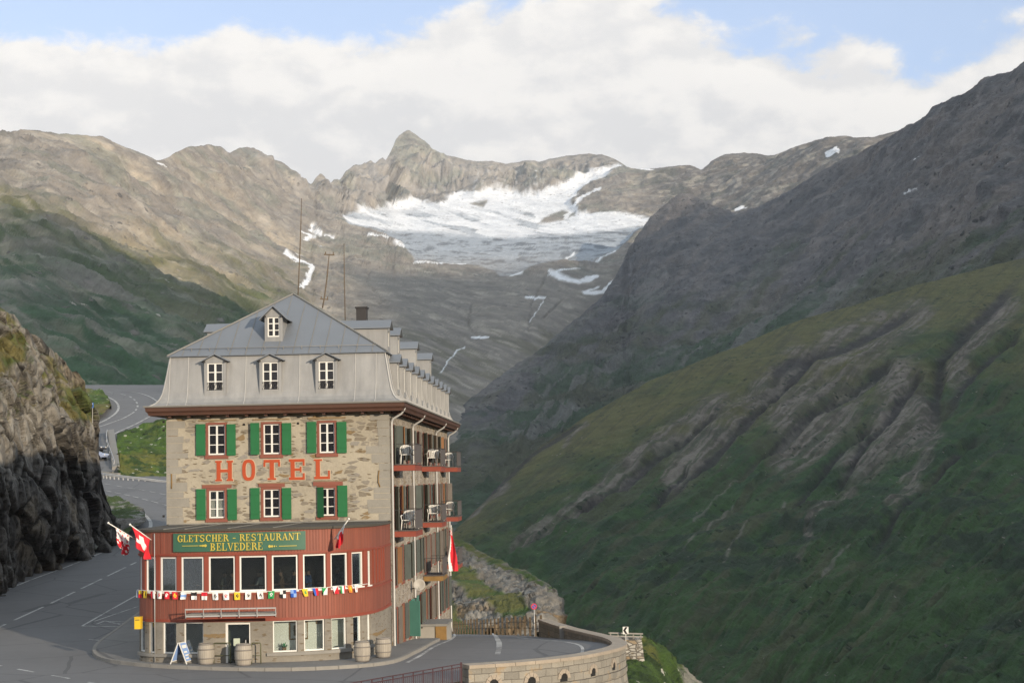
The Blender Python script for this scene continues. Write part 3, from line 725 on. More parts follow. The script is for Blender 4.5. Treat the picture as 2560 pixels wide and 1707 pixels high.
# the bastion that carries the hairpin: plan of the parapet's inner face, from the railing round to the far end
BAST = [(-2.15, 66.4), (0.0, 67.6), (2.0, 69.6), (3.45, 72.6), (4.15, 76.0), (4.1, 79.6), (3.45, 83.4), (2.5, 87.4), (1.75, 91.4), (1.15, 95.2)]
def smooth_line(pts, n):
    p = np.array(pts, float); m = len(p); t = np.linspace(0, m - 1, n); out = []
    for q in t:
        i = min(int(q), m - 2); f = q - i
        a, b_, c, d = p[max(i - 1, 0)], p[i], p[i + 1], p[min(i + 2, m - 1)]
        out.append(0.5 * ((2 * b_) + (c - a) * f + (2 * a - 5 * b_ + 4 * c - d) * f * f + (3 * b_ - a - 3 * c + d) * f ** 3))
    return np.array(out)
BL = smooth_line(BAST, 90)
def right_edge(y):
    ys = np.concatenate([[30, 50, 60.2], BL[:, 1], [110, 150, 210]]); xs = np.concatenate([[-26, -13.0, -6.2], BL[:, 0], [-0.6, -5.6, -12]])
    return np.interp(y, ys, xs)
ys = np.concatenate([np.linspace(36, 62, 14), np.linspace(62.5, 140, 156)])
fr = np.linspace(0, 1, 90)
xl = np.full_like(ys, -33.5); xr = right_edge(ys) + 0.05
X = xl[:, None] + (xr - xl)[:, None] * fr[None, :]; Y = np.broadcast_to(ys[:, None], X.shape)
Z = zground(X, Y)
grid_object('road', np.stack([X, Y, Z], -1), M_road, kind='structure')['label'] = 'grey asphalt road bending round the hotel'

def ribbon(name, pts, w, mat, lift=0.006, dashes=None, zfn=None, n=None, mbuf=None):
    """a painted line laid on the ground along a plan polyline"""
    p = np.array(pts, float); p = smooth_line(p, n or max(2, len(p) * 8)) if len(p) > 2 else np.linspace(p[0], p[1], n or 24)
    mb = mbuf or MB(); L = np.concatenate([[0], np.cumsum(np.linalg.norm(np.diff(p[:, :2], axis=0), axis=1))])
    segs = [(0, L[-1])] if not dashes else [(s, min(s + dashes[0], L[-1])) for s in np.arange(0, L[-1], dashes[0] + dashes[1])]
    for a, b in segs:
        ts = np.unique(np.concatenate([[a], L[(L > a) & (L < b)], [b]]))
        q = np.stack([np.interp(ts, L, p[:, k]) for k in range(p.shape[1])], -1)
        d = np.gradient(q[:, :2], axis=0) if len(q) > 1 else np.array([[1, 0]])
        d /= np.linalg.norm(d, axis=1, keepdims=True) + 1e-9
        nrm = np.stack([-d[:, 1], d[:, 0]], -1) * w / 2
        vs = []
        for k in range(len(q)):
            for s in (-1, 1):
                xy = q[k, :2] + s * nrm[k]
                z = (float(zground(xy[0], xy[1])) if zfn is None else q[k, 2]) + lift
                vs.append((xy[0], xy[1], z))
        mb.add(vs, [(2 * k, 2 * k + 2, 2 * k + 3, 2 * k + 1) for k in range(len(q) - 1)])
    if mbuf is None:
        return mb.build(name, mat, kind='structure')
def gpts(px): return [on_ground(x, y)[:2] for x, y in px]
lines = MB()
ribbon('', gpts([(-60, 1497), (0, 1479), (90, 1444), (180, 1411), (285, 1368)]), 0.16, M_line, mbuf=lines)
ribbon('', gpts([(-60, 1597), (0, 1566), (130, 1506), (240, 1453), (340, 1405)]), 0.16, M_line, mbuf=lines, dashes=(5.5, 1.6))
ribbon('', gpts([(340, 1488), (270, 1527), (205, 1564)]), 0.12, M_line, mbuf=lines)
ribbon('', gpts([(206, 1564), (322, 1566)]), 0.14, M_line, mbuf=lines)
ribbon('', gpts([(236, 1552), (345, 1515)]), 0.10, M_line, mbuf=lines)
for a, b in (((242, 1559), (262, 1551)), ((262, 1551), (300, 1560)), ((250, 1560), (318, 1556)), ((275, 1553), (312, 1553)), ((222, 1598), (262, 1600))):
    ribbon('', gpts([a, b]), 0.12, M_line, mbuf=lines)
ribbon('', gpts([(-30, 1656), (0, 1663), (36, 1670), (80, 1678), (135, 1688), (220, 1704), (300, 1722)]), 0.14, M_line, mbuf=lines, dashes=(1.6, 1.7))
ribbon('', gpts([(1018, 1655), (1060, 1632), (1100, 1609), (1128, 1597), (1137, 1588), (1132, 1580), (1116, 1576)]), 0.16, M_line, mbuf=lines)
ribbon('', gpts([(1226, 1578), (1240, 1590), (1247, 1603), (1248, 1618)]), 0.26, M_line, mbuf=lines)
ribbon('', gpts([(1248, 1620), (1244, 1634)]), 0.24, M_line, mbuf=lines, dashes=(0.5, 0.25))
ribbon('', [(BL[i, 0] - 1.35, BL[i, 1]) for i in range(26, 88, 6)], 0.14, M_line, mbuf=lines)
lines.build('road_markings', M_line, kind='structure')['label'] = 'white painted road markings'

# pavement with its kerb round the front of the hotel
kerb_px = [(352, 1530), (322, 1552), (285, 1580), (250, 1604), (232, 1622), (232, 1638), (252, 1651), (300, 1660), (380, 1668), (480, 1673), (620, 1677), (760, 1676), (880, 1670), (960, 1662), (1003, 1652), (1035, 1636), (1070, 1618), (1104, 1600)]
kl = smooth_line(gpts(kerb_px), 110)
pv_ = MB(); kb = MB(); H = 0.13
inner = np.array([(-12.0, 84.0)])
def toward(p, q, d):
    v = q - p; return p + v / np.linalg.norm(v) * d
cen = np.array([-10.9, 79.0])
vs, fs = [], []
for i, p in enumerate(kl):
    c = cen if p[1] < 79 or p[0] < -10 else np.array([-6.0, p[1] + 2.0])
    c = np.array([np.clip(p[0] * 0.5 - 5.4, -15, -6.2), 80.5 if p[1] < 80.5 else p[1] + 0.6])
    a = toward(p, c, 0.16)
    for q in (a, a * 0.5 + c * 0.5, c):
        vs.append((q[0], q[1], float(zground(q[0], q[1])) + H + 0.004))
n = len(kl)
for i in range(n - 1):
    for k in range(2):
        fs.append((3 * i + k, 3 * i + k + 1, 3 * i + k + 4, 3 * i + k + 3))
pv_.add(vs, fs)
pv_.build('pavement', M_pave, kind='structure')['label'] = 'asphalt pavement in front of the hotel'
step = 3
for i in range(0, n - step, step):
    p, q = kl[i], kl[i + step]
    d = (q - p) / np.linalg.norm(q - p); g = d * 0.012; nn = np.array([-d[1], d[0]])
    if np.dot(nn, cen - p) < 0: nn = -nn
    vs = []
    for s in (p + g, q - g):
        for off in (0.0, 0.18):
            for h in (-0.2, H + 0.012):
                xy = s + nn * (off + (0.02 if h > 0 and off == 0 else 0)); vs.append((xy[0], xy[1], float(zground(xy[0], xy[1])) + h))
    kb.add(vs, [(0, 1, 3, 2), (4, 6, 7, 5), (0, 4, 5, 1), (2, 3, 7, 6), (1, 5, 7, 3), (0, 2, 6, 4)])
kb.build('kerb', M_kerb, kind='structure')['label'] = 'pale kerb stones along the pavement'

# ---------------------------------------------------------------- cliff on the left of the road
ridge = [(-260, 560), (-120, 690), (-60, 730), (0, 768), (22, 776), (40, 782), (60, 812), (82, 824), (108, 842), (125, 862), (150, 884), (172, 905), (190, 930), (206, 955), (216, 985), (224, 1003), (234, 1020), (241, 1045), (244, 1085), (246, 1125), (251, 1160), (256, 1192), (264, 1222), (275, 1252), (284, 1284), (289, 1318), (293, 1352)]
base = [(-260, 1595), (-60, 1512), (0, 1486), (90, 1452), (180, 1419), (293, 1374)]
ctrl = [(-260, 560, 104), (-260, 900, 93), (-260, 1595, 84), (0, 768, 121), (0, 900, 112), (0, 1050, 106), (0, 1250, 103.5), (0, 1486, 102), (108, 842, 128), (110, 1000, 120), (110, 1200, 115.5), (110, 1445, 113), (216, 985, 133), (216, 1130, 129), (216, 1405, 125.5),
        (246, 1125, 136), (256, 1192, 135), (275, 1252, 134.5), (289, 1318, 134), (293, 1372, 133)]
ctrl += [(-120, 690, 112), (-120, 1000, 98), (-120, 1530, 93)]
patches = [([(-20, 845), (40, 838), (62, 858), (55, 905), (20, 925), (-20, 925)], 1), ([(165, 965), (205, 960), (235, 1000), (240, 1050), (215, 1056), (180, 1050), (160, 1010)], 1), ([(90, 905), (120, 900), (128, 945), (105, 940)], 1), ([(-60, 740), (30, 782), (60, 812), (40, 815), (0, 790), (-60, 770)], 1), ([(120, 880), (150, 900), (190, 950), (175, 955), (130, 905)], 1)]
def cliff_cells(P):
    Q = P + 1.6 * (fbm(P / 3.2, 3, 401)[..., None] - 0.5)
    t1 = Q[..., 2] * 0.30; t2 = Q[..., 2] * -0.18
    q1 = np.stack([(Q[..., 0] + t1) / 4.2, (Q[..., 1] + t1) / 4.6, (Q[..., 2] + 0.25 * Q[..., 1]) / 6.5], -1)
    q2 = np.stack([(Q[..., 0] + t2) / 1.5, (Q[..., 1] + t2) / 1.9, (Q[..., 2] - 0.3 * Q[..., 1]) / 2.6], -1)
    return cells(q1, 11), cells(q2, 31)
def disp_cliff(P, X, Y, T):
    (v1, e1), (v2, e2) = cliff_cells(P)
    h = (v1 - 0.5) * 3.0 + (v2 - 0.5) * 1.1 - 0.7 * np.exp(-(e1 / 0.09) ** 2) - 0.35 * np.exp(-(e2 / 0.12) ** 2)
    h += (ridged(P / np.array([1.1, 1.1, 1.8]), 4, 411) - 0.5) * 0.7 + (fbm(P / 6, 4, 415) - 0.5) * 3.4
    return h * (0.35 + 0.65 * sstep(0, 0.05, 1 - T))
def col_cliff(P, X, Y, T, N):
    (v1, e1), (v2, e2) = cliff_cells(P)
    n1 = fbm(P / 5.0, 5, 421); n2 = fbm(P / 1.3, 5, 423); n3 = fbm(P / 0.4, 3, 427)
    tl = P[..., 2] * 0.22
    stain = fbm(np.stack([(P[..., 0] + tl) / 1.2, (P[..., 1] + tl) / 1.2, P[..., 2] / 6.0], -1), 5, 429)
    up = sstep(1240, 1000, Y + 130 * (n1 - 0.5) + 60 * (X - 100) / 150)  # shade put in the colour: rock darker below the hotel's shadow edge
    c = lerp3(np.broadcast_to(np.array([0.115, 0.103, 0.090]), P.shape), np.array([0.185, 0.170, 0.145]), up)
    c = c * (0.72 + 0.30 * v1 + 0.28 * v2)[..., None]
    c = lerp3(c, np.array([0.045, 0.042, 0.040]), sstep(0.52, 0.66, stain) * (0.65 - 0.35 * up))
    c = lerp3(c, np.array([0.25, 0.235, 0.205]), sstep(0.55, 0.68, n2) * (0.25 + 0.3 * up))
    c = lerp3(c, np.array([0.15, 0.11, 0.06]), sstep(0.58, 0.7, n1) * 0.4)
    c = lerp3(c, np.array([0.025, 0.023, 0.022]), np.maximum(np.exp(-(e1 / 0.035) ** 2), 0.8 * np.exp(-(e2 / 0.045) ** 2)) * 0.85)
    g = np.zeros(X.shape)
    for p, _ in patches:
        g = np.maximum(g, sstep(-4, 10, in_poly(X, Y, p) + 40 * (n2 - 0.5)))
    ledge = sstep(0.45, 0.7, N[..., 2]) * sstep(1180, 1050, Y) * sstep(0.44, 0.54, n1)
    g = np.maximum(g, ledge * 0.85)
    c = lerp3(c, lerp3(np.broadcast_to(np.array([0.065, 0.080, 0.024]), P.shape), np.array([0.12, 0.105, 0.042]), sstep(0.45, 0.65, n2)), g)
    return c * (0.62 + 0.76 * n3)[..., None]
o = terrain('cliff', 330, 430, -260, 293, ridge, base, ctrl, disp_cliff, col_cliff, M_rock, back=(16, 7), lean=(0.42, 0.80))
tag(o, 'steep fractured rock cliff beside the road')

# ---------------------------------------------------------------- roads climbing away on the left
def patch(name, x0, x1, y0, y1, depths, mat, nx=60, ny=60, colour=None, disp=None, xskew=None):
    yy = np.linspace(y0, y1, ny); xx = np.linspace(x0, x1, nx)
    PX, PY = np.meshgrid(xx, yy); D = np.interp(-PY, *zip(*[(-a, b) for a, b in sorted(depths, key=lambda q: -q[0])]))
    P = at(PX, PY, D)
    if disp is not None:
        P[..., 2] += disp(P)
    col = colour(P, PX, PY) if colour else np.broadcast_to(np.array([0.15, 0.145, 0.14]), P.shape)
    return grid_object(name, P, mat, col, kind='structure')
DA = [(1400, 126), (1372, 131.5), (1345, 137), (1300, 152), (1250, 172), (1205, 198), (1190, 208)]
DB = [(1100, 241), (1085, 247), (1040, 275), (1000, 303), (965, 335), (955, 346)]
def dep_of(tab): return lambda y: np.interp(-np.asarray(y, float), *zip(*[(-a, b) for a, b in tab]))
fA, fB = dep_of(DA), dep_of(DB)
patch('road_bend', 160, 520, 1400, 1190, DA, M_road)['label'] = 'lower bend of the pass road'
patch('upper_road', 60, 520, 1100, 962, DB, M_road)['label'] = 'upper bend of the pass road'
def ppts(px, f): return [tuple(at(x, y, f(y))) for x, y in px]
lines = MB()
ribbon('', ppts([(296, 1258), (320, 1263), (345, 1275), (365, 1290), (376, 1305), (375, 1320), (365, 1335)], fA), 0.30, M_line, mbuf=lines, lift=0.03, zfn=1)
ribbon('', ppts([(262, 1209), (300, 1216), (350, 1224), (420, 1238)], fA), 0.2, M_line, mbuf=lines, lift=0.03, zfn=1, dashes=(2.0, 1.4))
ribbon('', ppts([(262, 1226), (310, 1236), (360, 1248), (420, 1264)], fA), 0.2, M_line, mbuf=lines, lift=0.03, zfn=1, dashes=(2.2, 1.2))
ribbon('', ppts([(236, 987), (262, 991), (285, 1001), (296, 1015), (292, 1030), (270, 1047), (235, 1064), (200, 1080)], fB), 0.36, M_line, mbuf=lines, lift=0.05, zfn=1)
ribbon('', ppts([(300, 979), (335, 981), (362, 987), (385, 998), (398, 1010), (400, 1022)], fB), 0.30, M_line, mbuf=lines, lift=0.05, zfn=1)
ribbon('', ppts([(400, 1028), (375, 1041), (340, 1060), (300, 1078), (284, 1086)], fB), 0.30, M_line, mbuf=lines, lift=0.05, zfn=1)
ribbon('', ppts([(262, 980), (300, 985), (325, 992), (340, 1004), (344, 1016), (338, 1028)], fB), 0.30, M_line, mbuf=lines, lift=0.05, zfn=1, dashes=(3.0, 3.2))
ribbon('', ppts([(336, 1030), (310, 1045), (270, 1060), (236, 1071)], fB), 0.26, M_line, mbuf=lines, lift=0.05, zfn=1)
lines.build('pass_road_markings', M_line, kind='structure')['label'] = 'white lines on the climbing road bends'

# grassy bank between the two bends, with the retaining wall's line on its left
def grass_col(P, PX, PY):
    n1 = fbm(P / 6, 4, 501); n2 = fbm(P / 1.5, 4, 503)
    c = lerp3(np.broadcast_to(np.array([0.060, 0.105, 0.020]), P.shape), np.array([0.120, 0.125, 0.030]), sstep(0.42, 0.62, n1))
    c = lerp3(c, np.array([0.035, 0.062, 0.016]), sstep(0.5, 0.66, n2))
    return c * (0.7 + 0.6 * fbm(P / 0.5, 3, 505))[..., None]
ridge = [(292, 1083), (310, 1080), (330, 1074), (365, 1066), (400, 1060), (440, 1054), (540, 1044)]
base = [(292, 1178), (300, 1196), (410, 1212), (540, 1228)]
ctrl = [(292, 1083, 242), (292, 1180, 209), (330, 1074, 244), (400, 1060, 246), (400, 1135, 226), (410, 1212, 203), (540, 1044, 246), (540, 1228, 202), (330, 1140, 222), (330, 1200, 206)]
o = terrain('meadow_bank', 130, 110, 292, 540, ridge, base, ctrl, lambda P, X, Y, T: (fbm(P / 5, 4, 511) - 0.5) * 2.2 + (fbm(P / 1.1, 4, 513) - 0.5) * 0.9,
            lambda P, X, Y, T, N: grass_col(P, X, Y), M_grass, back=(4, 6))
tag(o, 'green meadow bank dotted with white flowers')
ridge = [(130, 985), (200, 985), (222, 984), (250, 989), (268, 997), (275, 1010), (276, 1022)]
base = [(130, 1120), (215, 1068), (240, 1056), (262, 1044), (276, 1024)]
ctrl = [(130, 985, 305), (130, 1120, 236), (222, 984, 308), (222, 1065, 262), (268, 997, 300), (268, 1038, 277), (276, 1023, 286)]
o = terrain('grass_verge', 60, 60, 130, 276, ridge, base, ctrl, lambda P, X, Y, T: 0.9 + (fbm(P / 4, 4, 521) - 0.5) * 1.4, lambda P, X, Y, T, N: lerp3(grass_col(P, X, Y), np.array([0.16, 0.12, 0.05]), sstep(0.4, 0.6, fbm(P / 8, 3, 523)) * 0.6), M_grass, back=(3, 2))
tag(o, 'yellowish grass inside the upper road bend')
# stony verge at the inside of the lower bend
ridge = [(240, 1235), (272, 1262), (300, 1263), (322, 1270), (345, 1284), (360, 1298), (366, 1312), (362, 1330)]
base = [(240, 1395), (300, 1362), (345, 1342), (362, 1332)]
ctrl = [(240, 1235, 172), (240, 1395, 128), (300, 1263, 165), (300, 1362, 134), (345, 1284, 156), (345, 1342, 138), (362, 1331, 142)]
o = terrain('stony_verge', 70, 60, 240, 362, ridge, base, ctrl, lambda P, X, Y, T: 0.35 + (fbm(P / 1.6, 4, 531)) * 0.9,
            lambda P, X, Y, T, N: lerp3(lerp3(np.broadcast_to(np.array([0.15, 0.135, 0.115]), P.shape), np.array([0.055, 0.080, 0.024]), sstep(0.42, 0.56, fbm(P / 3.2, 4, 533))), np.array([0.30, 0.28, 0.26]), sstep(0.56, 0.66, fbm(P / 0.9, 4, 535)) * 0.7) * (0.7 + 0.6 * fbm(P / 0.4, 3, 537))[..., None], M_verge, back=(3, 2))
tag(o, 'strip of stones and grass inside the road bend')
# the parking bay under the upper bend and the retaining wall beside it
patch('parking_bay', 150, 286, 1178, 1088, [(1178, 209), (1160, 214), (1130, 224), (1110, 233), (1088, 246)], M_road, 40, 30)['label'] = 'parking bay under the upper bend'

# ---------------------------------------------------------------- rock outcrop behind the hotel on the right
ridge = [(1000, 1255), (1060, 1290), (1105, 1318), (1132, 1336), (1165, 1352), (1200, 1373), (1230, 1390), (1262, 1404), (1290, 1418), (1315, 1426), (1340, 1442), (1362, 1452), (1380, 1462), (1393, 1474), (1400, 1490), (1405, 1510), (1410, 1535), (1416, 1560)]
base = [(1000, 1640), (1110, 1605), (1300, 1592), (1416, 1588)]
ctrl = [(1000, 1255, 250), (1000, 1450, 205), (1000, 1640, 150), (1105, 1318, 232), (1110, 1450, 190), (1110, 1605, 152), (1200, 1373, 214), (1200, 1480, 178), (1200, 1600, 146), (1290, 1418, 198), (1290, 1500, 168), (1300, 1592, 140), (1362, 1452, 184), (1365, 1530, 152), (1365, 1590, 137), (1393, 1474, 176), (1405, 1510, 168), (1412, 1545, 158), (1416, 1588, 145)]
og = [[(1080, 1400), (1130, 1402), (1200, 1440), (1262, 1480), (1320, 1508), (1335, 1525), (1260, 1535), (1190, 1500), (1130, 1462), (1080, 1455)], [(1110, 1316), (1170, 1352), (1240, 1392), (1330, 1432), (1392, 1470), (1380, 1474), (1300, 1440), (1200, 1392), (1110, 1345)], [(1108, 1470), (1135, 1500), (1150, 1545), (1190, 1570), (1108, 1575)], [(1080, 1340), (1120, 1350), (1125, 1390), (1080, 1395)]]
def disp_out(P, X, Y, T):
    Q = P + 1.0 * (fbm(P / 3, 3, 601)[..., None] - 0.5)
    lay = Q[..., 2] + 0.55 * Q[..., 0] - 0.2 * Q[..., 1]
    q = np.stack([Q[..., 0] / 3.0, Q[..., 1] / 4.0, lay / 0.55], -1)
    v1, e1 = cells(q, 61)
    g = np.zeros(X.shape)
    for p in og: g = np.maximum(g, sstep(-4, 8, in_poly(X, Y, p)))
    h = ((v1 - 0.5) * 0.55 - 0.20 * np.exp(-(e1 / 0.14) ** 2) + (ridged(P / 1.2, 4, 607) - 0.5) * 0.6) * (1 - 0.7 * g)
    return (h + (fbm(P / 8, 3, 603) - 0.5) * 3.5) * (0.4 + 0.6 * sstep(0, 0.05, 1 - T))
def col_out(P, X, Y, T, N):
    n1 = fbm(P / 5, 4, 621); n2 = fbm(P / 1.3, 4, 623); n3 = fbm(P / 0.5, 3, 627)
    c = lerp3(np.broadcast_to(np.array([0.160, 0.145, 0.122]), P.shape), np.array([0.215, 0.198, 0.170]), sstep(0.45, 0.6, n2))
    c = lerp3(c, np.array([0.09, 0.08, 0.07]), sstep(0.56, 0.68, fbm(P / 2.2, 4, 625)) * 0.6)
    c = lerp3(c, np.array([0.20, 0.13, 0.06]), sstep(0.55, 0.65, n1) * sstep(1510, 1540, Y) * 0.8)
    g = np.zeros(X.shape)
    for p in og: g = np.maximum(g, sstep(-5, 8, in_poly(X, Y, p) + 30 * (n2 - 0.5)))
    c = lerp3(c, lerp3(np.broadcast_to(np.array([0.055, 0.085, 0.020]), P.shape), np.array([0.10, 0.10, 0.03]), sstep(0.4, 0.6, n1)), g)
    return c * (0.68 + 0.64 * n3)[..., None]
o = terrain('rock_outcrop', 230, 210, 1000, 1416, ridge, base, ctrl, disp_out, col_out, M_out, back=(22, 30))
tag(o, 'pale layered rock outcrop with a grassy ledge')
# grass falling away below the bastion on the lower right
ridge = [(1500, 1720), (1520, 1690), (1560, 1640), (1590, 1604), (1604, 1597), (1625, 1603), (1650, 1616), (1680, 1640), (1710, 1664), (1740, 1690), (1770, 1712), (1800, 1740)]
base = [(1500, 1860), (1800, 1860)]
ctrl = [(1500, 1720, 98), (1500, 1860, 82), (1604, 1597, 112), (1604, 1720, 95), (1600, 1860, 82), (1700, 1657, 118), (1700, 1860, 84), (1800, 1740, 120), (1800, 1860, 90)]
o = terrain('grass_slope', 110, 90, 1500, 1800, ridge, base, ctrl, lambda P, X, Y, T: (fbm(P / 3, 4, 541) - 0.5) * 1.2 + (fbm(P / 0.7, 3, 543) - 0.5) * 0.5,
            lambda P, X, Y, T, N: lerp3(grass_col(P, X, Y) * 0.8, np.array([0.24, 0.22, 0.19]), sstep(1690, 1720, X) * sstep(0.5, 0.6, fbm(P / 1.5, 3, 545)) * 0.8), M_grass, back=(12, 14))
tag(o, 'green grass slope falling below the parapet')
# ================================================================ the hotel
YAW = R(-2.3)
HO = np.array([-16.02, 79.41, 0.0])
EX = np.array([math.cos(YAW), math.sin(YAW), 0]); EY = np.array([-math.sin(YAW), math.cos(YAW), 0])
HW, HL = 10.3, 34.0                                  # width of the front, length of the side
def front(px, py, v=0.0):
    """(u, z) on the plane v of the hotel's own axes, under a pixel"""
    d = ray(px, py); o = np.array([0, 0, CAMZ]) - HO
    t = (v - o @ EY) / (d @ EY); p = o + d * t
    return float(p @ EX), float(p[2])
def fu(px, py=1150, v=0.0): return front(px, py, v)[0]
def fz(px, py, v=0.0): return front(px, py, v)[1]
def W2H(p):
    q = np.asarray(p, float) - HO
    return np.array([q @ EX, q @ EY, q[2]])
def H2W(p): return HO + p[0] * EX + p[1] * EY + np.array([0, 0, p[2]])

# ---- materials
def stone_mat(name, stone_a, stone_b, mortar, cover=0.55, sx=2.0, sz=5.5, bump=0.6, quoins=None):
    m, nt, b = new_mat(name)
    uv = nd(nt, 'ShaderNodeAttribute', attribute_name='suv').outputs['Vector']
    wob = nd(nt, 'ShaderNodeTexNoise', {'Vector': uv, 'Scale': 3.0, 'Detail': 3}).outputs['Color']
    w = mixc(nt, 0.12, uv, wob, 'ADD')
    q = mapping(nt, w, scale=(sx, sz, 1))
    v = nd(nt, 'ShaderNodeTexVoronoi', {'Vector': q, 'Scale': 1.0, 'Randomness': 0.9}, voronoi_dimensions='2D')
    e = nd(nt, 'ShaderNodeTexVoronoi', {'Vector': q, 'Scale': 1.0, 'Randomness': 0.9}, voronoi_dimensions='2D', feature='DISTANCE_TO_EDGE').outputs['Distance']
    sc_ = nd(nt, 'ShaderNodeSeparateColor', {0: v.outputs['Color']})
    n1 = noise(nt, uv, 0.55, 4, 0.6); n2 = noise(nt, uv, 9.0, 5, 0.65)
    shown = fm(nt, 'ADD', fm(nt, 'MULTIPLY', sc_.outputs[1], 0.55), fm(nt, 'ADD', fm(nt, 'MULTIPLY', n1, 0.7), fm(nt, 'MULTIPLY', n2, 0.25)))
    thr = 1.02 - cover * 0.6
    vis = rng_map(nt, shown, thr, thr + 0.10)
    body = fm(nt, 'MULTIPLY', rng_map(nt, fm(nt, 'ADD', e, fm(nt, 'MULTIPLY', fm(nt, 'SUBTRACT', n2, 0.5), 0.14)), 0.07, 0.16), vis)
    sc = mixc(nt, sc_.outputs[0], stone_a, stone_b)
    sc = mixc(nt, fm(nt, 'MULTIPLY', rng_map(nt, sc_.outputs[2], 0.8, 0.95), 0.8), sc, (0.20, 0.13, 0.055))
    mo = mixc(nt, rng_map(nt, n1, 0.3, 0.7), mortar, tuple(c * 0.80 for c in mortar))
    col = mixc(nt, body, mo, sc)
    # narrow dark joints and holes in the pointing
    q3 = mapping(nt, w, scale=(2.6, 9.5, 1), loc=(4.4, 2.7, 0))
    v3 = nd(nt, 'ShaderNodeTexVoronoi', {'Vector': q3, 'Scale': 1.0, 'Randomness': 1.0}, voronoi_dimensions='2D')
    s3 = nd(nt, 'ShaderNodeSeparateColor', {0: v3.outputs['Color']})
    slit = fm(nt, 'MULTIPLY', rng_map(nt, v3.outputs['Distance'], 0.30, 0.16), fm(nt, 'GREATER_THAN', fm(nt, 'ADD', s3.outputs[0], fm(nt, 'MULTIPLY', n1, 0.5)), 0.98))
    col = mixc(nt, fm(nt, 'MULTIPLY', slit, 0.75), col, (0.12, 0.085, 0.045))
    k = fm(nt, 'ADD', fm(nt, 'MULTIPLY', n2, 0.5), 0.75); kc = nd(nt, 'ShaderNodeCombineXYZ', {0: k, 1: k, 2: k}).outputs[0]
    col = mixc(nt, 1.0, col, kc, 'MULTIPLY')
    setin(nt, b, 'Base Color', col); setin(nt, b, 'Roughness', 0.9); b.inputs['Specular IOR Level'].default_value = 0.15
    h = fm(nt, 'ADD', fm(nt, 'MULTIPLY', body, 0.7), fm(nt, 'ADD', fm(nt, 'MULTIPLY', n2, 0.6), fm(nt, 'MULTIPLY', slit, -1.0)))
    bp = nd(nt, 'ShaderNodeBump', {'Strength': bump, 'Distance': 0.04, 'Height': h}); nt.links.new(bp.outputs[0], b.inputs['Normal'])
    return m
M_stone = stone_mat('rubble_stone', (0.175, 0.145, 0.105), (0.235, 0.215, 0.185), (0.355, 0.312, 0.238), 0.44, 1.9, 5.6)
M_side = stone_mat('side_rubble_stone', (0.20, 0.165, 0.13), (0.34, 0.30, 0.26), (0.40, 0.35, 0.28), 0.9, 2.8, 4.5, 0.9)
def board_mat(name, col, pitch=0.13, var=0.25):
    m, nt, b = new_mat(name)
    uv = nd(nt, 'ShaderNodeAttribute', attribute_name='suv').outputs['Vector']
    sx = nd(nt, 'ShaderNodeSeparateXYZ', {0: uv}).outputs[0]
    t = fm(nt, 'DIVIDE', sx, pitch); f = fm(nt, 'FRACT', t); idx = fm(nt, 'FLOOR', t)
    wn = nd(nt, 'ShaderNodeTexWhiteNoise', {'W': idx}, noise_dimensions='1D').outputs['Value']
    groove = fm(nt, 'ADD', rng_map(nt, f, 0.0, 0.12, 1, 0), rng_map(nt, f, 0.88, 1.0, 0, 1))
    n1 = noise(nt, mapping(nt, uv, scale=(14, 0.9, 1)), 1.0, 5, 0.6)
    n2 = noise(nt, uv, 0.6, 4, 0.6)
    k = fm(nt, 'ADD', fm(nt, 'ADD', fm(nt, 'MULTIPLY', wn, var), fm(nt, 'MULTIPLY', n1, var)), fm(nt, 'ADD', fm(nt, 'MULTIPLY', n2, 0.3), 0.85 - var))
    k = fm(nt, 'MULTIPLY', k, fm(nt, 'SUBTRACT', 1.0, fm(nt, 'MULTIPLY', groove, 0.35)))
    kc = nd(nt, 'ShaderNodeCombineXYZ', {0: k, 1: k, 2: k}).outputs[0]
    c = mixc(nt, 1.0, col, kc, 'MULTIPLY')
    c = mixc(nt, fm(nt, 'MULTIPLY', rng_map(nt, n1, 0.62, 0.75), 0.35), c, (0.34, 0.16, 0.10))
    setin(nt, b, 'Base Color', c); setin(nt, b, 'Roughness', 0.65)
    bp = nd(nt, 'ShaderNodeBump', {'Strength': 0.6, 'Distance': 0.02, 'Height': fm(nt, 'SUBTRACT', 1.0, groove)}); nt.links.new(bp.outputs[0], b.inputs['Normal'])
    return m
M_redboard = board_mat('red_boards', (0.205, 0.058, 0.032))
M_red = plain_mat('red_timber', (0.21, 0.046, 0.026), 0.6, 0.2, 1.5)
M_frame = plain_mat('red_brown_frame', (0.20, 0.066, 0.042), 0.65, 0.2, 2.5)
M_white = plain_mat('white_paint', (0.66, 0.64, 0.59), 0.5, 0.08, 3.0)
M_shut = plain_mat('green_shutter_paint', (0.014, 0.115, 0.036), 0.5, 0.14, 1.5)
M_oldshut = plain_mat('weathered_shutter', (0.070, 0.078, 0.066), 0.75, 0.3, 2.0)
M_teal = plain_mat('teal_shutter', (0.052, 0.150, 0.120), 0.65, 0.2, 1.5)
M_greysh = plain_mat('grey_brown_shutter', (0.125, 0.105, 0.085), 0.8, 0.35, 2.0)
M_brownsh = plain_mat('brown_shutter', (0.21, 0.10, 0.04), 0.7, 0.25, 2.0)
M_roof2 = plain_mat('weathered_tar_roof', (0.060, 0.052, 0.040), 0.85, 0.25, 0.8)
M_seam = plain_mat('roof_seam', (0.19, 0.18, 0.16), 0.7, 0.2, 2.0)
M_wood = plain_mat('brown_eaves_wood', (0.075, 0.034, 0.021), 0.6, 0.3, 1.6)
M_oldwood = plain_mat('bleached_wood', (0.22, 0.155, 0.085), 0.8, 0.4, 2.2)
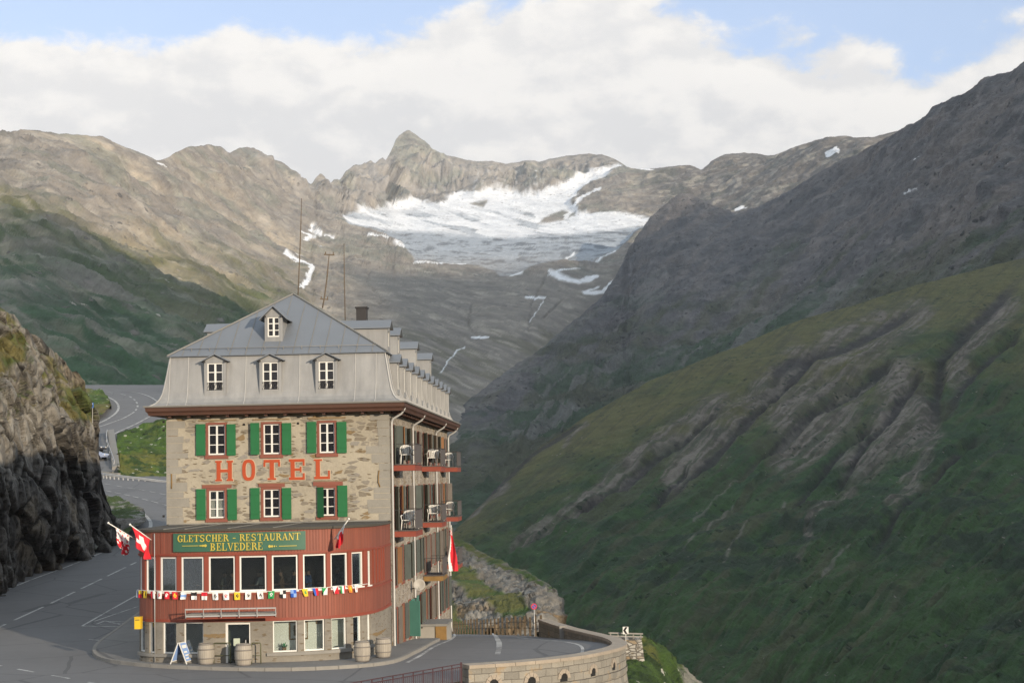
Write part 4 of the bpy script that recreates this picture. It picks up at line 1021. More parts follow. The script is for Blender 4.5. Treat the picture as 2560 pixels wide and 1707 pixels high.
M_ochre = plain_mat('ochre_timber', (0.20, 0.115, 0.035), 0.75, 0.4, 3.0)
M_dark = plain_mat('dark_interior', (0.012, 0.011, 0.010), 0.8, 0.1)
M_iron = plain_mat('dark_iron', (0.040, 0.036, 0.034), 0.55, 0.2, 6.0, metal=0.3)
M_panel = plain_mat('balcony_panel', (0.085, 0.072, 0.066), 0.7, 0.2, 3.0)
M_pipe = plain_mat('zinc_pipe', (0.42, 0.41, 0.39), 0.45, 0.15, 2.0, metal=0.35)
M_letter = plain_mat('orange_red_letters', (0.36, 0.056, 0.014), 0.5, 0.08, 2.0)
M_cream = plain_mat('cream_outline', (0.42, 0.34, 0.24), 0.6, 0.08)
M_sign = plain_mat('green_sign_board', (0.036, 0.105, 0.065), 0.55, 0.1)
M_gold = plain_mat('yellow_lettering', (0.46, 0.36, 0.060), 0.5, 0.06)
M_cream_wall = plain_mat('pale_interior_wall', (0.80, 0.81, 0.74), 0.8, 0.06)
M_curtain = plain_mat('net_curtain', (0.50, 0.48, 0.44), 0.85, 0.25, 9.0)
def metal_roof(name, col, rough=0.42, metal=0.55, var=0.2, streak=0.25):
    m, nt, b = new_mat(name)
    uv = nd(nt, 'ShaderNodeTexCoord').outputs['Object']
    n1 = noise(nt, uv, 0.45, 5, 0.6); n2 = noise(nt, mapping(nt, uv, scale=(3.5, 3.5, 0.3)), 1.0, 5, 0.6); n3 = noise(nt, uv, 22, 3, 0.6)
    k = fm(nt, 'ADD', fm(nt, 'ADD', fm(nt, 'MULTIPLY', n1, 2 * var), fm(nt, 'MULTIPLY', n2, 2 * streak)), fm(nt, 'ADD', fm(nt, 'MULTIPLY', n3, 0.12), 0.94 - var - streak))
    kc = nd(nt, 'ShaderNodeCombineXYZ', {0: k, 1: k, 2: k}).outputs[0]
    setin(nt, b, 'Base Color', mixc(nt, 1.0, col, kc, 'MULTIPLY')); b.inputs['Metallic'].default_value = metal
    setin(nt, b, 'Roughness', rng_map(nt, n2, 0.2, 0.8, rough - 0.06, rough + 0.14))
    bp = nd(nt, 'ShaderNodeBump', {'Strength': 0.25, 'Distance': 0.05, 'Height': n1}); nt.links.new(bp.outputs[0], b.inputs['Normal'])
    return m
M_mans = metal_roof('mansard_sheet', (0.255, 0.250, 0.240), 0.60, 0.2, 0.3, 0.35)
M_uproof = metal_roof('upper_roof_sheet', (0.165, 0.178, 0.195), 0.60, 0.2, 0.12, 0.10)
M_rib = plain_mat('sheet_seam', (0.36, 0.35, 0.33), 0.55, 0.2, 3.0)
def glass_mat(name, tint, trans=0.0, rough=0.03, dark=(0.010, 0.010, 0.012)):
    m, nt, b = new_mat(name)
    if trans <= 0:
        setin(nt, b, 'Base Color', dark); setin(nt, b, 'Roughness', rough); b.inputs['Specular IOR Level'].default_value = 0.5
        return m
    nt.nodes.remove(b)
    out = [n for n in nt.nodes if n.type == 'OUTPUT_MATERIAL'][0]
    tr = nd(nt, 'ShaderNodeBsdfTransparent', {'Color': (*tint, 1)}); gl = nd(nt, 'ShaderNodeBsdfGlossy', {'Color': (0.9, 0.95, 1, 1), 'Roughness': rough})
    fr_ = nd(nt, 'ShaderNodeFresnel', {'IOR': 1.5})
    mx = nd(nt, 'ShaderNodeMixShader', {0: fm(nt, 'MULTIPLY', fr_.outputs[0], 2.3, clamp=True), 1: tr.outputs[0], 2: gl.outputs[0]})
    nt.links.new(mx.outputs[0], out.inputs[0])
    return m
M_pane = glass_mat('dark_window_glass', (1, 1, 1))
M_glass = glass_mat('clear_window_glass', (0.62, 0.66, 0.64), 1)

hotel = empty('hotel', tuple(HO), YAW, 'old stone hotel with grey metal mansard roof and red bow fronted restaurant', 'hotel')

def holed(mb, fn, s0, s1, z0, z1, holes, depth=0.22, ds=0.6, mi=0, reveal_mi=None):
    """a wall sheet fn(s, z, d) with rectangular openings and their reveals; d runs inwards"""
    ss = sorted(set([s0, s1] + [v for h in holes for v in h[:2]])); zs = sorted(set([z0, z1] + [v for h in holes for v in h[2:4]]))
    def fine(a):
        out = [a[0]]
        for p, q in zip(a, a[1:]):
            n = max(1, int(math.ceil((q - p) / ds))); out += [p + (q - p) * k / n for k in range(1, n + 1)]
        return out
    S = fine(ss)
    for a, b in zip(S, S[1:]):
        for c, d in zip(zs, zs[1:]):
            sm_, zm = (a + b) / 2, (c + d) / 2
            if any(h[0] < sm_ < h[1] and h[2] < zm < h[3] for h in holes): continue
            mb.add([fn(a, c, 0), fn(b, c, 0), fn(b, d, 0), fn(a, d, 0)], [(0, 1, 2, 3)], mi, uv=[(a, c), (b, c), (b, d), (a, d)])
    rm = mi if reveal_mi is None else reveal_mi
    for h in holes:
        a, b, c, d = h[:4]
        xs_ = [s for s in S if a - 1e-6 <= s <= b + 1e-6]
        for s in (a, b):
            mb.add([fn(s, c, 0), fn(s, d, 0), fn(s, d, depth), fn(s, c, depth)], [(0, 1, 2, 3)], rm, uv=[(s, c), (s, d), (s + .2, d), (s + .2, c)])
        for z in (c, d):
            for p, q in zip(xs_, xs_[1:]):
                mb.add([fn(p, z, 0), fn(q, z, 0), fn(q, z, depth), fn(p, z, depth)], [(0, 1, 2, 3)], rm, uv=[(p, z), (q, z), (q, z + .2), (p, z + .2)])

# ---- main walls
ZB, ZT = 5.62, 10.62            # foot of the upper front above the restaurant roof, top of the wall
def F_front(s, z, d): return (s, d, z)
def F_right(s, z, d): return (HW - d, s, z)
wins = []                        # (u0, u1, z0, z1) outer frame of the six front windows
for x0, x1, y0, y1 in ((515, 568, 1056, 1141), (653, 705, 1054, 1139), (793, 842, 1051, 1136),
                       (517, 567, 1220, 1299), (653, 705, 1217, 1296), (793, 843, 1214, 1293)):
    xm, ym = (x0 + x1) / 2, (y0 + y1) / 2
    wins.append((fu(x0, ym), fu(x1, ym), fz(xm, y1), fz(xm, y0)))
mb = MB()
holed(mb, F_front, 0, HW, ZB, ZT, wins, 0.24)
mb.build('front_wall', M_stone, hotel)
AX = [1.95 + 3.01 * i for i in range(11)]                 # window axes along the side
ROWS = [(8.35, 10.05), (5.3, 7.2), (2.55, 4.35), (-0.55, 1.25)]
SIDEZ = lambda v: -0.072 * max(0, v - 1) - 0.6
sh_ = []
for r, (za, zb_) in enumerate(ROWS):
    for i, v in enumerate(AX):
        if r == 3: za2, zb2 = -0.25 - 0.05 * i, 1.55 - 0.03 * i
        else: za2, zb2 = za, zb_
        bal = (r == 0 and i in (0, 5, 9)) or (r == 1 and i in (0, 5, 9)) or (r == 2 and i in (5, 9))
        if bal: za2 -= 0.25
        sh_.append((v - 0.5, v + 0.5, za2, zb2))
mb = MB()
holed(mb, F_right, 0, HL, -4.0, ZT, sh_, 0.26, ds=4)
mb.build('side_wall', M_side, hotel)
mb = MB()
mb.add([(0, 0.02, -3), (0, HL, -3), (0, HL, ZT), (0, 0.02, ZT)], [(0, 1, 2, 3)], uv=[(0, 0), (HL, 0), (HL, ZT), (0, ZT)])
mb.add([(0, HL, -4), (HW, HL, -4), (HW, HL, ZT), (0, HL, ZT)], [(0, 1, 2, 3)])
mb.build('rear_wall', M_side, hotel)
mb = MB(); mb.box(0.06, HW - 0.47, 0.42, HL - 0.1, 5.3, 10.4); mb.box(HW - 0.47, HW - 0.45, 0.3, HL - 0.1, -3, 10.4)
mb.build('interior', M_dark, hotel)
# smooth dressed corner stones on the right edge of the front
mb = MB(); z = ZB + 0.02; k = 0
while z < ZT - 0.3:
    h = random.uniform(0.26, 0.46); w = random.choice((0.55, 0.85, 1.15)) * random.uniform(0.85, 1.1)
    mb.box(HW - w, HW + 0.012, -0.012, 0.10 + 0.3 * (k % 2), z, min(z + h - 0.025, ZT - 0.05)); z += h; k += 1
M_quoin = plain_mat('dressed_corner_stone', (0.235, 0.217, 0.183), 0.9, 0.30, 1.1, bump=0.5, fine=18)
mb.build('corner_stones', M_quoin, hotel); mb = MB()
z = ZB + 0.02
while z < ZT - 0.3:
    h = random.uniform(0.26, 0.46); w = random.choice((0.5, 0.8, 1.0)) * random.uniform(0.85, 1.1)
    mb.box(-0.012, w, -0.012, 0.15, z, min(z + h - 0.025, ZT - 0.05)); z += h
mb.build('corner_stones', M_quoin, hotel)

# ---- front windows with shutters and lintels
def window_obj(parent, F, u0, u1, z0, z1, dep=0.10, cols=2, rows=3, bw=0.055, frame_mat=None, surround=0.10, glass=M_pane, curtain=False, name='window', sash=True):
    """white sashed window set in a painted surround; F(s, z, d)"""
    mb = MB()
    def rect(a, b, c, d, d0, d1, mi=0):
        mb.add([F(x, z, d_) for x in (a, b) for d_ in (d0, d1) for z in (c, d)], [(0, 1, 3, 2), (4, 6, 7, 5), (0, 4, 5, 1), (2, 3, 7, 6), (0, 2, 6, 4), (1, 5, 7, 3)], mi)
    s = surround
    a, b, c, d = u0 + s, u1 - s, z0 + s * 0.8, z1 - s
    f = bw
    rect(a, b, c, c + f * 1.2, dep - 0.03, dep + 0.06); rect(a, b, d - f, d, dep - 0.03, dep + 0.06)
    rect(a, a + f, c + f * 1.2, d - f, dep - 0.03, dep + 0.06); rect(b - f, b, c + f * 1.2, d - f, dep - 0.03, dep + 0.06)
    for k in range(1, cols):
        x = a + (b - a) * k / cols; rect(x - f * 0.75, x + f * 0.75, c + f * 1.2, d - f, dep - 0.025, dep + 0.05)
    xs_ = [a + f] + [v for k in range(1, cols) for v in (a + (b - a) * k / cols - f * 0.75, a + (b - a) * k / cols + f * 0.75)] + [b - f]
    for k in range(1, rows):
        z = c + (d - c) * k / rows
        for p in range(0, len(xs_), 2): rect(xs_[p], xs_[p + 1], z - f * 0.32, z + f * 0.32, dep - 0.015, dep + 0.04)
    w = mb.build(name, M_white, parent)
    if s > 0.02:
        mb = MB()
        rect(u0, u0 + s, z0, z1, -0.03, dep + 0.02); rect(u1 - s, u1, z0, z1, -0.03, dep + 0.02)
        rect(u0 + s, u1 - s, z1 - s, z1, -0.03, dep + 0.02); rect(u0 - 0.05, u1 + 0.05, z0 - 0.10, z0 + s * 0.6, -0.07, dep + 0.02)
        mb.build('frame', frame_mat or M_frame, w)
    mb = MB(); rect(a + f * .5, b - f * .5, c + f * .5, d - f * .5, dep + 0.01, dep + 0.025)
    mb.build('pane', glass, w)
    if curtain:
        mb = MB()
        for lo, hi in ((a + f, (a + b) / 2 - f), ((a + b) / 2 + f, b - f)):
            n = 14
            for k in range(n):
                p, q = lo + (hi - lo) * k / n, lo + (hi - lo) * (k + 1) / n; o1, o2 = (0.07 + 0.015 * (k % 2)), (0.07 + 0.015 * ((k + 1) % 2))
                mb.add([F(p, c + f, dep + o1), F(q, c + f, dep + o2), F(q, c + (d - c) * 0.68, dep + o2), F(p, c + (d - c) * 0.68, dep + o1)], [(0, 1, 2, 3)])
        mb.build('curtain', M_curtain, w)
    return w
M_glass_thin = glass_mat('thin_window_glass', (0.85, 0.87, 0.86), 1)
def shutter(parent, F, u0, u1, z0, z1, mat, off=-0.05, th=0.04, yaw=0.0, hinge=None, battens=True):
    mb = MB()
    def G(s, z, d):
        if hinge is None: return F(s, z, off + d)
        r = s - hinge; return F(hinge + r * math.cos(yaw), z, off + d - abs(r) * math.sin(yaw))
    def rect(a, b, c, d, d0, d1):
        mb.add([G(x, z, d_) for x in (a, b) for d_ in (d0, d1) for z in (c, d)], [(0, 1, 3, 2), (4, 6, 7, 5), (0, 4, 5, 1), (2, 3, 7, 6), (0, 2, 6, 4), (1, 5, 7, 3)])
    rect(u0, u1, z0, z1, -th, 0)
    if battens:
        h = z1 - z0
        for f in (0.19, 0.80): rect(u0 + 0.02, u1 - 0.02, z0 + h * f - 0.045, z0 + h * f + 0.045, -th - 0.02, -th)
    return mb.build('shutter', mat, parent)
Lsh = [((491, 514), (568, 590), 1060, 1138), ((628, 650), (706, 729), 1057, 1136), ((768, 791), (843, 867), 1054, 1132),
       ((492, 515), (570, 593), 1222, 1299), ((627, 650), (706, 729), 1219, 1297), (None, (845, 869), 1213, 1291)]
for i, (w, (l, r, y0, y1)) in enumerate(zip(wins, Lsh)):
    window_obj(hotel, F_front, *w, glass=M_glass_thin if i == 3 else M_pane, curtain=(i == 3))
    for side in (l, r):
        if side is None: continue
        xm, ym = (side[0] + side[1]) / 2, (y0 + y1) / 2
        shutter(hotel, F_front, fu(side[0], ym), fu(side[1], ym), fz(xm, y1), fz(xm, y0), M_shut, off=-0.06 - (0.09 if (i == 1 and side is l) else 0))
w = wins[5]
shutter(hotel, F_front, w[0] + 0.02, w[0] + 0.44, w[2] + 0.02, w[3] - 0.05, M_shut, off=-0.05, hinge=w[0], yaw=R(38))
for x0, x1, y, h in ((497, 590, 1050.5, 3.2), (632, 724, 1048, 3.2), (770, 864, 1044.5, 4.5), (505, 595, 1211, 2.2), (642, 728, 1207, 2.2), (784, 868, 1201, 1.5)):
    mb = MB(); z = fz((x0 + x1) / 2, y); mb.box(fu(x0, y), fu(x1, y), -0.045, 0.05, z - h / 108, z + h / 108); mb.build('lintel', M_oldwood, hotel)
for x0, x1, y0, y1 in ((506, 579, 1211.5, 1219.5), (647, 712, 1208, 1216.5), (783, 857, 1203.5, 1213.5)):
    mb = MB(); xm = (x0 + x1) / 2; mb.box(fu(x0, y0), fu(x1, y0), -0.055, 0.05, fz(xm, y1), fz(xm, y0)); mb.build('lintel', M_frame, hotel)
for pts in ([(429, 1184), (429.5, 1205), (429, 1221)], [(948, 1175), (946, 1190), (946, 1204), (950, 1217)]):
    mb = MB(); mb.tube([(fu(*p), -0.03, fz(*p)) for p in pts], 0.028, 6); mb.build('iron_tie', M_ochre, hotel)
for x, y in ((610, 1061), (745, 1058), (409, 1054.5), (409, 1075), (409, 1290)):
    mb = MB(); mb.box(fu(x, y) - 0.05, fu(x, y) + 0.05, -0.02, 0.02, fz(x, y) - 0.05, fz(x, y) + 0.05); mb.build('wall_hole_shade', M_dark, hotel)  # solid dark blocks, their colour standing for the shade in small holes

# ---- HOTEL in slab letters
def slab(ch):
    w = 0.30
    B = {'H': [(0, .26, 0, 1), (.74, 1, 0, 1), (.26, .74, .43, .57), (-.08, .34, 0, .09), (.66, 1.08, 0, .09), (-.08, .34, .91, 1), (.66, 1.08, .91, 1)],
         'T': [(.37, .63, 0, 1), (0, 1, .86, 1), (-.02, .10, .66, .88), (.90, 1.02, .66, .88), (.24, .76, 0, .09)],
         'E': [(.10, .36, 0, 1), (0, 1, .87, 1), (0, 1, 0, .13), (.36, .78, .44, .56), (.88, 1, .0, .32), (.88, 1, .68, 1), (.70, .80, .36, .64)],
         'L': [(.10, .36, 0, 1), (-.02, .50, .91, 1), (0, 1, 0, .13), (.88, 1, 0, .42)]}
    return B[ch]
letters = [('H', 542, 580, 1151, 1202), ('O', 606, 638, 1148, 1201), ('T', 660, 700, 1148.5, 1199), ('E', 723, 762, 1147, 1199), ('L', 786, 825, 1147, 1197)]
for ch, x0, x1, y0, y1 in letters:
    u0, u1, z0, z1 = fu(x0, 1175), fu(x1, 1175), fz((x0 + x1) / 2, y1), fz((x0 + x1) / 2, y0)
    for nm, mt, g, d0, d1 in (('letter_outline', M_cream, 0.035, -0.022, 0.01), ('letter', M_letter, 0.0, -0.05, -0.022)):
        mb = MB()
        if ch == 'O':
            n = 40; ux, uz = (u0 + u1) / 2, (z0 + z1) / 2; rx, rz = (u1 - u0) / 2, (z1 - z0) / 2; t = 0.155
            for k in range(n):
                vs = []
                for a in (2 * math.pi * k / n, 2 * math.pi * (k + 1) / n):
                    ca, sa = math.cos(a), math.sin(a); e = 0.72
                    ca, sa = math.copysign(abs(ca) ** e, ca), math.copysign(abs(sa) ** e, sa)
                    for q in (-g, t * 1.0 + g):
                        for d in (d0, d1): vs.append((ux + (rx - q) * ca, d, uz + (rz - q * 0.95) * sa))
                mb.add(vs, [(0, 1, 5, 4), (2, 6, 7, 3), (0, 4, 6, 2), (1, 3, 7, 5)])
        else:
            # each stroke a bar; the overlapping ends lie a hair deeper so that no two faces share a plane
            for k, (a, b, c, d) in enumerate(slab(ch)):
                e = 0.0012 * k
                mb.box(u0 + (u1 - u0) * a - g, u0 + (u1 - u0) * b + g, d0 - e, d1, z0 + (z1 - z0) * c - g, z0 + (z1 - z0) * d + g)
        mb.build(nm, mt, hotel)

# ---- cornice, gutter, eaves
def ring(o, z): return [(-o, -o, z), (HW + o, -o, z), (HW + o, HL + o, z), (-o, HL + o, z)]
def loft(mb, prof, mi=0, close=False):
    b = [ring(o, z) for o, z in prof]; vs = [p for r in b for p in r]; fs = []
    for i in range(len(prof) - 1):
        for k in range(4): fs.append((4 * i + k, 4 * i + (k + 1) % 4, 4 * i + 4 + (k + 1) % 4, 4 * i + 4 + k))
    mb.add(vs, fs, mi)
EZ = 10.93
mb = MB(); loft(mb, [(0.0, 10.50), (0.06, 10.50), (0.06, 10.64), (0.0, 10.66)]); mb.build('wall_plate', M_oldwood, hotel)
mb = MB(); loft(mb, [(0.0, 10.66), (0.52, 10.66), (0.60, 10.60), (0.66, 10.60), (0.70, 10.72), (0.78, 10.80), (0.80, 10.96), (0.60, 10.97)]); mb.build('cornice', M_wood, hotel)
for i in range(12):
    u = 0.25 + i * 0.89; mb = MB(); mb.box(u - 0.07, u + 0.07, -0.48, -0.02, 10.50, 10.64); mb.build('eaves_bracket', M_wood, hotel)
for i in range(38):
    v = 0.4 + i * 0.89; mb = MB(); mb.box(HW + 0.02, HW + 0.48, v - 0.07, v + 0.07, 10.50, 10.64); mb.build('eaves_bracket', M_wood, hotel)
mb = MB(); loft(mb, [(0.78, 10.975), (0.86, 10.975), (0.88, 11.03), (0.86, 11.05), (0.80, 11.0)]); mb.build('gutter', M_seam, hotel)

# ---- mansard
MP = [(0.80, 10.99), (0.60, 11.06), (0.40, 11.18), (0.25, 11.36), (0.14, 11.62), (0.06, 11.98), (-0.02, 12.45), (-0.10, 12.95), (-0.17, 13.38)]
def mans(z): return float(np.interp(z, [p[1] for p in MP], [p[0] for p in MP]))
mb = MB(); loft(mb, MP)
def rib(fn, w=0.035):
    for (o, z), (o2, z2) in zip(MP, MP[1:]): mb.bar(fn(o + .012, z), fn(o2 + .012, z2), w, 0.03, mi=1)
for px in (424, 470, 614, 749, 888, 940): 
    u = fu(px, 950); rib(lambda o, z, u=u: (u, -o, z))
for k in range(46):
    v = 0.35 + k * 0.74; rib(lambda o, z, v=v: (HW + o, v, z), 0.04)
for c in ((-1, -1), (1, -1), (1, 1)):
    rib(lambda o, z, c=c: ((-o if c[0] < 0 else HW + o), (-o if c[1] < 0 else HL + o), z), 0.06)
roof = mb.build('mansard_roof', [M_mans, M_rib], hotel)

# ---- upper hipped roof
BZ, BO = 13.36, -0.02; RZ = 16.62; RV = 4.6; RU = HW / 2 + 0.02
eave = ring(BO, BZ); apex = [(RU, RV, RZ), (RU, HL - RV, RZ)]
mb = MB(); mb.add([*eave, *apex], [(0, 1, 4), (1, 2, 5, 4), (2, 3, 5), (3, 0, 4, 5)])
loft(mb, [(-0.2, 13.33), (BO - 0.0, 13.33), (BO, 13.355)])
def upz(u, v):
    return BZ + (RZ - BZ) * min((v - 0.02) / RV, (HL - v) / RV, u / RU, (HW - u) / RU)
for k in range(1, 14):
    u = HW * k / 14; vmax = RV * min(u / RU, (HW - u) / RU) if True else RV
    mb.bar((u, 0.05, upz(u, 0.05) + 0.012), (u, vmax * 0.985, upz(u, vmax * 0.985) + 0.012), 0.03, 0.03, mi=1)
for a, b in ((eave[0], apex[0]), (eave[1], apex[0]), (apex[0], apex[1])):
    mb.bar(Vector(a) + Vector((0, 0, .03)), Vector(b) + Vector((0, 0, .03)), 0.10, 0.05, mi=1)
up = mb.build('upper_roof', [M_uproof, M_seam], hotel)
mb = MB()
for k in range(10):
    u = 1.1 + k * 0.86; mb.bar((u, 0.34, upz(u, .34)), (u, 0.34, upz(u, .34) + 0.17), 0.03, 0.02)
mb.tube([(0.7, 0.34, upz(.7, .34) + .12), (HW - 0.6, 0.34, upz(HW - .6, .34) + .12)], 0.016, 6)
mb.build('snow_guard', M_seam, up)

# ---- dormers
def dormer(F, cu, w, z0, z1, wz0, wz1, ww, dep, gz, over=0.10, name='dormer', railing=True, face=-0.10, glass=True, rows=3):
    """F(s, z, d): s across, d into the roof; gz is the height of its little gable"""
    mb = MB(); a, b = cu - w / 2, cu + w / 2
    c, d, e, f = cu - ww / 2, cu + ww / 2, wz0, wz1
    def quad(pts): mb.add([F(*p) for p in pts], [tuple(range(len(pts)))])
    quad([(a, z0, face), (c, z0, face), (c, z1, face), (a, z1, face)]); quad([(d, z0, face), (b, z0, face), (b, z1, face), (d, z1, face)])
    quad([(c, z0, face), (d, z0, face), (d, e, face), (c, e, face)]); quad([(c, f, face), (d, f, face), (d, z1, face), (c, z1, face)])
    quad([(a, z1, face), (b, z1, face), (cu, z1 + gz, face)])
    quad([(a, z0, face), (a, z1, face), (a, z1, dep), (a, z0, dep)]); quad([(b, z0, face), (b, z1, face), (b, z1, dep), (b, z0, dep)])
    for s in (c, d): quad([(s, e, face), (s, f, face), (s, f, face + .16), (s, e, face + .16)])
    for z in (e, f): quad([(c, z, face), (d, z, face), (d, z, face + .16), (c, z, face + .16)])
    D = mb.build(name, M_mans, hotel)
    mb = MB(); o = over; sl = gz / (w / 2)
    for s in (-1, 1):
        p0 = (cu, z1 + gz + 0.02); p1 = (cu + s * (w / 2 + o), z1 - o * sl + 0.02)
        vs = [F(p[0], p[1] + t, q) for p in (p0, p1) for t in (0.0, 0.05) for q in (face - 0.16, dep)]
        mb.add(vs, [(0, 1, 3, 2), (4, 6, 7, 5), (0, 4, 5, 1), (2, 3, 7, 6), (0, 2, 6, 4), (1, 5, 7, 3)])
    mb.build('dormer_roof', M_uproof, D)
    mb = MB()
    for s in (-1, 1):
        mb.bar(F(cu + s * (w / 2 - .03), z1 - .04, face - .13), F(cu + s * (w / 2 - .03), z1 - .04, face), 0.07, 0.08)
    mb.build('roof_bracket', M_iron, D)
    if glass:
        wn = MB(); t = 0.055
        def rect(a_, b_, c_, d_, d0, d1):
            wn.add([F(x, z, q) for x in (a_, b_) for q in (d0, d1) for z in (c_, d_)], [(0, 1, 3, 2), (4, 6, 7, 5), (0, 4, 5, 1), (2, 3, 7, 6), (0, 2, 6, 4), (1, 5, 7, 3)])
        g0, g1 = face + 0.05, face + 0.11
        rect(c, d, e, e + t, g0, g1); rect(c, d, f - t, f, g0, g1); rect(c, c + t, e + t, f - t, g0, g1); rect(d - t, d, e + t, f - t, g0, g1)
        rect(cu - t * .8, cu + t * .8, e + t, f - t, g0 - .01, g1)
        for k in range(1, rows):
            z = e + (f - e) * k / rows
            rect(c + t, cu - t * .8, z - .02, z + .02, g0 + .01, g1 - .01); rect(cu + t * .8, d - t, z - .02, z + .02, g0 + .01, g1 - .01)
        wn.build('window', M_white, D)
        wn = MB(); rect(c + .03, d - .03, e + .03, f - .03, g1 - .03, g1 - .015); wn.build('pane', M_pane, D)
        if railing:
            rl = MB(); y = face - 0.03; h = 0.36
            rl.bar(F(c, e + .04, y), F(d, e + .04, y), .02); rl.bar(F(c, e + h, y), F(d, e + h, y), .02)
            n = 5; st = (d - c) / n
            for k in range(n):
                x = c + st * k; rl.bar(F(x, e + .05, y), F(x + st, e + h, y), .014); rl.bar(F(x + st, e + .05, y), F(x, e + h, y), .014)
            rl.build('window_railing', M_iron, D)
    return D
for px, wx0, wx1, yt, yb, ya in ((539, 521, 560.5, 907.5, 977, 885), (677, 658, 697.5, 905.5, 975, 884), (817, 798, 837, 903.5, 973, 881)):
    cu = fu(px, 940, -0.1); e, f = fz(px, yb, -.1), fz(px, yt, -.1); g = fz(px, ya, -.1)
    dormer(F_front, cu, 1.02, e - 0.25, f + 0.10, e, f, fu(wx1, 940) - fu(wx0, 940), 0.9, max(0.2, g - f - 0.16), over=0.14, face=-0.20)
cu = fu(684.5, 820, 1.0); e, f = fz(684, 842, 1.0), fz(684, 792.5, 1.0)
dormer(F_front, cu, 0.84, e - 0.25, f + 0.06, e, f, 0.58, 3.6, 0.40, over=0.24, face=0.95, railing=False)
def F_r(s, z, d): return (HW - d, s, z)
def F_l(s, z, d): return (d, s, z)
for i, v in enumerate(AX):
    dormer(F_r, v + 0.2, 1.0, 11.45, 13.0, 11.7, 12.9, 0.66, 0.9, 0.30, over=0.14, face=-0.24, rows=3, railing=False)
for v in (6.9, 11.5, 21.0, 30.4):
    dormer(F_r, v, 1.25, 13.5, 15.05, 14.1, 14.85, 0.6, 4.2, 0.34, over=0.16, face=0.72, railing=False, rows=2)
dormer(F_l, 6.9, 1.25, 13.5, 15.05, 14.1, 14.85, 0.6, 4.2, 0.34, over=0.16, face=0.55, railing=False, rows=2)
mb = MB()                                                        # square chimney behind the first side dormers
p = W2H(at(905, 787, 93)); q = W2H(at(905, 768, 93))
mb.box(p[0] - 0.28, p[0] + 0.28, p[1] - 0.3, p[1] + 0.3, 13.2, q[2] - 0.08); mb.box(p[0] - 0.34, p[0] + 0.34, p[1] - 0.36, p[1] + 0.36, q[2] - 0.08, q[2])
mb.build('chimney', M_iron, hotel)

# ---- side: windows, shutters, balconies
proto = {}
sash = None
for r in range(4):
    for i, v in enumerate(AX):
        u0, u1, za, zb_ = sh_[r * 11 + i]
        key = (round(zb_ - za, 2))
        if key not in proto:
            proto[key] = window_obj(hotel, F_right, v - 0.5, v + 0.5, za, zb_, dep=0.12, surround=0.09, rows=3)
            proto[key]['_v'] = v; proto[key]['_z'] = za
        else:
            c = copy_tree(proto[key], hotel); c.location = (0, v - proto[key]['_v'], za - proto[key]['_z'])
        mats = [M_oldshut, M_greysh, M_brownsh, M_oldshut, M_greysh, M_oldshut]
        for s in (-1, 1):
            a, b = (v - 1.08, v - 0.52) if s < 0 else (v + 0.52, v + 1.08)
            mt = M_teal if (r == 3 and i in (2, 3)) else random.choice(mats)
            op = random.choice((0, 0, 12, 25)) if r < 3 else (70 if (i == 2 and s < 0) else random.choice((0, 10)))
            shutter(hotel, F_right, a, b, za + 0.06, zb_ - 0.04, mt, off=-0.05, hinge=(v - 0.52 if s < 0 else v + 0.52), yaw=R(op), battens=False)
def balcony(v0, v1, z, wood=M_red):
    B = MB(); P = 1.08
    B.box(HW + 0.02, HW + P, v0, v1, z - 0.10, z + 0.16); b = B.build('balcony', wood, hotel)
    m_ = MB(); m_.box(HW + 0.02, HW + P + 0.04, v0 - 0.04, v1 + 0.04, z + 0.165, z + 0.21); m_.build('balcony_floor', M_panel, b)
    m_ = MB()
    m_.box(HW + P - 0.03, HW + P, v0, v1, z + 0.26, z + 1.12)
    m_.build('railing_panel', M_panel, b)
    m_ = MB(); t = z + 1.14
    m_.bar((HW + 0.05, v0, t), (HW + P, v0, t), .03); m_.bar((HW + P, v0, t), (HW + P, v1, t), .035); m_.bar((HW + 0.05, v1, t), (HW + P, v1, t), .03)
    for k in range(1, 7): m_.bar((HW + P * k / 6.5, v0, z + 0.22), (HW + P * k / 6.5, v0, t), .010); m_.bar((HW + P * k / 6.5, v1, z + 0.22), (HW + P * k / 6.5, v1, t), .010)
    m_.build('railing', M_iron, b)
BAL = [(1.0, 4.3, 7.98, M_red), (15.6, 18.6, 7.98, M_red), (27.8, 30.8, 7.98, M_red), (1.0, 4.3, 4.93, M_red), (15.6, 18.6, 4.93, M_red), (27.8, 30.8, 4.93, M_red), (15.6, 18.6, 2.02, M_ochre), (27.8, 30.8, 2.02, M_red)]
for a in BAL: balcony(*a)
# downpipes
def pipe(v, z0, top=True, r=0.055):
    pts = []
    if top: pts += [(HW + 0.72, v, 10.98), (HW + 0.70, v, 10.72), (HW + 0.55, v, 10.5), (HW + 0.16, v, 10.28)]
    pts += [(HW + 0.09, v, 10.1), (HW + 0.09, v, z0 + 0.3), (HW + 0.14, v, z0)]
    m_ = MB(); m_.tube(pts, r, 8); m_.build('downpipe', M_pipe, hotel)
for v, z0 in ((0.35, -0.4), (10.2, -0.9), (24.2, -1.6), (33.6, -2.4)): pipe(v, z0)
# concrete landing with its side cheek and wooden end, half way along
mb = MB(); mb.box(HW + 0.02, HW + 1.45, 13.0, 16.2, -2.6, -0.30); mb.build('landing', M_conc, hotel)
mb = MB(); mb.box(HW + 0.02, HW + 1.52, 12.9, 16.3, -0.296, -0.18); mb.build('landing_slab', M_seam, hotel)
mb = MB(); mb.box(HW + 0.86, HW + 1.44, 12.93, 12.995, -1.9, -0.30); mb.build('landing_board', M_ochre, hotel)

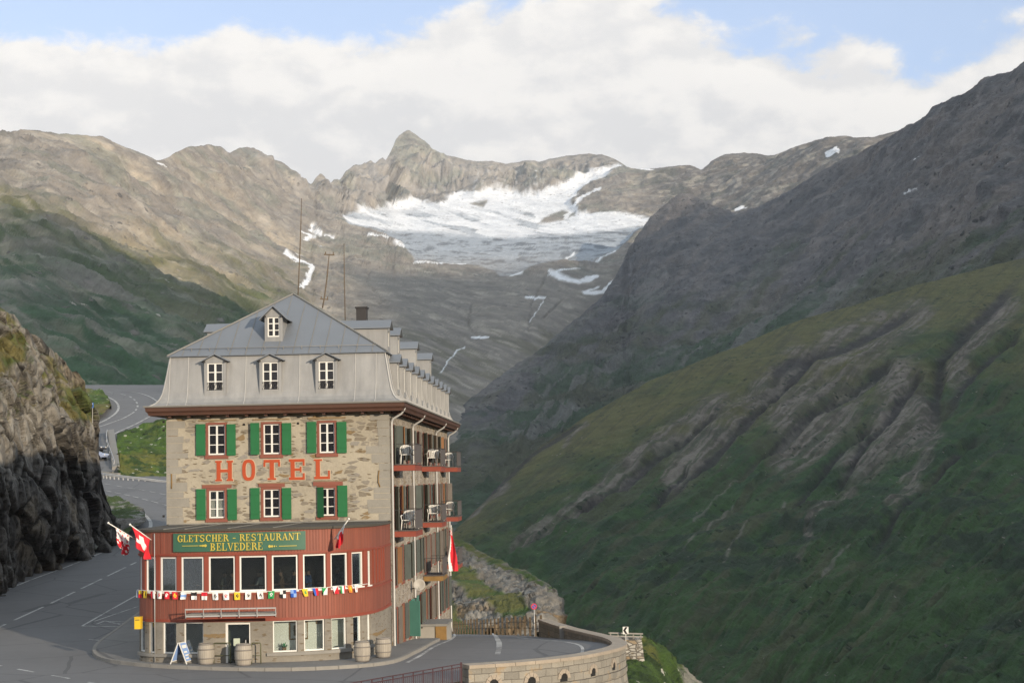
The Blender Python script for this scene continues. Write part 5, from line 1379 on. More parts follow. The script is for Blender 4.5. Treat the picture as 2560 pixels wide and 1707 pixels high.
# ---------------------------------------------------------------- restaurant bow
bw = [(-15.99, 79.3), (-15.985, 76.2), (-15.96, 73.35), (-15.55, 72.45), (-14.9, 71.95), (-13.67, 71.48), (-11.9, 71.30), (-10.05, 71.35), (-8.7, 71.62), (-7.6, 72.15), (-6.76, 73.0), (-6.2, 74.3), (-5.88, 76.4), (-5.74, 78.9)]
BC = smooth_line([tuple(W2H((x, y, 0))[:2]) for x, y in bw], 400)
BS = np.concatenate([[0], np.cumsum(np.linalg.norm(np.diff(BC, axis=0), axis=1))])
def F_bow(s, z, d, rec=0.0):
    u = np.interp(s, BS, BC[:, 0]); v = np.interp(s, BS, BC[:, 1])
    e = 0.15; du = np.interp(s + e, BS, BC[:, 0]) - np.interp(s - e, BS, BC[:, 0]); dv = np.interp(s + e, BS, BC[:, 1]) - np.interp(s - e, BS, BC[:, 1])
    L = math.hypot(du, dv) + 1e-9; nu, nv = -dv / L, du / L                # inwards: to the left of the direction of travel
    return (float(u + nu * d), float(v + nv * d), float(z))
_bx = []
for s in np.linspace(0.5, BS[-1] - 0.05, 500):
    p = H2W(F_bow(s, 3.5, 0)); q = p - np.array([0, 0, CAMZ])
    f = q @ _F; _bx.append((s, CX + FPX * (q @ _Rt) / f))
_bx = np.array(_bx); _k = np.argmin(_bx[:, 1]); _bx = _bx[_k:]
def bs(px): return float(np.interp(px, _bx[:, 1], _bx[:, 0]))
BTOT = float(BS[-1])
def curved_strip(mb, s0, s1, z0, z1, d0, d1, ds=0.15):
    n = max(1, int((s1 - s0) / ds)); pts = [s0 + (s1 - s0) * k / n for k in range(n + 1)]
    vs = [F_bow(s, z, d) for s in pts for d in (d0, d1) for z in (z0, z1)]
    fs = []
    for k in range(n):
        b = 4 * k
        fs += [(b, b + 1, b + 5, b + 4), (b + 2, b + 6, b + 7, b + 3), (b, b + 4, b + 6, b + 2), (b + 1, b + 3, b + 7, b + 5)]
    fs += [(0, 2, 3, 1), (4 * n, 4 * n + 1, 4 * n + 3, 4 * n + 2)]
    mb.add(vs, fs, uv=[(s, z) for s in pts for d in (0, 1) for z in (z0, z1)])
ZR0, ZR1 = 1.86, 5.50
upw = [(327, 333), (347, 365.5), (368, 389), (401, 441), (454, 509), (522, 588), (600, 666), (680, 744.5), (758, 815), (827, 868.5), (880, 907.5), (918, 926)]
# px limits of the windows in the photo, converted to lengths along the bow
upw_s = [(bs(a), bs(b)) for a, b in ((347.5, 353), (365, 389.5), (401, 441), (453.5, 509), (522, 587.5), (599, 666), (680, 744.5), (758, 814.5), (827, 868), (879.5, 907), (918.5, 926))]
upw_s[0] = (upw_s[1][0] - 1.25, upw_s[1][0] - 0.32)
zt_, zb2 = 4.47, 3.02
holes = [(a, b, zb2, zt_) for a, b in upw_s]
# blind red bays beside the corner
mb = MB(); holed(mb, F_bow, 0.0, BTOT, ZR0, ZR1, holes, 0.18, ds=0.12); bow = mb.build('restaurant_wall', M_redboard, hotel)
for s0_, s1_ in [(upw_s[k][1] + 0.03, upw_s[k + 1][0] - 0.03) for k in range(len(upw_s) - 1)]:
    if s1_ - s0_ > 0.08:
        mb = MB(); curved_strip(mb, s0_, s1_, zb2 - .02, zt_ + .04, -0.035, 0.0); mb.build('window_post', M_red, hotel)
s0_ = upw_s[-1][1]
for k in range(5):
    s = s0_ + 0.28 + k * 0.52
    if s < BTOT - 0.1: mb = MB(); curved_strip(mb, s, s + 0.05, zb2 + .05, zt_ + .04, -0.05, 0.0); mb.build('cover_strip', M_red, hotel)
mb = MB(); curved_strip(mb, 0.0, BTOT, zt_ + 0.05, zt_ + 0.13, -0.05, 0.0); mb.build('head_rail', M_red, hotel)
mb = MB(); curved_strip(mb, 0.0, BTOT, zb2 - 0.13, zb2 - 0.05, -0.06, 0.0); mb.build('sill_rail', M_red, hotel)
mb = MB(); curved_strip(mb, 0, BTOT, ZR0 - 0.06, ZR0 + 0.06, -0.03, 0.0); mb.build('foot_rail', M_red, hotel)
for a, b in upw_s:
    window_obj(hotel, F_bow, a, b, zb2, zt_, dep=0.06, cols=1, rows=1, bw=0.06, surround=0.0, glass=M_glass)
    m_ = MB(); 
    curved_strip(m_, a - 0.03, b + 0.03, zb2 - 0.045, zb2 + 0.01, -0.07, 0.05); m_.build('window_sill', M_white, hotel)
# its flat roof with a dark fascia edge and pale seams
def bow_cap(mb, z0, z1, d, mi=0, back=True, ds=1):
    pts = [F_bow(s, z0, d)[:2] for s in np.linspace(0.02, BTOT - 0.02, 120)]
    n = len(pts); vs = [(x, y, z0) for x, y in pts] + [(x, y, z1) for x, y in pts]
    fs = [tuple(range(n)), tuple(reversed(range(n, 2 * n)))] + [(i, (i + 1) % n, (i + 1) % n + n, i + n) for i in range(n)]
    mb.add(vs, fs, mi)
mb = MB(); bow_cap(mb, 5.505, 5.60, -0.10); mb.build('restaurant_roof', M_roof2, hotel)
mb = MB()
for px in (511, 562, 660, 761):
    u = fu(px, 1310); vmin = min(p[1] for p in BC if abs(p[0] - u) < 0.3); mb.box(u - 0.05, u + 0.05, vmin + 0.1, -0.03, 5.604, 5.63)
mb.box(0.1, HW - 0.1, -0.10, -0.02, 5.604, 5.66)
mb.build('roof_joint', M_seam, hotel)
mb = MB(); bow_cap(mb, 1.842, 1.90, 0.05); mb.build('storey_slab', M_conc, hotel)
mb = MB(); bow_cap(mb, 2.46, 2.51, 0.22); mb.build('dining_floor', M_dark, hotel)

# ground floor of the bow: concrete piers, windows and a door
gw = [(372.5, 387), (406, 440), (459, 507.5), (681, 742), (759, 810), (827.5, 864.5), (881.5, 902), (917, 925)]
gw_s = [(bs(a), bs(b)) for a, b in gw]
gw_s.insert(0, (gw_s[0][0] - 1.15, gw_s[0][0] - 0.35))
door_s = (bs(563), bs(625))
gh = [(a, b, 0.52, 1.80) for a, b in gw_s] + [(door_s[0], door_s[1], 0.02, 1.76)]
M_bconc = stone_mat('board_marked_concrete', (0.20, 0.18, 0.15), (0.17, 0.153, 0.128), (0.235, 0.212, 0.175), 0.35, 0.35, 5.0, 0.35)
mb = MB(); holed(mb, F_bow, 0.0, BTOT, -0.25, 1.84, gh, 0.2, ds=0.2); mb.build('ground_floor_wall', M_bconc, hotel)
mb = MB()
for a, b in ((gw_s[0][0] - .1, gw_s[3][1] + .1), (gw_s[4][0] - .25, gw_s[6][1] + .2), (gw_s[7][0] - .1, gw_s[8][1] + .35)):
    curved_strip(mb, a, b, 0.38, 0.50, -0.09, 0.05)
mb.build('sill_course', M_kerb, hotel)
for a, b in gw_s:
    window_obj(hotel, F_bow, a, b, 0.52, 1.80, dep=0.10, cols=1, rows=1, bw=0.045, surround=0.0, glass=M_glass_thin)
mb = MB()
a, b = door_s
def rectb(a, b, c, d, d0, d1): mb.add([F_bow(x, z, q) for x in (a, b) for q in (d0, d1) for z in (c, d)], [(0, 1, 3, 2), (4, 6, 7, 5), (0, 4, 5, 1), (2, 3, 7, 6), (0, 2, 6, 4), (1, 5, 7, 3)])
rectb(a, a + .09, 0.03, 1.75, 0.02, 0.12); rectb(b - .05, b, 0.03, 1.75, 0.02, 0.12); rectb(a + .09, b - .05, 1.69, 1.75, 0.02, 0.12); rectb(a + .09, b - .05, 0.03, 0.10, 0.05, 0.10)
dr = mb.build('door', M_white, hotel)
mb = MB(); rectb(a + .09, b - .05, 0.10, 1.69, 0.07, 0.085); mb.build('pane', M_glass, dr)
mb = MB(); rectb(b - .22, b - .18, 0.7, 1.05, 0.0, 0.05); mb.build('handle', M_pipe, dr)
mb = MB(); rectb(a + .32, a + .58, 0.80, 1.12, 0.04, 0.06); mb.build('notice', plain_mat('notice_paper', (0.42, 0.46, 0.36), 0.8), dr)
# rooms behind the glass
mb = MB()
for s0, s1, d in ((gw_s[4][0] - .3, gw_s[8][1] + .3, 0.62),):
    pts = np.linspace(s0, s1, 16)
    for p, q in zip(pts, pts[1:]): mb.add([F_bow(p, 0.03, d), F_bow(q, 0.03, d), F_bow(q, 1.73, d), F_bow(p, 1.73, d)], [(0, 1, 2, 3)])
pts = np.linspace(gw_s[0][0], gw_s[8][1], 40)
mb.build('room_wall', M_cream_wall, hotel)
mb = MB(); bow_cap(mb, -0.02, 0.02, 0.2); mb.build('room_floor', plain_mat('room_floor_tiles', (0.55, 0.53, 0.47), 0.6), hotel)
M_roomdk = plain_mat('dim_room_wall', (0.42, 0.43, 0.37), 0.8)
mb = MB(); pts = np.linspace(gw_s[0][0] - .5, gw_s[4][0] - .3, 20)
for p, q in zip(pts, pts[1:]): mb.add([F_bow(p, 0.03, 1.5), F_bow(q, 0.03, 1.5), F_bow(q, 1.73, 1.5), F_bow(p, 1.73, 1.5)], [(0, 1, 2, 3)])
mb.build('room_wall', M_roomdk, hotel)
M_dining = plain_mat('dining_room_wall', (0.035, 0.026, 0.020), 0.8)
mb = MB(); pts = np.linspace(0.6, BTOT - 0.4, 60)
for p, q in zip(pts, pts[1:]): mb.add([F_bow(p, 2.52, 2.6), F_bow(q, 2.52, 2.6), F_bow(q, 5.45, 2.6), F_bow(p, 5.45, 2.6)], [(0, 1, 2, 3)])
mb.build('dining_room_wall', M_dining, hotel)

# entrance canopy
mb = MB()
sa, sb = bs(484), bs(690)
curved_strip(mb, sa, sb, 2.16, 2.20, -0.95, -0.02, ds=5)
cn = mb.build('canopy', M_seam, hotel)
mb = MB()
pa, pb = F_bow(sa, 2.40, -1.05), F_bow(sb, 2.40, -1.05); mb.bar(pa, pb, .06, .05)
pa, pb = F_bow(sa, 2.12, -1.0), F_bow(sb, 2.12, -1.0); mb.bar(pa, pb, .05, .06)
for k in range(6):
    s = sa + (sb - sa) * k / 5; mb.bar(F_bow(s, 2.05, -0.98), F_bow(s, 2.42, -1.04), .03); mb.bar(F_bow(s, 2.13, -0.03), F_bow(s, 2.13, -1.0), .04)
mb.build('canopy_frame', M_pipe, cn)
mb = MB(); curved_strip(mb, sa, sb, 1.99, 2.12, -0.9, -0.86, ds=5); mb.build('canopy_valance', M_red, cn)
mb = MB(); s = bs(389); mb.tube([F_bow(s, 5.45, -0.06), F_bow(s, 0.1, -0.06)], 0.022, 6); mb.build('lightning_rod', M_pipe, hotel)
# ================================================================ lettering of the restaurant sign
def arc_ring(cx, cy, rx, ry, a0, a1, tx, ty, n=14):
    out = []
    for k in range(n):
        q = []
        for t in (a0 + (a1 - a0) * k / n, a0 + (a1 - a0) * (k + 1) / n):
            c, s = math.cos(R(t)), math.sin(R(t)); q.append(((cx + rx * c, cy + ry * s), (cx + (rx - tx) * c, cy + (ry - ty) * s)))
        out.append([q[0][0], q[1][0], q[1][1], q[0][1]])
    return out
def rc(a, b, c, d): return [[(a, c), (b, c), (b, d), (a, d)]]
def glyph(ch):
    t, th = .20, .085
    st = lambda a=.12: rc(a, a + t, 0, 1)
    sf = lambda a, b: rc(a, b, 0, .07) + rc(a, b, .93, 1)
    if ch == 'G': return arc_ring(.5, .5, .5, .52, 38, 330, .21, th) + rc(.72, .92, .06, .42) + rc(.55, 1.02, .40, .47) + rc(.83, .90, .66, .96)
    if ch == 'C': return arc_ring(.5, .5, .5, .52, 38, 318, .21, th) + rc(.83, .90, .66, .96)
    if ch == 'L': return st() + rc(0, .46, .93, 1) + rc(0, .92, 0, .07) + rc(.84, .92, 0, .30)
    if ch == 'E': return st() + rc(0, .88, .93, 1) + rc(0, .92, 0, .07) + rc(.30, .62, .46, .54) + rc(.81, .88, .70, 1) + rc(.85, .92, 0, .30) + rc(.56, .62, .36, .64)
    if ch == 'T': return rc(.40, .60, 0, 1) + rc(0, 1, .93, 1) + rc(0, .07, .70, 1) + rc(.93, 1, .70, 1) + rc(.26, .74, 0, .07)
    if ch == 'S': return arc_ring(.45, .745, .37, .27, 15, 270, .17, .11) + arc_ring(.45, .265, .40, .285, 90, -165, .17, .11) + rc(.74, .80, .70, .98) + rc(.05, .11, .03, .30)
    if ch == 'H': return st(.1) + st(.70) + rc(.28, .72, .46, .54) + sf(0, .40) + sf(.60, 1)
    if ch == 'R': return st() + rc(0, .40, .93, 1) + rc(0, .44, 0, .07) + arc_ring(.36, .735, .44, .265, -90, 90, .20, th) + [[(.46, .50), (.66, .50), (1.04, 0), (.80, 0)]]
    if ch == 'U': return rc(.1, .3, .26, 1) + rc(.76, .85, .26, 1) + arc_ring(.475, .28, .375, .30, 180, 360, .17, .11) + rc(0, .40, .93, 1) + rc(.62, 1, .93, 1)
    if ch == 'A': return [[(.06, 0), (.15, 0), (.54, 1), (.44, 1)], [(.72, 0), (.94, 0), (.56, 1), (.40, 1)]] + rc(.24, .74, .30, .37) + rc(-.04, .26, 0, .06) + rc(.62, 1.04, 0, .06)
    if ch == 'N': return rc(.10, .19, 0, 1) + rc(.80, .89, 0, 1) + [[(.06, 1), (.28, 1), (.89, 0), (.70, 0)]] + rc(-.02, .30, 0, .06) + rc(.68, 1, .94, 1)
    if ch == 'B': return st() + sf(0, .40) + arc_ring(.36, .745, .42, .255, -90, 90, .19, th) + arc_ring(.36, .265, .50, .265, -90, 90, .20, th)
    if ch == 'V': return [[(.02, 1), (.24, 1), (.58, 0), (.48, 0)], [(.83, 1), (.92, 1), (.56, 0), (.47, 0)]] + rc(-.04, .34, .94, 1) + rc(.70, 1.04, .94, 1)
    if ch == 'D': return st() + sf(0, .40) + arc_ring(.36, .5, .62, .5, -90, 90, .21, th)
    if ch == '-': return rc(.2, .8, .38, .48)
    return []
def bow_depth(px):
    return H2W(F_bow(bs(px), 3, 0))[1]
def bz(px, py, d=0.0):
    return float(at(px, py, bow_depth(px))[2])
sg = empty('restaurant_sign', tuple(H2W(F_bow(bs(600), 4.6, 0))), YAW, 'long green board lettered in yellow across the red bow front', 'sign')
def local_to(parent_loc):
    """hotel axes to the axes of a thing that stands at parent_loc with the hotel's turn"""
    off = W2H(parent_loc)
    return lambda p: (p[0] - off[0], p[1] - off[1], p[2] - off[2])
sl = local_to(sg.location)
def build_in(mb, name, mat, parent, loc):
    off = W2H(loc); mb.v = [(a - off[0], b - off[1], c - off[2]) for a, b, c in mb.v]
    return mb.build(name, mat, parent)
SA, SB = bs(436.5), bs(764)
zl0, zl1 = bz(440, 1379), bz(440, 1334)
mb = MB(); curved_strip(mb, SA, SB, zl0, zl1 + 0.02, -0.10, -0.02); build_in(mb, 'sign_board', M_sign, sg, sg.location)
def write(text, px0, px1, py0, py1):
    s0, s1 = bs(px0), bs(px1); pm = (px0 + px1) / 2; z0 = bz(pm, py1); h = bz(pm, py0) - z0
    W = {'-': .9, ' ': .45, 'L': .95, 'E': .95}; tot = sum(W.get(c, 1.08) for c in text); adv = (s1 - s0) / tot; s = s0
    for ch in text:
        w = W.get(ch, 1.08) * adv; g = glyph(ch)
        if g:
            mb = MB()
            for k, poly in enumerate(g):
                mb.prism([(a * w * 0.90, b * h) for a, b in poly], lambda a, b, d, s=s: F_bow(s + a, z0 + b, d), -0.103, -0.135 - 0.0006 * k)
            build_in(mb, 'letter', M_gold, sg, sg.location)
        s += w
write('GLETSCHER - RESTAURANT', 448, 752, 1334, 1351.5)
write('BELVEDERE', 528, 660, 1355.5, 1374.5)
for xa, xb, dots in ((459, 498, (501, 505, 510, 516)), (698, 742, (692, 687, 681, 675))):
    mb = MB(); zc = bz((xa + xb) / 2, 1363.5)
    curved_strip(mb, bs(xa), bs(xb), zc - .012, zc + .012, -0.135, -0.104)
    for i, x in enumerate(dots):
        r = 0.022 + 0.012 * i; s = bs(x); n = 10
        mb.prism([(r * math.cos(2 * math.pi * k / n), r * math.sin(2 * math.pi * k / n)) for k in range(n)], lambda a, b, d, s=s: F_bow(s + a, zc + b, d), -0.104, -0.136)
    build_in(mb, 'ornament', M_gold, sg, sg.location)

# ================================================================ flags
def col_mat(name, c, rough=0.8): return plain_mat(name, c, rough, 0.10, 4.0)
F_RED, F_WHITE, F_YEL, F_BLUE, F_BLACK, F_GREEN, F_ORANGE, F_LBLUE = (col_mat('flag_' + n, c) for n, c in (
    ('red', (0.55, 0.018, 0.030)), ('white', (0.72, 0.70, 0.66)), ('yellow', (0.68, 0.46, 0.03)), ('blue', (0.03, 0.10, 0.42)), ('black', (0.018, 0.017, 0.016)), ('green', (0.02, 0.26, 0.07)), ('orange', (0.62, 0.20, 0.03)), ('pale_blue', (0.22, 0.34, 0.60))))
FM = [F_RED, F_WHITE, F_YEL, F_BLUE, F_BLACK, F_GREEN, F_ORANGE, F_LBLUE]
RD, WH, YE, BU, BK, GN, OR, LB = range(8)
def cloth(fn, nu, nv, pat):
    mb = MB(); P = [[fn(i / nu, j / nv) for j in range(nv + 1)] for i in range(nu + 1)]
    vs = [p for r in P for p in r]; b = len(mb.v)
    mb.v = [tuple(map(float, p)) for p in vs]; mb.uv = [(0, 0)] * len(vs)
    for i in range(nu):
        for j in range(nv):
            mb.f.append((i * (nv + 1) + j, (i + 1) * (nv + 1) + j, (i + 1) * (nv + 1) + j + 1, i * (nv + 1) + j + 1)); mb.m.append(pat((i + .5) / nu, (j + .5) / nv)); mb.sm.append(True)
    return mb
def swiss(a, b):
    x, y = abs(a - .5), abs(b - .5)
    return WH if (x < .10 and y < .32) or (y < .10 and x < .32) else RD
def valais(a, b):
    star = (math.sin(a * 23) * math.sin(b * 19 + 1)) > 0.55
    base_ = WH if b < .5 else RD
    return (RD if base_ == WH else WH) if star else base_
def flag(tip, base_, depth_tip, depth_base, pat, drop, fold, sway, label, start=0.05, end=0.8, seed=0):
    A, B = at(*tip, depth_tip), at(*base_, depth_base)
    f = empty('flag', tuple(B), 0, label, 'flag', 'flags hung out on the hotel front')
    A = A - B; O = np.zeros(3)
    mb = MB(); mb.tube([O, A], 0.022, 8); mb.lathe([(0.001, 0), (0.045, 0.02), (0.05, 0.06), (0.001, 0.1)], 8)
    k = len(mb.v) - 4 * 8
    for i in range(k, len(mb.v)): mb.v[i] = tuple(np.array(mb.v[i]) + A - np.array([0, 0, .04]))
    mb.build('flag_pole', M_white, f)
    def fn(a, b):
        h = A + (O - A) * (start + (end - start) * a)
        m = A + (O - A) * (start + end) / 2
        g = h * (1 - fold * b ** 0.7) + m * (fold * b ** 0.7)
        p = g + np.array([sway[0] * b, 0, -drop * b]) * (1 - 0.35 * abs(a - sway[1]))
        p[1] += 0.13 * math.sin(a * 11 + b * 3 + seed) * (0.3 + b); p[0] += 0.06 * math.sin(a * 9 + b * 5 + seed) * b
        return p
    cloth(fn, 28, 24, pat).build('cloth', FM, f)
    return f
flag((325, 1311), (388, 1356), 71.3, 72.3, swiss, 1.02, 0.35, (0.10, 0.75), 'red flag with white cross on a slanted pole by the left corner', 0.06, 0.80)
flag((271, 1307), (343, 1350), 72.3, 73.6, valais, 0.98, 0.45, (0.05, 0.6), 'half red half white flag with stars, outermost on the left', 0.22, 0.74, 2)
flag((872, 1297), (836, 1347), 70.9, 71.9, lambda a, b: WH if b < .22 + .15 * math.sin(a * 9) else RD, 0.80, 0.50, (-0.10, 0.3), 'crumpled red and white flag right of the green sign', 0.22, 0.86, 4)
# banner hanging from the farthest balcony
bp_ = at(1128, 1312, 104); bn = empty('flag', tuple(bp_), 0, 'long red and white banner hanging beyond the side balconies', 'flag', 'flags hung out on the hotel front')
mb = MB(); mb.tube([(0, 0, 0), (-0.15, 0.1, -2.2)], 0.025, 8); mb.build('flag_pole', M_white, bn)
def fnb(a, b): return np.array([-0.06 + (a - .5) * (0.12 + 0.42 * min(1, b * 1.5)) + 0.16 * b, 0.09 * math.sin(a * 8 + b * 6), -0.3 - 2.45 * b])
cloth(fnb, 16, 40, lambda a, b: (WH if a < .36 + .14 * math.sin(b * 7) else RD) if b > .12 else (RD if (math.sin(a * 14) * math.sin(b * 60)) > 0.1 else WH)).build('cloth', FM, bn)

# garland of little flags under the restaurant windows
gx = [365, 385, 410, 450, 487, 537, 590, 645, 713, 785, 860, 938, 1017, 1098, 1180, 1265, 1350, 1432, 1508, 1588, 1665, 1733, 1807, 1862, 1912, 1960]
gpat = [('v', RD, YE), ('v', WH, BU), ('h', YE, RD), ('e', YE, BK), ('v', RD, WH), ('e', WH, RD), ('e', RD, WH), ('e', RD, YE), ('3', WH, LB), ('2', BK, WH), ('2', RD, WH), ('e', WH, BK), ('e', WH, RD), ('x', YE, BK), ('x', WH, BK), ('x', WH, BK), ('e', GN, WH), ('q', WH, BK), ('q', LB, BU), ('x', YE, GN), ('v', BU, RD), ('d', GN, WH), ('d', WH, RD), ('3v', GN, RD), ('e', OR, YE), ('e', WH, RD)]
gl_loc = H2W(F_bow(bs(600), 2.9, 0)); ga = empty('flag_garland', tuple(gl_loc), YAW, 'string of small cantonal flags under the restaurant windows', 'bunting')
gsx = [220 + x * .34 for x in gx]
def gz_(px): return bz(px, float(np.interp(px, [340, 387, 430, 520, 600, 700, 800, 914], [1474, 1476, 1477.5, 1479.5, 1479, 1475, 1468, 1458])))
gs_ = [bs(max(x, 345.5)) for x in gsx]
for k in range(3, -1, -1): gs_[k] = min(gs_[k], gs_[k + 1] - 0.42)
mb = MB(); ss_ = np.linspace(gs_[0] - .4, bs(914), 70); pxs = np.interp(ss_, _bx[:, 0], _bx[:, 1])
mb.tube([F_bow(s, gz_(p) + 0.015 * math.sin(i), -0.09) for i, (s, p) in enumerate(zip(ss_, pxs))], 0.012, 5); build_in(mb, 'cord', F_WHITE, ga, gl_loc)
def emblem(a, b, seed):
    x, y = a - .5, b - .5
    return (math.hypot(x * 1.2, y) < .28 and math.sin(a * 17 + seed) * math.sin(b * 15 + seed * 2) > -0.35)
for i, (s, px, (t, c1, c2)) in enumerate(zip(gs_, gsx, gpat)):
    z = gz_(px); w = 0.245; h = 0.31; tw = random.uniform(-.04, .04)
    sk = 0.0 if i < 18 else 0.05
    def fnp(a, b): 
        p = F_bow(s + (a - .5) * w * (1 - (0.3 if i > 18 else 0.05) * b) + tw * b + sk * b, z - h * b, -0.10 - 0.03 * math.sin(a * 5 + i) * (0.3 + b)); return p
    def pat(a, b):
        if t == 'v': return c1 if a < .5 else c2
        if t in ('h', '2'): return c1 if b < .5 else c2
        if t == '3': return c2 if .36 < b < .68 else c1
        if t == '3v': return c1 if a < .34 else (WH if a < .67 else c2)
        if t == 'd': return c1 if a + b < .95 else c2
        if t == 'q': return c1 if (a < .5) == (b < .5) else c2
        if t == 'e' or t == 'x': return c2 if emblem(a, b, i if t == 'x' else i * 3.1) else c1
    m_ = cloth(fnp, 12, 14, pat); build_in(m_, 'pennant', FM, ga, gl_loc)

# ================================================================ things in front of the hotel
M_barrel = None
def barrel_mat():
    m, nt, b = new_mat('weathered_barrel_staves')
    co = nd(nt, 'ShaderNodeTexCoord').outputs['Object']; sp = nd(nt, 'ShaderNodeSeparateXYZ', {0: co})
    ang = fm(nt, 'ARCTAN2', sp.outputs[1], sp.outputs[0]); t = fm(nt, 'MULTIPLY', ang, 24 / (2 * math.pi)); f = fm(nt, 'FRACT', t)
    wn = nd(nt, 'ShaderNodeTexWhiteNoise', {'W': fm(nt, 'FLOOR', t)}, noise_dimensions='1D').outputs['Value']
    g = fm(nt, 'ADD', rng_map(nt, f, 0, .08, 1, 0), rng_map(nt, f, .92, 1, 0, 1)); n = noise(nt, mapping(nt, co, scale=(6, 6, 1.5)), 1, 5)
    k = fm(nt, 'MULTIPLY', fm(nt, 'ADD', fm(nt, 'ADD', fm(nt, 'MULTIPLY', wn, .25), fm(nt, 'MULTIPLY', n, .5)), .62), fm(nt, 'SUBTRACT', 1.0, fm(nt, 'MULTIPLY', g, .4)))
    setin(nt, b, 'Base Color', mixc(nt, 1.0, (0.30, 0.265, 0.215), nd(nt, 'ShaderNodeCombineXYZ', {0: k, 1: k, 2: k}).outputs[0], 'MULTIPLY')); setin(nt, b, 'Roughness', .85)
    return m
M_barrel = barrel_mat(); M_hoop = plain_mat('rusty_grey_hoop', (0.17, 0.15, 0.13), 0.7, 0.3, 5)
bt = empty('wine_barrel', (0, 0, 0), 0, None, 'barrel', 'old barrels along the hotel front')
mb = MB(); prof = [(0.27, 0), (0.30, 0.06), (0.335, 0.22), (0.352, 0.42), (0.338, 0.62), (0.305, 0.78), (0.275, 0.84), (0.25, 0.84), (0.25, 0.80)]
mb.lathe(prof, 28); mb.build('staves', M_barrel, bt)
for z, r in ((0.03, .292), (0.24, .345), (0.60, .348), (0.80, .302)):
    mb = MB(); mb.lathe([(r - .01, z - .025), (r + .006, z - .022), (r + .006, z + .022), (r - .01, z + .025)], 28); mb.build('hoop', M_hoop, bt)
mb = MB(); mb.lathe([(0.24, 0.79), (0.248, 0.795), (0.24, 0.80)], 24); mb.build('lid', M_barrel, bt)
bspots = [(512, 1661, 'grey wooden barrel between the folding board and the door', 1.0, 0), (606, 1664, 'grey wooden barrel standing right in front of the door', 1.02, .7), (904, 1654, 'pale barrel at the right corner of the bow', .98, 1.5), (957, 1644, 'warm brown barrel against the side wall', .98, 2.2)]
for i, (x, y, lb, sc, rz) in enumerate(bspots):
    o = bt if i == 0 else copy_tree(bt)
    p = on_ground(x, y, 0.13); o.location = (p[0], p[1] + .3, float(zground(p[0], p[1] + .3)) + 0.135); o.rotation_euler.z = rz; o['label'] = lb; o.scale = (sc, sc, sc)
# folding advertising board
p = on_ground(452, 1659, 0.135)
ab = empty('folding_board', (p[0], p[1] + .2, p[2] + .01), R(-14), 'white framed folding advertising board left of the barrels', 'sign board')
for s in (-1, 1):
    mb = MB(); H_ = 0.86; a = Vector((s * 0.36, 0, 0)); t = Vector((s * 0.02, 0, H_))
    for yy in (-.30, .30): mb.bar(a + Vector((0, yy, 0)), t + Vector((0, yy, 0)), .035)
    for f in (0.12, 0.98): mb.bar(a.lerp(t, f) + Vector((0, -.30, 0)), a.lerp(t, f) + Vector((0, .30, 0)), .035)
    leg = mb.build('board_frame', M_white, ab)
    mb = MB(); q = [a.lerp(t, .14) + Vector((0, -.28, 0)), a.lerp(t, .14) + Vector((0, .28, 0)), a.lerp(t, .96) + Vector((0, .28, 0)), a.lerp(t, .96) + Vector((0, -.28, 0))]
    n_ = Vector((s * .012, 0, .004)); mb.add([v + n_ for v in q] + [v - n_ for v in q], [(0, 1, 2, 3), (7, 6, 5, 4), (0, 4, 5, 1), (1, 5, 6, 2), (2, 6, 7, 3), (3, 7, 4, 0)])
    pn = mb.build('poster', F_LBLUE, leg)
    mb = MB(); n2 = Vector((s * .017, 0, .006))
    for f0, f1, y0, y1 in ((.72, .86, -.2, .2), (.5, .58, -.2, .1), (.36, .42, -.18, .18), (.22, .28, -.2, .05)):
        v = [a.lerp(t, f) + Vector((0, y, 0)) + n2 for f, y in ((f0, y0), (f0, y1), (f1, y1), (f1, y0))]; mb.add(v, [(0, 1, 2, 3)])
    mb.build('poster_print', F_WHITE, leg)
# tubular handrails beside the door
M_olive = plain_mat('olive_green_tube', (0.085, 0.085, 0.035), 0.5, 0.15)
for xa, xb, lb in ((531, 573, 'olive tube handrail on the left of the door'), (626, 649, 'olive tube handrail on the right of the door')):
    a, b = on_ground(xa, 1660, .13), on_ground(xb, 1660, .13); a[1] += .35; b[1] += .35; z = float(zground(a[0], a[1])) + .13
    h = empty('handrail', (a[0], a[1], z), 0, lb, 'handrail'); d = b - a
    mb = MB(); mb.tube([(0, 0, 0), (0, 0, .78), (0.03, 0, .83), (d[0] - .03, d[1], .83), (d[0], d[1], .78), (d[0], d[1], 0)], .022, 8); mb.build('rail', M_olive, h); mb = MB(); mb.tube([(0, 0, .32), (d[0], d[1], .32)], .016, 8); mb.build('middle_rail', M_olive, h)
# yellow letter box on the corner
pb = at(350, 1570, 72.3); yb = empty('letter_box', (pb[0] - .02, pb[1], pb[2]), R(-4), 'yellow letter box on the left corner of the hotel', 'letter box')
mb = MB(); mb.box(-.13, .13, -.30, 0, 0, .46); bx_ = mb.build('box', plain_mat('post_yellow', (0.62, 0.40, 0.02), 0.45, 0.08), yb)
mb = MB(); mb.box(-.135, .135, -.33, 0.01, .461, .50); mb.build('hood', plain_mat('post_yellow_hood', (0.58, 0.37, 0.02), 0.45, 0.08), yb)
mb = MB(); mb.box(-.09, .09, -.306, -.301, .36, .39); mb.build('slot', M_iron, yb)
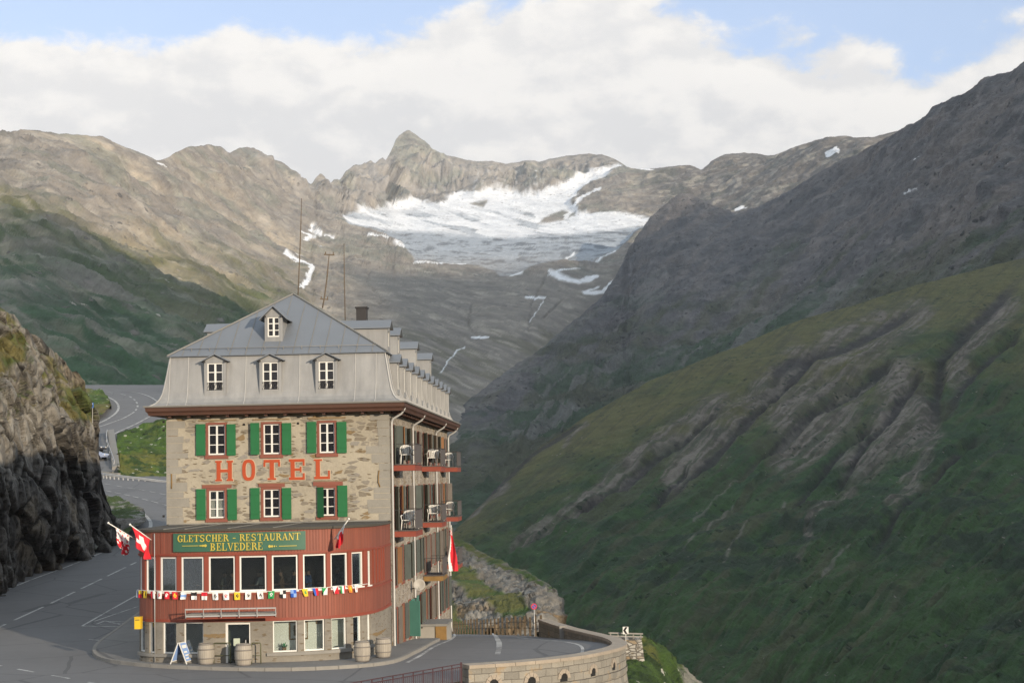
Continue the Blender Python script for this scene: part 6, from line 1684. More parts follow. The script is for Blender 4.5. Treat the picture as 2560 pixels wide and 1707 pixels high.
# pictures and plant inside the ground floor
for xa, xb, y0, y1, lb in ((724, 776, 1552, 1602, 'large framed picture on the pale wall inside the ground floor'), (800, 816, 1548, 1562, 'small dark picture inside, right of the large framed one')):
    s0, s1 = bs(xa), bs(xb); z0, z1 = bz((xa + xb) / 2, y1) + .02, bz((xa + xb) / 2, y0) - .05
    c0 = F_bow((s0 + s1) / 2, z0, .56); loc = H2W(c0); o = empty('framed_picture', tuple(loc), YAW, lb, 'picture')
    mb = MB(); d0, d1 = .57, .61
    def rq(mb, a, b, c, d, e, f): mb.add([F_bow(x, z, q) for x in (a, b) for q in (e, f) for z in (c, d)], [(0, 1, 3, 2), (4, 6, 7, 5), (0, 4, 5, 1), (2, 3, 7, 6), (0, 2, 6, 4), (1, 5, 7, 3)])
    rq(mb, s0, s1, z0, z1, d0, d1); build_in(mb, 'picture_frame', M_ochre, o, loc)
    mb = MB(); rq(mb, s0 + .06, s1 - .06, z0 + .06, z1 - .06, d0 - .012, d0 - .002); build_in(mb, 'mount', F_WHITE if xb - xa > 30 else M_iron, o, loc)
    if xb - xa > 30:
        mb = MB(); rq(mb, s0 + .2, s1 - .2, z0 + .17, z1 - .15, d0 - .02, d0 - .013); build_in(mb, 'painting', plain_mat('brown_painting', (0.16, 0.12, 0.06), 0.8, 0.6, 5), o, loc)
pp = H2W(F_bow(bs(709), 0.52, 0.36)); o = empty('pot_plant', tuple(pp), 0, 'small green pot plant behind the ground floor window', 'plant')
mb = MB(); mb.lathe([(.07, 0), (.10, .16), (.085, .16), (.08, .13)], 14); mb.build('pot', M_ochre, o)
mb = MB()
for k in range(26):
    a = random.uniform(0, 6.28); l = random.uniform(.14, .28); e = random.uniform(.3, 1.2); d = Vector((math.cos(a) * math.cos(e), math.sin(a) * math.cos(e), math.sin(e))); sd_ = d.cross(Vector((0, 0, 1))).normalized() * .03
    b0 = Vector((0, 0, .15)); mb.add([b0, b0 + d * l * .6 + sd_, b0 + d * l, b0 + d * l * .6 - sd_], [(0, 1, 2, 3)])
mb.build('leaves', F_GREEN, o)

# ================================================================ guests at the restaurant tables
DFLOOR = 2.66
M_skin = plain_mat('skin', (0.42, 0.24, 0.17), 0.6, 0.06)
CLO = [plain_mat('clothing_' + n, c, 0.85, 0.12) for n, c in (('white', (0.60, 0.60, 0.58)), ('blue', (0.05, 0.10, 0.26)), ('dark', (0.035, 0.035, 0.04)), ('grey', (0.28, 0.27, 0.25)), ('brown', (0.20, 0.12, 0.07)))]
HAIR = [plain_mat('hair_' + n, c, 0.7, 0.15) for n, c in (('brown', (0.055, 0.03, 0.016)), ('grey', (0.34, 0.33, 0.31)), ('black', (0.015, 0.013, 0.012)))]
M_trous = plain_mat('dark_trousers', (0.03, 0.035, 0.05), 0.85)
def seated_mesh(lean, reach, turn):
    """one continuous seated figure grown over a jointed skeleton; faces +X"""
    V_, E_, Rr = [], [], []
    def v(p, r, par=None):
        V_.append(p); Rr.append(r); i = len(V_) - 1
        if par is not None: E_.append((par, i))
        return i
    pel = v((0, 0, .50), (.15, .12)); ab_ = v((.01 + lean * .1, 0, .66), (.135, .105), pel); ch = v((.02 + lean * .25, 0, .86), (.155, .11), ab_); up_ = v((.02 + lean * .33, 0, .98), (.10, .085), ch)
    nk = v((.03 + lean * .38, 0, 1.06), (.055, .055), up_); hb = v((.045 + lean * .42, 0, 1.13), (.075, .075), nk); hm_ = v((.04 + lean * .44, 0, 1.20), (.082, .092), hb); ht = v((.03 + lean * .44, 0, 1.27), (.062, .070), hm_)
    nose = v((.15 + lean * .43, 0, 1.165), (.014, .014), hb)
    for s in (-1, 1):
        ear = v((.035 + lean * .44, s * .092, 1.17), (.014, .02), hm_)
        sh = v((.02 + lean * .3, s * .19, .95), (.062, .062), up_); el = v((.12 + lean * .3, s * .24, .72), (.045, .045), sh); wr = v((.34 + reach, s * .16, .70), (.030, .026), el); pm = v((.41 + reach, s * .145, .70), (.036, .02), wr)
        for k, (dy, L) in enumerate(((-.030, .070), (-.010, .085), (.010, .080), (.030, .062))):
            a = v((.44 + reach, s * .145 + dy, .702), (.010, .010), pm); b_ = v((.44 + reach + L * .55, s * .145 + dy, .706), (.009, .009), a); v((.44 + reach + L * .9, s * .145 + dy, .690), (.008, .008), b_)
        t1 = v((.38 + reach, s * .105, .705), (.011, .011), wr); v((.42 + reach, s * .085, .70), (.009, .009), t1)
        hp = v((.06, s * .10, .48), (.095, .095), pel); kn = v((.44, s * .12, .48), (.068, .068), hp); an = v((.44, s * .12, .10), (.045, .045), kn); v((.58, s * .13, .04), (.042, .035), an)
    me = bpy.data.meshes.new('person'); me.from_pydata(V_, E_, [])
    ob = bpy.data.objects.new('person', me); scene.collection.objects.link(ob)
    md = ob.modifiers.new('skin', 'SKIN'); md.use_smooth_shade = True
    for i, sv in enumerate(me.skin_vertices[0].data): sv.radius = Rr[i]; sv.use_root = (i == 0)
    sb_ = ob.modifiers.new('sub', 'SUBSURF'); sb_.levels = 1; sb_.render_levels = 1
    dg = bpy.context.evaluated_depsgraph_get(); new = bpy.data.meshes.new_from_object(ob.evaluated_get(dg))
    bpy.data.objects.remove(ob); bpy.data.meshes.remove(me)
    for m in (M_skin, CLO[0], M_trous): new.materials.append(m)
    for p in new.polygons:
        c = p.center; p.use_smooth = True
        p.material_index = 0 if (c.z > 1.045 or (c.x > .31 + reach and c.z > .6)) else (1 if c.z > .56 else 2)
    return new, lean
PM = [seated_mesh(.15, 0.0, 0), seated_mesh(.32, .06, 0)]
hair_mb = MB(); n = 14
for j in range(7):
    th = math.pi * .5 * j / 6
    for k in range(n): a = 2 * math.pi * k / n; hair_mb.v.append((.085 * math.sin(th) * math.cos(a) * 1.12 - .012, .098 * math.sin(th) * math.sin(a), .115 * math.cos(th) - .0 * j)); hair_mb.uv.append((0, 0))
for j in range(6):
    for k in range(n): hair_mb.f.append((j * n + k, j * n + (k + 1) % n, (j + 1) * n + (k + 1) % n, (j + 1) * n + k)); hair_mb.m.append(0); hair_mb.sm.append(True)
hair_o = hair_mb.build('hair', HAIR[0]); hair_me = hair_o.data; bpy.data.objects.remove(hair_o)
eye_mb = MB()
for s in (-1, 1): eye_mb.box(-.004, .006, s * .032 - .010, s * .032 + .010, -.006, .006)
eye_o = eye_mb.build('eyes', M_dark); eye_me = eye_o.data; bpy.data.objects.remove(eye_o)
guests = [(433, 1.1, 25, 0, 2, 2, 0, 'guest in dark clothes behind the second tall window from the left'), (538, 0.95, 20, 1, 3, 0, 0, 'guest in grey leaning over the table, left in the fourth window'), (576, 0.95, 165, 0, 4, 2, 0, 'guest in brown facing left, right in the fourth window'),
          (630, 1.0, 30, 1, 2, 0, 0, 'guest in dark clothes, left in the middle window'), (652, 0.8, 170, 0, 0, 2, 0, 'guest in a white shirt in the middle window'), (709, 1.0, 190, 0, 4, 0, 0, 'guest in brown right of the middle window'), (736, 1.1, 20, 0, 2, 2, 0, 'guest in dark clothes in the window right of the middle'),
          (784, 0.85, 175, 1, 1, 0, 0, 'guest in a blue top facing left, third window from the right'), (800, 1.2, 185, 0, 1, 2, 0, 'guest in blue sitting behind the one facing left'), (832, 0.9, 10, 0, 3, 0, 0, 'guest in grey reading by the narrow blue window'), (887, 0.85, 170, 0, 2, 1, 0, 'grey haired guest in the rightmost open window')]
pers = []
for i, (px, d, rz, var, cl, hr, _, lb) in enumerate(guests):
    loc = H2W(F_bow(bs(px), DFLOOR - .14, d)); me, lean = PM[var]
    o = bpy.data.objects.new('person', me if i < 0 else me.copy()); scene.collection.objects.link(o)
    o.data.materials[1] = CLO[cl]; o.location = loc; o.rotation_euler = (0, 0, R(rz)); tag(o, lb, 'person', 'guests at the restaurant windows')
    h = bpy.data.objects.new('hair', hair_me.copy()); scene.collection.objects.link(h); h.data.materials[0] = HAIR[hr]; h.parent = o; h.location = (.035 + lean * .44, 0, 1.205)
    e = bpy.data.objects.new('eyes', eye_me); scene.collection.objects.link(e); e.parent = o; e.location = (.122 + lean * .44, 0, 1.195)
M_table = plain_mat('table_wood', (0.16, 0.09, 0.045), 0.5, 0.15)
tb = empty('dining_table', (0, 0, 0), 0, None, 'table', 'tables at the restaurant windows')
mb = MB(); mb.box(-.36, .36, -.36, .36, .70, .73); mb.build('table_top', M_table, tb); mb = MB(); mb.lathe([(.20, 0), (.19, .03), (.035, .06), (.03, .70)], 12); mb.build('leg', M_iron, tb)
for i, (px, d, lb) in enumerate(((556, .95, 'dining table between two guests in the fourth window'), (640, .9, 'dining table in the middle window'), (722, 1.05, 'dining table in the window right of the middle'), (767, .9, 'dining table in the third window from the right'), (845, .9, 'dining table in the narrow blue window'))):
    o = tb if i == 0 else copy_tree(tb); o.location = H2W(F_bow(bs(px), DFLOOR - .14, d)); o.rotation_euler.z = YAW; o['label'] = lb

# ================================================================ chairs on the balconies
ch = empty('plastic_chair', (0, 0, 0), 0, None, 'chair', 'white plastic chairs on the balconies')
mb = MB(); mb.box(-.24, .24, -.22, .24, .42, .455); mb.build('seat', M_white, ch)
mb = MB(); 
pts = [(-.25, .25, .44), (-.26, .29, .68), (-.20, .31, .82), (-.08, .32, .87), (.08, .32, .87), (.20, .31, .82), (.26, .29, .68), (.25, .25, .44)]
mb.tube(pts, .026, 8)
for x in (-.15, -.075, 0, .075, .15): mb.bar((x * .8, .25, .45), (x, .315, .85), .036, .02, up=(0, 1, 0))
mb.build('backrest', M_white, ch)
for s in (-1, 1):
    mb = MB(); mb.tube([(s * .27, -.22, .64), (s * .285, 0, .66), (s * .265, .27, .67)], .024, 8); mb.build('armrest', M_white, ch)
    mb = MB(); mb.tube([(s * .235, -.20, .43), (s * .27, -.22, .64)], .022, 6); mb.tube([(s * .26, -.25, 0), (s * .225, -.19, .43)], .026, 8); mb.build('leg', M_white, ch)
    mb = MB(); mb.tube([(s * .26, .29, 0), (s * .225, .22, .43)], .026, 8); mb.build('leg', M_white, ch)
cs = [(1.75, .58, 8.19, 10, 'white plastic chair on the nearest top balcony, nearer one'), (3.2, .62, 8.19, 160, 'white plastic chair on the nearest top balcony, farther one'), (16.2, .45, 8.19, 200, 'white plastic chair on the middle top balcony, nearer one'), (17.6, .7, 8.19, 15, 'white plastic chair on the middle top balcony, farther one'), (28.6, .5, 8.19, 5, 'white plastic chair on the farthest top balcony'),
      (1.7, .62, 5.14, -6, 'white plastic chair on the nearest second floor balcony, nearer one'), (2.9, .70, 5.14, 20, 'white plastic chair on the nearest second floor balcony, farther one'), (16.2, .50, 5.14, 8, 'white plastic chair on the middle second floor balcony, nearer one'), (17.5, .72, 5.14, 170, 'white plastic chair on the middle second floor balcony, farther one'), (28.6, .5, 5.14, 0, 'white plastic chair on the farthest second floor balcony')]
for i, (v, du, z, rz, lb) in enumerate(cs):
    o = ch if i == 0 else copy_tree(ch)
    o.location = H2W((HW + du, v, z + .002)); o.rotation_euler.z = YAW + R(rz); o['label'] = lb
# satellite dish on the side wall
sdp = H2W((HW, 8.7, 2.05)); ds = empty('satellite_dish', tuple(sdp), YAW, 'pale satellite dish on the side wall below the balconies', 'satellite dish')
mb = MB(); prof = [(0.002, .0), (.10, .012), (.20, .05), (.29, .105), (.30, .115), (.29, .12), (.19, .065), (.002, .018)]; mb.lathe(prof, 24)
Md = Matrix.Translation((.46, -.1, .1)) @ Matrix.Rotation(R(80), 4, (1, 0.25, -0.25)); mb.v = [tuple(Md @ Vector(p)) for p in mb.v]; mb.build('dish', plain_mat('dish_cream', (0.36, 0.34, 0.30), 0.6, 0.08), ds)
mb = MB(); mb.tube([(0, 0, -.1), (.3, 0, -.05), (.44, -.05, .08)], .025, 8); mb.tube([(.46, -.14, -.15), (.46, -.5, .0)], .012, 6); mb.build('arm', M_iron, ds)
# aerial masts on the roof
M_mast = plain_mat('weathered_mast', (0.115, 0.085, 0.055), 0.8, 0.2)
for pts, dd, r, br, lb in (([(754, 496), (751, 600), (747, 690), (745, 742)], 88, .03, [], 'tall thin aerial mast by the roof apex, the tallest of three'), ([(823, 635), (818, 690), (811, 745), (806, 770)], 92, .04, [(637, .28), (748, .22)], 'leaning aerial pole with crossbars on the ridge, shortest of three'), ([(860, 609), (861, 700), (863, 800)], 97, .03, [], 'thin aerial mast beside the first side dormer, middle in height')):
    P = [at(x, y, dd) for x, y in pts]; o = empty('aerial_mast', tuple(P[-1]), 0, lb, 'aerial')
    mb = MB(); mb.tube([p - P[-1] for p in P], [r * .55] + [r] * (len(P) - 1), 6); mb.build('pole', M_mast, o)
    for y, w in br:
        q = at(np.interp(y, [p[1] for p in pts], [p[0] for p in pts]), y, dd) - P[-1]; mb = MB(); mb.bar(q + np.array([-w, 0, .02]), q + np.array([w, 0, -.02]), .06); mb.bar(q + np.array([-w * .7, 0, .0]), q + np.array([-w * .7, 0, .16]), .05); mb.bar(q + np.array([w * .8, 0, -.02]), q + np.array([w * .8, 0, .14]), .05); mb.build('crossbar', M_mast, o)

# ================================================================ parapet of the hairpin
M_block = stone_mat('parapet_blocks', (0.30, 0.27, 0.22), (0.36, 0.33, 0.275), (0.30, 0.265, 0.21), 0.95, 1.0, 2.2, 0.5)
def ashlar_mat():
    m, nt, b = new_mat('parapet_ashlar')
    uv = nd(nt, 'ShaderNodeAttribute', attribute_name='suv').outputs['Vector']
    wob = nd(nt, 'ShaderNodeTexNoise', {'Vector': uv, 'Scale': 1.4, 'Detail': 3}).outputs['Color']; w = mixc(nt, 0.10, uv, wob, 'ADD')
    br = nd(nt, 'ShaderNodeTexBrick', {'Vector': w, 'Color1': (0.205, 0.188, 0.158, 1), 'Color2': (0.285, 0.258, 0.212, 1), 'Mortar': (0.125, 0.11, 0.09, 1), 'Scale': 1.0, 'Mortar Size': 0.012, 'Mortar Smooth': 0.4, 'Bias': 0.0, 'Brick Width': 0.62, 'Row Height': 0.30})
    n1 = noise(nt, uv, 1.1, 5, .6); n2 = noise(nt, uv, 14, 5, .65)
    k = fm(nt, 'ADD', fm(nt, 'ADD', fm(nt, 'MULTIPLY', n1, .6), fm(nt, 'MULTIPLY', n2, .45)), .48); c = mixc(nt, 1.0, br.outputs['Color'], nd(nt, 'ShaderNodeCombineXYZ', {0: k, 1: k, 2: k}).outputs[0], 'MULTIPLY')
    c = mixc(nt, fm(nt, 'MULTIPLY', rng_map(nt, n1, .58, .70), .6), c, (0.30, 0.20, 0.10))
    setin(nt, b, 'Base Color', c); setin(nt, b, 'Roughness', .9); b.inputs['Specular IOR Level'].default_value = 0.15
    bp = nd(nt, 'ShaderNodeBump', {'Strength': .7, 'Distance': .04, 'Height': fm(nt, 'ADD', fm(nt, 'MULTIPLY', br.outputs['Fac'], -1.0), n2)}); nt.links.new(bp.outputs[0], b.inputs['Normal'])
    return m
M_ashlar = ashlar_mat()
M_cap = plain_mat('parapet_cap_stone', (0.31, 0.258, 0.20), 0.9, 0.28, 1.6, bump=0.5, fine=14)
nB = len(BL); tB = np.gradient(BL, axis=0); tB /= np.linalg.norm(tB, axis=1, keepdims=True); oB = np.stack([tB[:, 1], -tB[:, 0]], -1)
sB = np.concatenate([[0], np.cumsum(np.linalg.norm(np.diff(BL, axis=0), axis=1))])
capz = np.interp(BL[:, 1], [66.4, 72, 77, 84, 95.2], [0.42, 0.30, 0.10, -0.10, -0.32])
def Bp(s, off, z=None, dz=0.0):
    x = np.interp(s, sB, BL[:, 0]); y = np.interp(s, sB, BL[:, 1]); o = np.array([np.interp(s, sB, oB[:, 0]), np.interp(s, sB, oB[:, 1])]); zz = (np.interp(s, sB, capz) + dz) if z is None else z
    return (x + o[0] * off, y + o[1] * off, zz)
par = empty('parapet_wall', (0, 0, 0), 0, 'curved parapet of pale stone blocks round the hairpin bend', 'wall')
T_ = 0.55; mb = MB(); SBm = sB[-1]
arch = [(bsx, z0) for bsx, z0 in ((1.05, -.78), (2.65, -.80), (4.30, -.80), (6.3, -.78), (8.6, -.74))]
ss_ = np.linspace(0, SBm, 140)
ocols = [(T_, -0.13), (T_ + .0, -0.95), (T_ + .05, -0.96), (T_ + .05, -1.16), (T_ + .0, -1.17), (T_ + .25, -3.0), (T_ + .7, -7.0)]
vs, uvs = [], []
for s in ss_:
    for off, dz in ocols: vs.append(Bp(s, off, dz=dz)); uvs.append((s, dz))
nc = len(ocols); mb.add(vs, [(i * nc + k, i * nc + k + 1, (i + 1) * nc + k + 1, (i + 1) * nc + k) for i in range(len(ss_) - 1) for k in range(nc - 1)], uv=uvs)
vs, uvs = [], []
for s in ss_:
    for dz in (-0.13, -1.6): vs.append(Bp(s, 0.0, dz=dz)); uvs.append((s, dz))
mb.add(vs, [(2 * i, 2 * i + 1, 2 * i + 3, 2 * i + 2) for i in range(len(ss_) - 1)], uv=uvs)
for s in (0, SBm): mb.add([Bp(s, 0, dz=-.13), Bp(s, T_, dz=-.13), Bp(s, T_, dz=-3), Bp(s, 0, dz=-3)], [(0, 1, 2, 3)], uv=[(0, 0), (.5, 0), (.5, -3), (0, -3)])
mb.build('wall', M_ashlar, par)
s = 0.0; k = 0
while s < SBm - 0.2:
    L = random.uniform(.75, 1.25); e = min(s + L, SBm)
    if not (11.6 < s < 12.3 and False):
        mb = MB(); pts = np.linspace(s + .008, e - .008, 5); vs = [Bp(q, off, dz=dz + random.uniform(-.004, .004)) for q in pts for off, dz in ((-.05, -.13), (T_ + .06, -.13), (T_ + .06, 0.0), (-.05, 0.012))]
        fs = [(4 * i + j, 4 * i + (j + 1) % 4, 4 * i + 4 + (j + 1) % 4, 4 * i + 4 + j) for i in range(4) for j in range(4)] + [(3, 2, 1, 0), (16, 17, 18, 19)]
        mb.add(vs, fs); mb.build('cap_stone', M_cap, par)
    s = e; k += 1
for s0, z0 in arch:
    mb = MB(); n = 12; r = .20; rv = .36
    base_z = z0
    for a, b in zip(np.linspace(0, math.pi, 6), np.linspace(0, math.pi, 6)[1:]):
        g = .03
        q = [(rr * math.cos(t), rr * math.sin(t) * 1.05) for rr, t in ((r, a + g), (rv, a + g * .6), (rv, b - g * .6), (r, b - g))]
        mb.prism(q, lambda x, z, d, s0=s0: Bp(s0 + x, d, dz=base_z + z), T_ - .02, T_ + .035 + random.uniform(0, .015))
    ar = mb.build('arch_stones', M_cap, par)
    mb = MB(); q = [(r * math.cos(t), r * math.sin(t) * 1.05) for t in np.linspace(0, math.pi, 12)] + [(-r, -.12), (r, -.12)]
    mb.prism(q, lambda x, z, d, s0=s0: Bp(s0 + x, d, dz=base_z + z), T_ - .02, T_ + .008); mb.build('drain_opening_shade', M_dark, ar)  # dark plate, not a recess: the opening's shade is its colour
# gateway block in the inner face
mb = MB(); p = Bp(np.interp(88.4, BL[:, 1], sB), -.02, dz=0); mb.box(p[0] - .16, p[0] + .2, p[1] - .25, p[1] + .25, p[2] - 1.3, p[2] + .12); tag(mb.build('stone_pier', M_kerb), 'pale stone pier in the inner side of the parapet', 'pier')

# maroon railing in the foreground
M_maroon = plain_mat('maroon_paint', (0.060, 0.026, 0.029), 0.5, 0.15)
rl_pts = [(-2.18, 66.15), (-6.2, 60.1), (-10.6, 54.3)]
rp = np.array([np.array(rl_pts[0]) + (np.array(rl_pts[1]) - np.array(rl_pts[0])) * t for t in np.linspace(0, 1, 13)] + [np.array(rl_pts[1]) + (np.array(rl_pts[2]) - np.array(rl_pts[1])) * t for t in np.linspace(0.08, 1, 12)])
RT = 0.46
rr = empty('railing', (rp[0][0], rp[0][1], -.45), 0, 'maroon metal railing leading up to the parapet', 'railing'); O3 = np.array([rp[0][0], rp[0][1], -.45])
for i, p in enumerate(rp):
    mb = MB(); w = .075 if i == 0 else .045; q = np.array([p[0], p[1], 0]) - O3
    mb.bar((q[0], q[1], -.05), (q[0], q[1], RT + .45 + (.06 if i == 0 else 0)), w); mb.build('post', M_maroon, rr)
for h in (RT, RT - .12, -.42):
    mb = MB()
    for a, b in zip(rp, rp[1:]): mb.bar((a[0] - O3[0], a[1] - O3[1], h + .45), (b[0] - O3[0], b[1] - O3[1], h + .45), .045 if h == RT else .03, .03)
    mb.build('rail', M_maroon, rr)
for a, b in zip(rp, rp[1:]):
    mb = MB()
    for k in range(1, 5):
        c = a + (b - a) * k / 5; mb.bar((c[0] - O3[0], c[1] - O3[1], .03), (c[0] - O3[0], c[1] - O3[1], RT - .13 + .45), .018)
    mb.build('railing_bars', M_maroon, rr)
# platform edge below it
mb = MB()
for a, b in zip(rp, rp[1:]):
    d = (b - a) / np.linalg.norm(b - a); n_ = np.array([-d[1], d[0]]) * -1
    q = [a - n_ * .25, b - n_ * .25, b + n_ * .25, a + n_ * .25]; z = -.47
    mb.add([(x, y, z) for x, y in q] + [(x, y, z - 6) for x, y in q], [(0, 1, 2, 3), (4, 5, 6, 7), (0, 1, 5, 4), (1, 2, 6, 5), (2, 3, 7, 6), (3, 0, 4, 7)])
tag(mb.build('retaining_wall', M_conc), 'concrete edge wall under the maroon railing', 'wall')

# post fence at the far side of the road
fy = np.linspace(95.5, 152, 25); fxs = np.array([float(right_edge(y)) for y in fy]) + .15
fz_ = np.array([float(zground(x, y)) for x, y in zip(fxs, fy)])
fn_ = empty('post_fence', (fxs[0], fy[0], fz_[0]), 0, 'row of dark wooden posts along the far edge of the road', 'fence'); O4 = np.array([fxs[0], fy[0], fz_[0]])
M_post = plain_mat('dark_post_wood', (0.085, 0.060, 0.035), 0.85, 0.3, 4)
for i, (x, y, z) in enumerate(zip(fxs, fy, fz_)):
    mb = MB(); h = 1.12 * random.uniform(.92, 1.08); q = np.array([x, y, z]) - O4; w = .125
    mb.bar(q - np.array([0, 0, .3]), q + np.array([random.uniform(-.03, .03), 0, h]), w); mb.build('post', M_post, fn_)
mb = MB()
for h in (.45, .8):
    for i in range(len(fy) - 1): mb.bar(np.array([fxs[i], fy[i], fz_[i] + h]) - O4, np.array([fxs[i + 1], fy[i + 1], fz_[i + 1] + h]) - O4, .03)
mb.build('fence_wire', M_iron, fn_)
# signs
def disc(mb, r, z, y, mi=0, n=28, r0=0.0, cx=0):
    vs = []
    for k in range(n):
        c, s_ = math.cos(2 * math.pi * k / n), math.sin(2 * math.pi * k / n); vs.append((cx + r * c, y, z + r * s_)); 
    if r0 <= 0: mb.add(vs, [tuple(range(n))], mi)
    else:
        vs += [(cx + r0 * math.cos(2 * math.pi * k / n), y, z + r0 * math.sin(2 * math.pi * k / n)) for k in range(n)]
        mb.add(vs, [(k, (k + 1) % n, n + (k + 1) % n, n + k) for k in range(n)], mi)
M_sgred = plain_mat('sign_red', (0.55, 0.03, 0.05), 0.5, 0.06); M_sgblue = plain_mat('sign_blue', (0.03, 0.11, 0.36), 0.5, 0.06)
q = at(1335, 1515, 96.5); g = float(zground(q[0], q[1])); o = empty('no_parking_sign', (q[0], q[1], g), 0, 'round red and blue no parking sign on a thin post', 'road sign')
zc = q[2] - g
mb = MB(); mb.tube([(0, .03, -.3), (0, .03, zc)], .03, 8); mb.build('post', M_pipe, o)
mb = MB(); disc(mb, .165, zc, -.01); disc(mb, .165, zc, .01); pl = mb.build('plate', M_sgblue, o)
mb = MB(); disc(mb, .165, zc, -.015, r0=.115); mb.bar((-.09, -.016, zc + .09), (.09, -.016, zc - .09), .045, .004, up=(0, 1, 0)); mb.build('red_ring', M_sgred, o)
q = at(1564, 1575, 104); o = empty('chevron_sign', (q[0], q[1], q[2] - .8), 0, 'small white curve sign with a black chevron pointing left', 'road sign')
mb = MB(); mb.box(-.17, .17, -.01, .01, .58, 1.02); mb.build('plate', M_white, o)
mb = MB(); mb.add([(x, -.014, z) for x, z in ((.12, 1.0), (-.02, 1.0), (-.15, .80), (-.02, .60), (.12, .60), (-.01, .80))], [(0, 1, 2, 5), (5, 2, 3, 4)]); mb.build('chevron', M_dark, o)
mb = MB(); mb.bar((0, .03, -.3), (0, .03, .95), .05); mb.build('post', M_pipe, o)
q = at(224, 1013, 133.5); o = empty('information_sign', (q[0], q[1], q[2] - .9), R(6), 'blue information sign at the top of the cliff', 'road sign')
mb = MB(); mb.box(-.30, .30, -.015, .015, .70, 1.10); mb.build('plate', M_sgblue, o)
mb = MB(); 
for z, w in ((1.02, .24), (.91, .20), (.80, .24)): mb.add([(-w, -.019, z - .022), (w, -.019, z - .022), (w, -.019, z + .022), (-w, -.019, z + .022)], [(0, 1, 2, 3)])
mb.build('print', M_white, o); mb = MB()
for x in (-.22, .22): mb.bar((x, .03, -.8), (x, .03, 1.1), .04)
mb.build('post', M_pipe, o)
q = at(195, 938, 150); o = empty('warning_sign', (q[0], q[1], q[2] - 1.6), 0, 'small triangular warning sign above the cliff', 'road sign')
mb = MB(); mb.add([(-.20, 0, 1.45), (.20, 0, 1.45), (0, 0, 1.80)], [(0, 1, 2)]); mb.build('plate', M_sgred, o); mb = MB(); mb.add([(-.13, -.006, 1.49), (.13, -.006, 1.49), (0, -.006, 1.72)], [(0, 1, 2)]); mb.build('print', M_white, o)
mb = MB(); mb.bar((0, .03, -2.5), (0, .03, 1.6), .05); mb.build('post', M_pipe, o)

# lower retaining wall with railing on the right
A, B = at(1528, 1597, 103), at(1604, 1599, 106); o = empty('retaining_wall', tuple(A), 0, 'rough stone retaining wall below the chevron sign', 'wall'); D = B - A
mb = MB(); n = 24; rows = 16; vs, uvs = [], []
for j in range(rows + 1):
    for i in range(n + 1):
        p = D * (i / n) * (1 + .035 * j / rows * (1 if i == n else 0)); z = -3.6 * j / rows
        nn = vnoise(np.array([[i * 1.3, j * 1.7, 4.0]]), 3)[0]
        vs.append((p[0] + (.02 * j if i == n else 0), p[1] - .03 * j - .10 * nn, p[2] + z)); uvs.append((i * .08, z))
mb.add(vs, [(j * (n + 1) + i, j * (n + 1) + i + 1, (j + 1) * (n + 1) + i + 1, (j + 1) * (n + 1) + i) for j in range(rows) for i in range(n)], uv=uvs)
vs = [(0, 0, 0), tuple(D), (D[0], D[1] + 2.5, D[2]), (0, 2.5, 0)]; mb.add([(v[0], v[1] - .05, v[2] + .004) for v in vs], [(0, 1, 2, 3)]); mb.add([tuple(D), (D[0], D[1] + 2.5, D[2]), (D[0] + .3, D[1] + 2.5, D[2] - 3.6), (D[0] + .3, D[1], D[2] - 3.6)], [(0, 1, 2, 3)])
M_course = stone_mat('coursed_stone', (0.27, 0.25, 0.215), (0.36, 0.335, 0.29), (0.13, 0.115, 0.095), 0.98, 2.4, 5.5, 0.9)
mb.build('wall', M_course, o)
mb = MB()
for h in (.14, .32): mb.bar((-.1, .6, h), (D[0] + .1, D[1] + .6, D[2] + h), .09)
for k in range(5): t = k / 4; mb.bar((D[0] * t, D[1] * t + .65, D[2] * t - .1), (D[0] * t, D[1] * t + .65, D[2] * t + .36), .08)
mb.build('guard_rail', M_kerb, o)
# guard rail and walls on the climbing road
gp = np.array([at(x, y, d) for x, y, d in ((246, 1196, 206), (262, 1199, 204), (300, 1204, 202), (350, 1210, 200), (420, 1219, 198), (520, 1229, 196))]); O5 = gp[0]
gr = empty('guard_rail', tuple(O5), 0, 'grey steel guard rail along the lower bend below the meadow', 'guard rail'); gq = smooth_line(gp - O5, 40)
mb = MB(); prof = [(0, .50), (-.06, .56), (0, .63), (0, .66), (-.06, .73), (0, .80)]
vs = [(p[0], p[1] + a, p[2] + b) for p in gq for a, b in prof]; k = len(prof); mb.add(vs, [(i * k + j, i * k + j + 1, (i + 1) * k + j + 1, (i + 1) * k + j) for i in range(len(gq) - 1) for j in range(k - 1)]); mb.build('rail', M_pipe, gr)
for p in gq[1::2]:
    mb = MB(); mb.bar((p[0], p[1] + .08, p[2] - .2), (p[0], p[1] + .08, p[2] + .72), .14); mb.build('post', M_pipe, gr)
W = [(282, 1080, 247), (287, 1110, 232), (292, 1140, 220), (296, 1172, 210)]; Lq = [at(x, y, d) for x, y, d in W]; O6 = Lq[-1]
mb = MB(); vs = []
for p in Lq: vs += [tuple(p - O6 + np.array([a, 0, b])) for a, b in ((0.15, .45), (-.75, .30), (-1.0, -2.4), (0.15, -2.4))]
mb.add(vs, [(4 * i + j, 4 * i + (j + 1) % 4, 4 * i + 4 + (j + 1) % 4, 4 * i + 4 + j) for i in range(3) for j in range(4)] + [(0, 1, 2, 3), (12, 13, 14, 15)])
tag(mb.build('retaining_wall', M_kerb, loc=tuple(O6)), 'pale concrete wall rising beside the parking bay', 'wall')
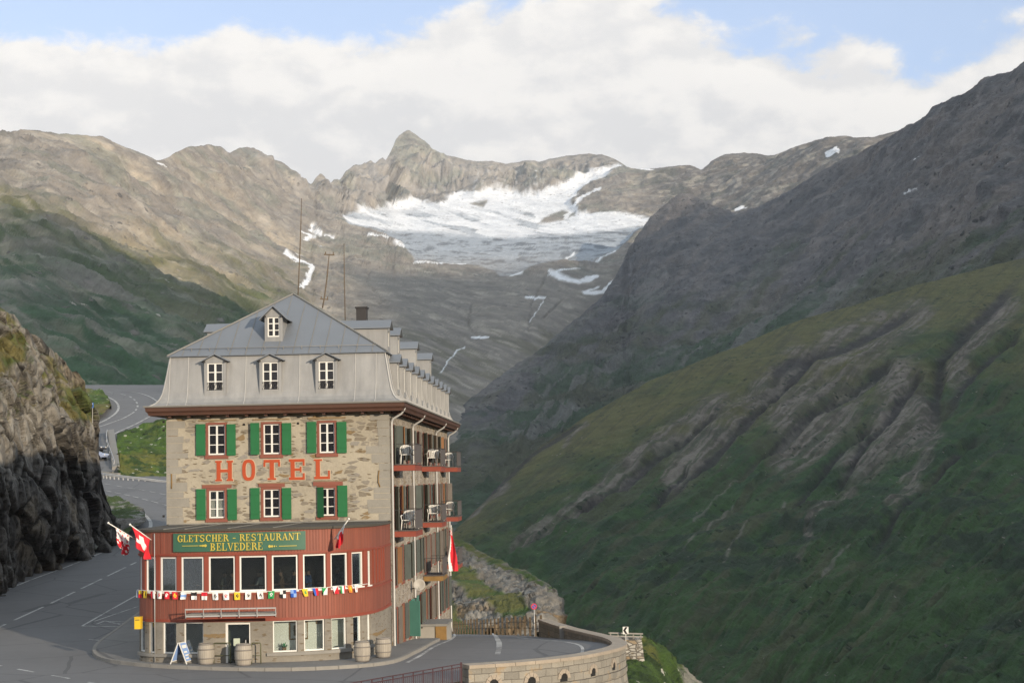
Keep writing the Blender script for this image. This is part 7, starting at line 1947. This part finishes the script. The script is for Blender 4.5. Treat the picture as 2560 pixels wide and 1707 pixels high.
A = at(236, 1192, 208); B = at(297, 1198, 206); mb = MB(); mb.bar(A + np.array([0, 0, .15]), B + np.array([0, 0, .15]), .5, 1.2); o = mb.build('low_wall', M_kerb, loc=None); tag(o, 'low beige wall in front of the parking bay', 'wall')
rail2 = np.array([at(x, y, d) for x, y, d in ((268, 1086, 246), (266, 1100, 237), (270, 1120, 228), (280, 1148, 217), (286, 1166, 211))]); O7 = rail2[0]; gr2 = empty('guard_rail', tuple(O7), 0, 'curved guard rail behind the parked cars', 'guard rail'); rq_ = smooth_line(rail2 - O7, 20)
mb = MB()
for a, b in zip(rq_, rq_[1:]): mb.bar(a + np.array([0, 0, .6]), b + np.array([0, 0, .6]), .06, .3)
mb.build('rail', M_pipe, gr2)
for p in rq_[::3]:
    mb = MB(); mb.bar(p + np.array([0, 0, -.2]), p + np.array([0, 0, .6]), .12); mb.build('post', M_pipe, gr2)
# parked cars, half hidden by the cliff
def car(loc, rz, paint, label):
    c = empty('parked_car', tuple(loc), rz, label, 'car', 'cars in the parking bay')
    body = [(-2.1, .35), (-2.15, .62), (-2.02, .88), (-1.2, .95), (1.05, .93), (1.9, .78), (2.12, .60), (2.12, .34)]
    mb = MB(); n = len(body); secs = [(-.86, .0), (-.80, .02), (.80, .02), (.86, .0)]
    vs = [(x * (1 if abs(y) < .85 else .985), y, z if abs(y) < .85 else min(z, .86)) for y, _ in secs for x, z in body]
    mb.add(vs, [(i * n + k, i * n + (k + 1) % n, (i + 1) * n + (k + 1) % n, (i + 1) * n + k) for i in range(3) for k in range(n)] + [tuple(range(n)), tuple(range(3 * n, 4 * n))]); mb.build('body', paint, c)
    roofp = [(-1.75, .90), (-1.25, 1.36), (-.3, 1.46), (.35, 1.38), (1.08, .92)]
    mb = MB(); n = len(roofp); vs = [(x, y * (.80 if z < 1 else .66), z) for y in (-1, 1) for x, z in roofp]
    mb.add(vs, [tuple(range(n)), tuple(range(n, 2 * n))] + [(k, k + 1, n + k + 1, n + k) for k in range(n - 1)]); cb = mb.build('cabin', paint, c)
    for nm, q in (('windscreen', [(.98, .97, .74), (.40, 1.34, .62)]), ('rear_window', [(-1.66, .97, .72), (-1.28, 1.30, .62)])):
        (x0, z0, w0), (x1, z1, w1) = q; s = .025 if x0 > 0 else -.025
        mb = MB(); mb.add([(x0 + s, -w0, z0), (x0 + s, w0, z0), (x1 + s, w1, z1), (x1 + s, -w1, z1)], [(0, 1, 2, 3)]); mb.build(nm, M_pane, c)
    for s in (-1, 1):
        mb = MB(); mb.add([(x, s * (.815 if z < 1 else .69), z) for x, z in ((-1.4, .97), (.85, .97), (.30, 1.33), (-.3, 1.39), (-1.15, 1.31))], [(0, 1, 2, 3, 4)]); mb.build('side_window', M_pane, c)
        mb = MB(); mb.box(2.09, 2.135, s * .62 - .14, s * .62 + .14, .58, .70); mb.build('headlight', M_white, c)
        for x in (-1.32, 1.32):
            mb = MB(); mb.lathe([(.20, -.1), (.31, -.1), (.33, -.06), (.33, .06), (.31, .1), (.20, .1)], 18); Mw = Matrix.Translation((x, s * .78, .33)) @ Matrix.Rotation(R(90), 4, 'X'); mb.v = [tuple(Mw @ Vector(p)) for p in mb.v]; w = mb.build('wheel', M_dark, c)
            mb = MB(); mb.lathe([(.01, -.08), (.2, -.085), (.2, .085), (.01, .08)], 14); mb.v = [tuple(Mw @ Vector(p)) for p in mb.v]; mb.build('rim', M_pipe, w)
    return c
def paint_mat(name, c):
    m, nt, b = new_mat(name); setin(nt, b, 'Base Color', c); b.inputs['Metallic'].default_value = .3; b.inputs['Roughness'].default_value = .3; b.inputs['Coat Weight'].default_value = .6; return m
p = at(247, 1150, 218); car(p + np.array([-.9, 0, .03]), R(-14), paint_mat('silver_blue_paint', (0.30, 0.34, 0.46)), 'silver blue car in the parking bay, nearer of the two')
p = at(243, 1131, 224); car(p + np.array([-1.1, 0, .03]), R(-14), paint_mat('dark_paint', (0.03, 0.028, 0.032)), 'black car in the parking bay behind the silver one')
# ================================================================ the air between here and the far mountains
hz, hnt, hb = new_mat('haze_air')
hnt.nodes.remove(hb)
pv = nd(hnt, 'ShaderNodeVolumePrincipled', {'Color': (0.86, 0.90, 0.97), 'Density': 6.8e-5, 'Anisotropy': 0.0})
hnt.links.new(pv.outputs[0], [n for n in hnt.nodes if n.type == 'OUTPUT_MATERIAL'][0].inputs['Volume'])
hm = MB(); hm.box(-4200, 7600, -4200, 6400, -470, 1700)
tag(hm.build('haze', hz), 'thin evening haze in the air', kind='stuff')
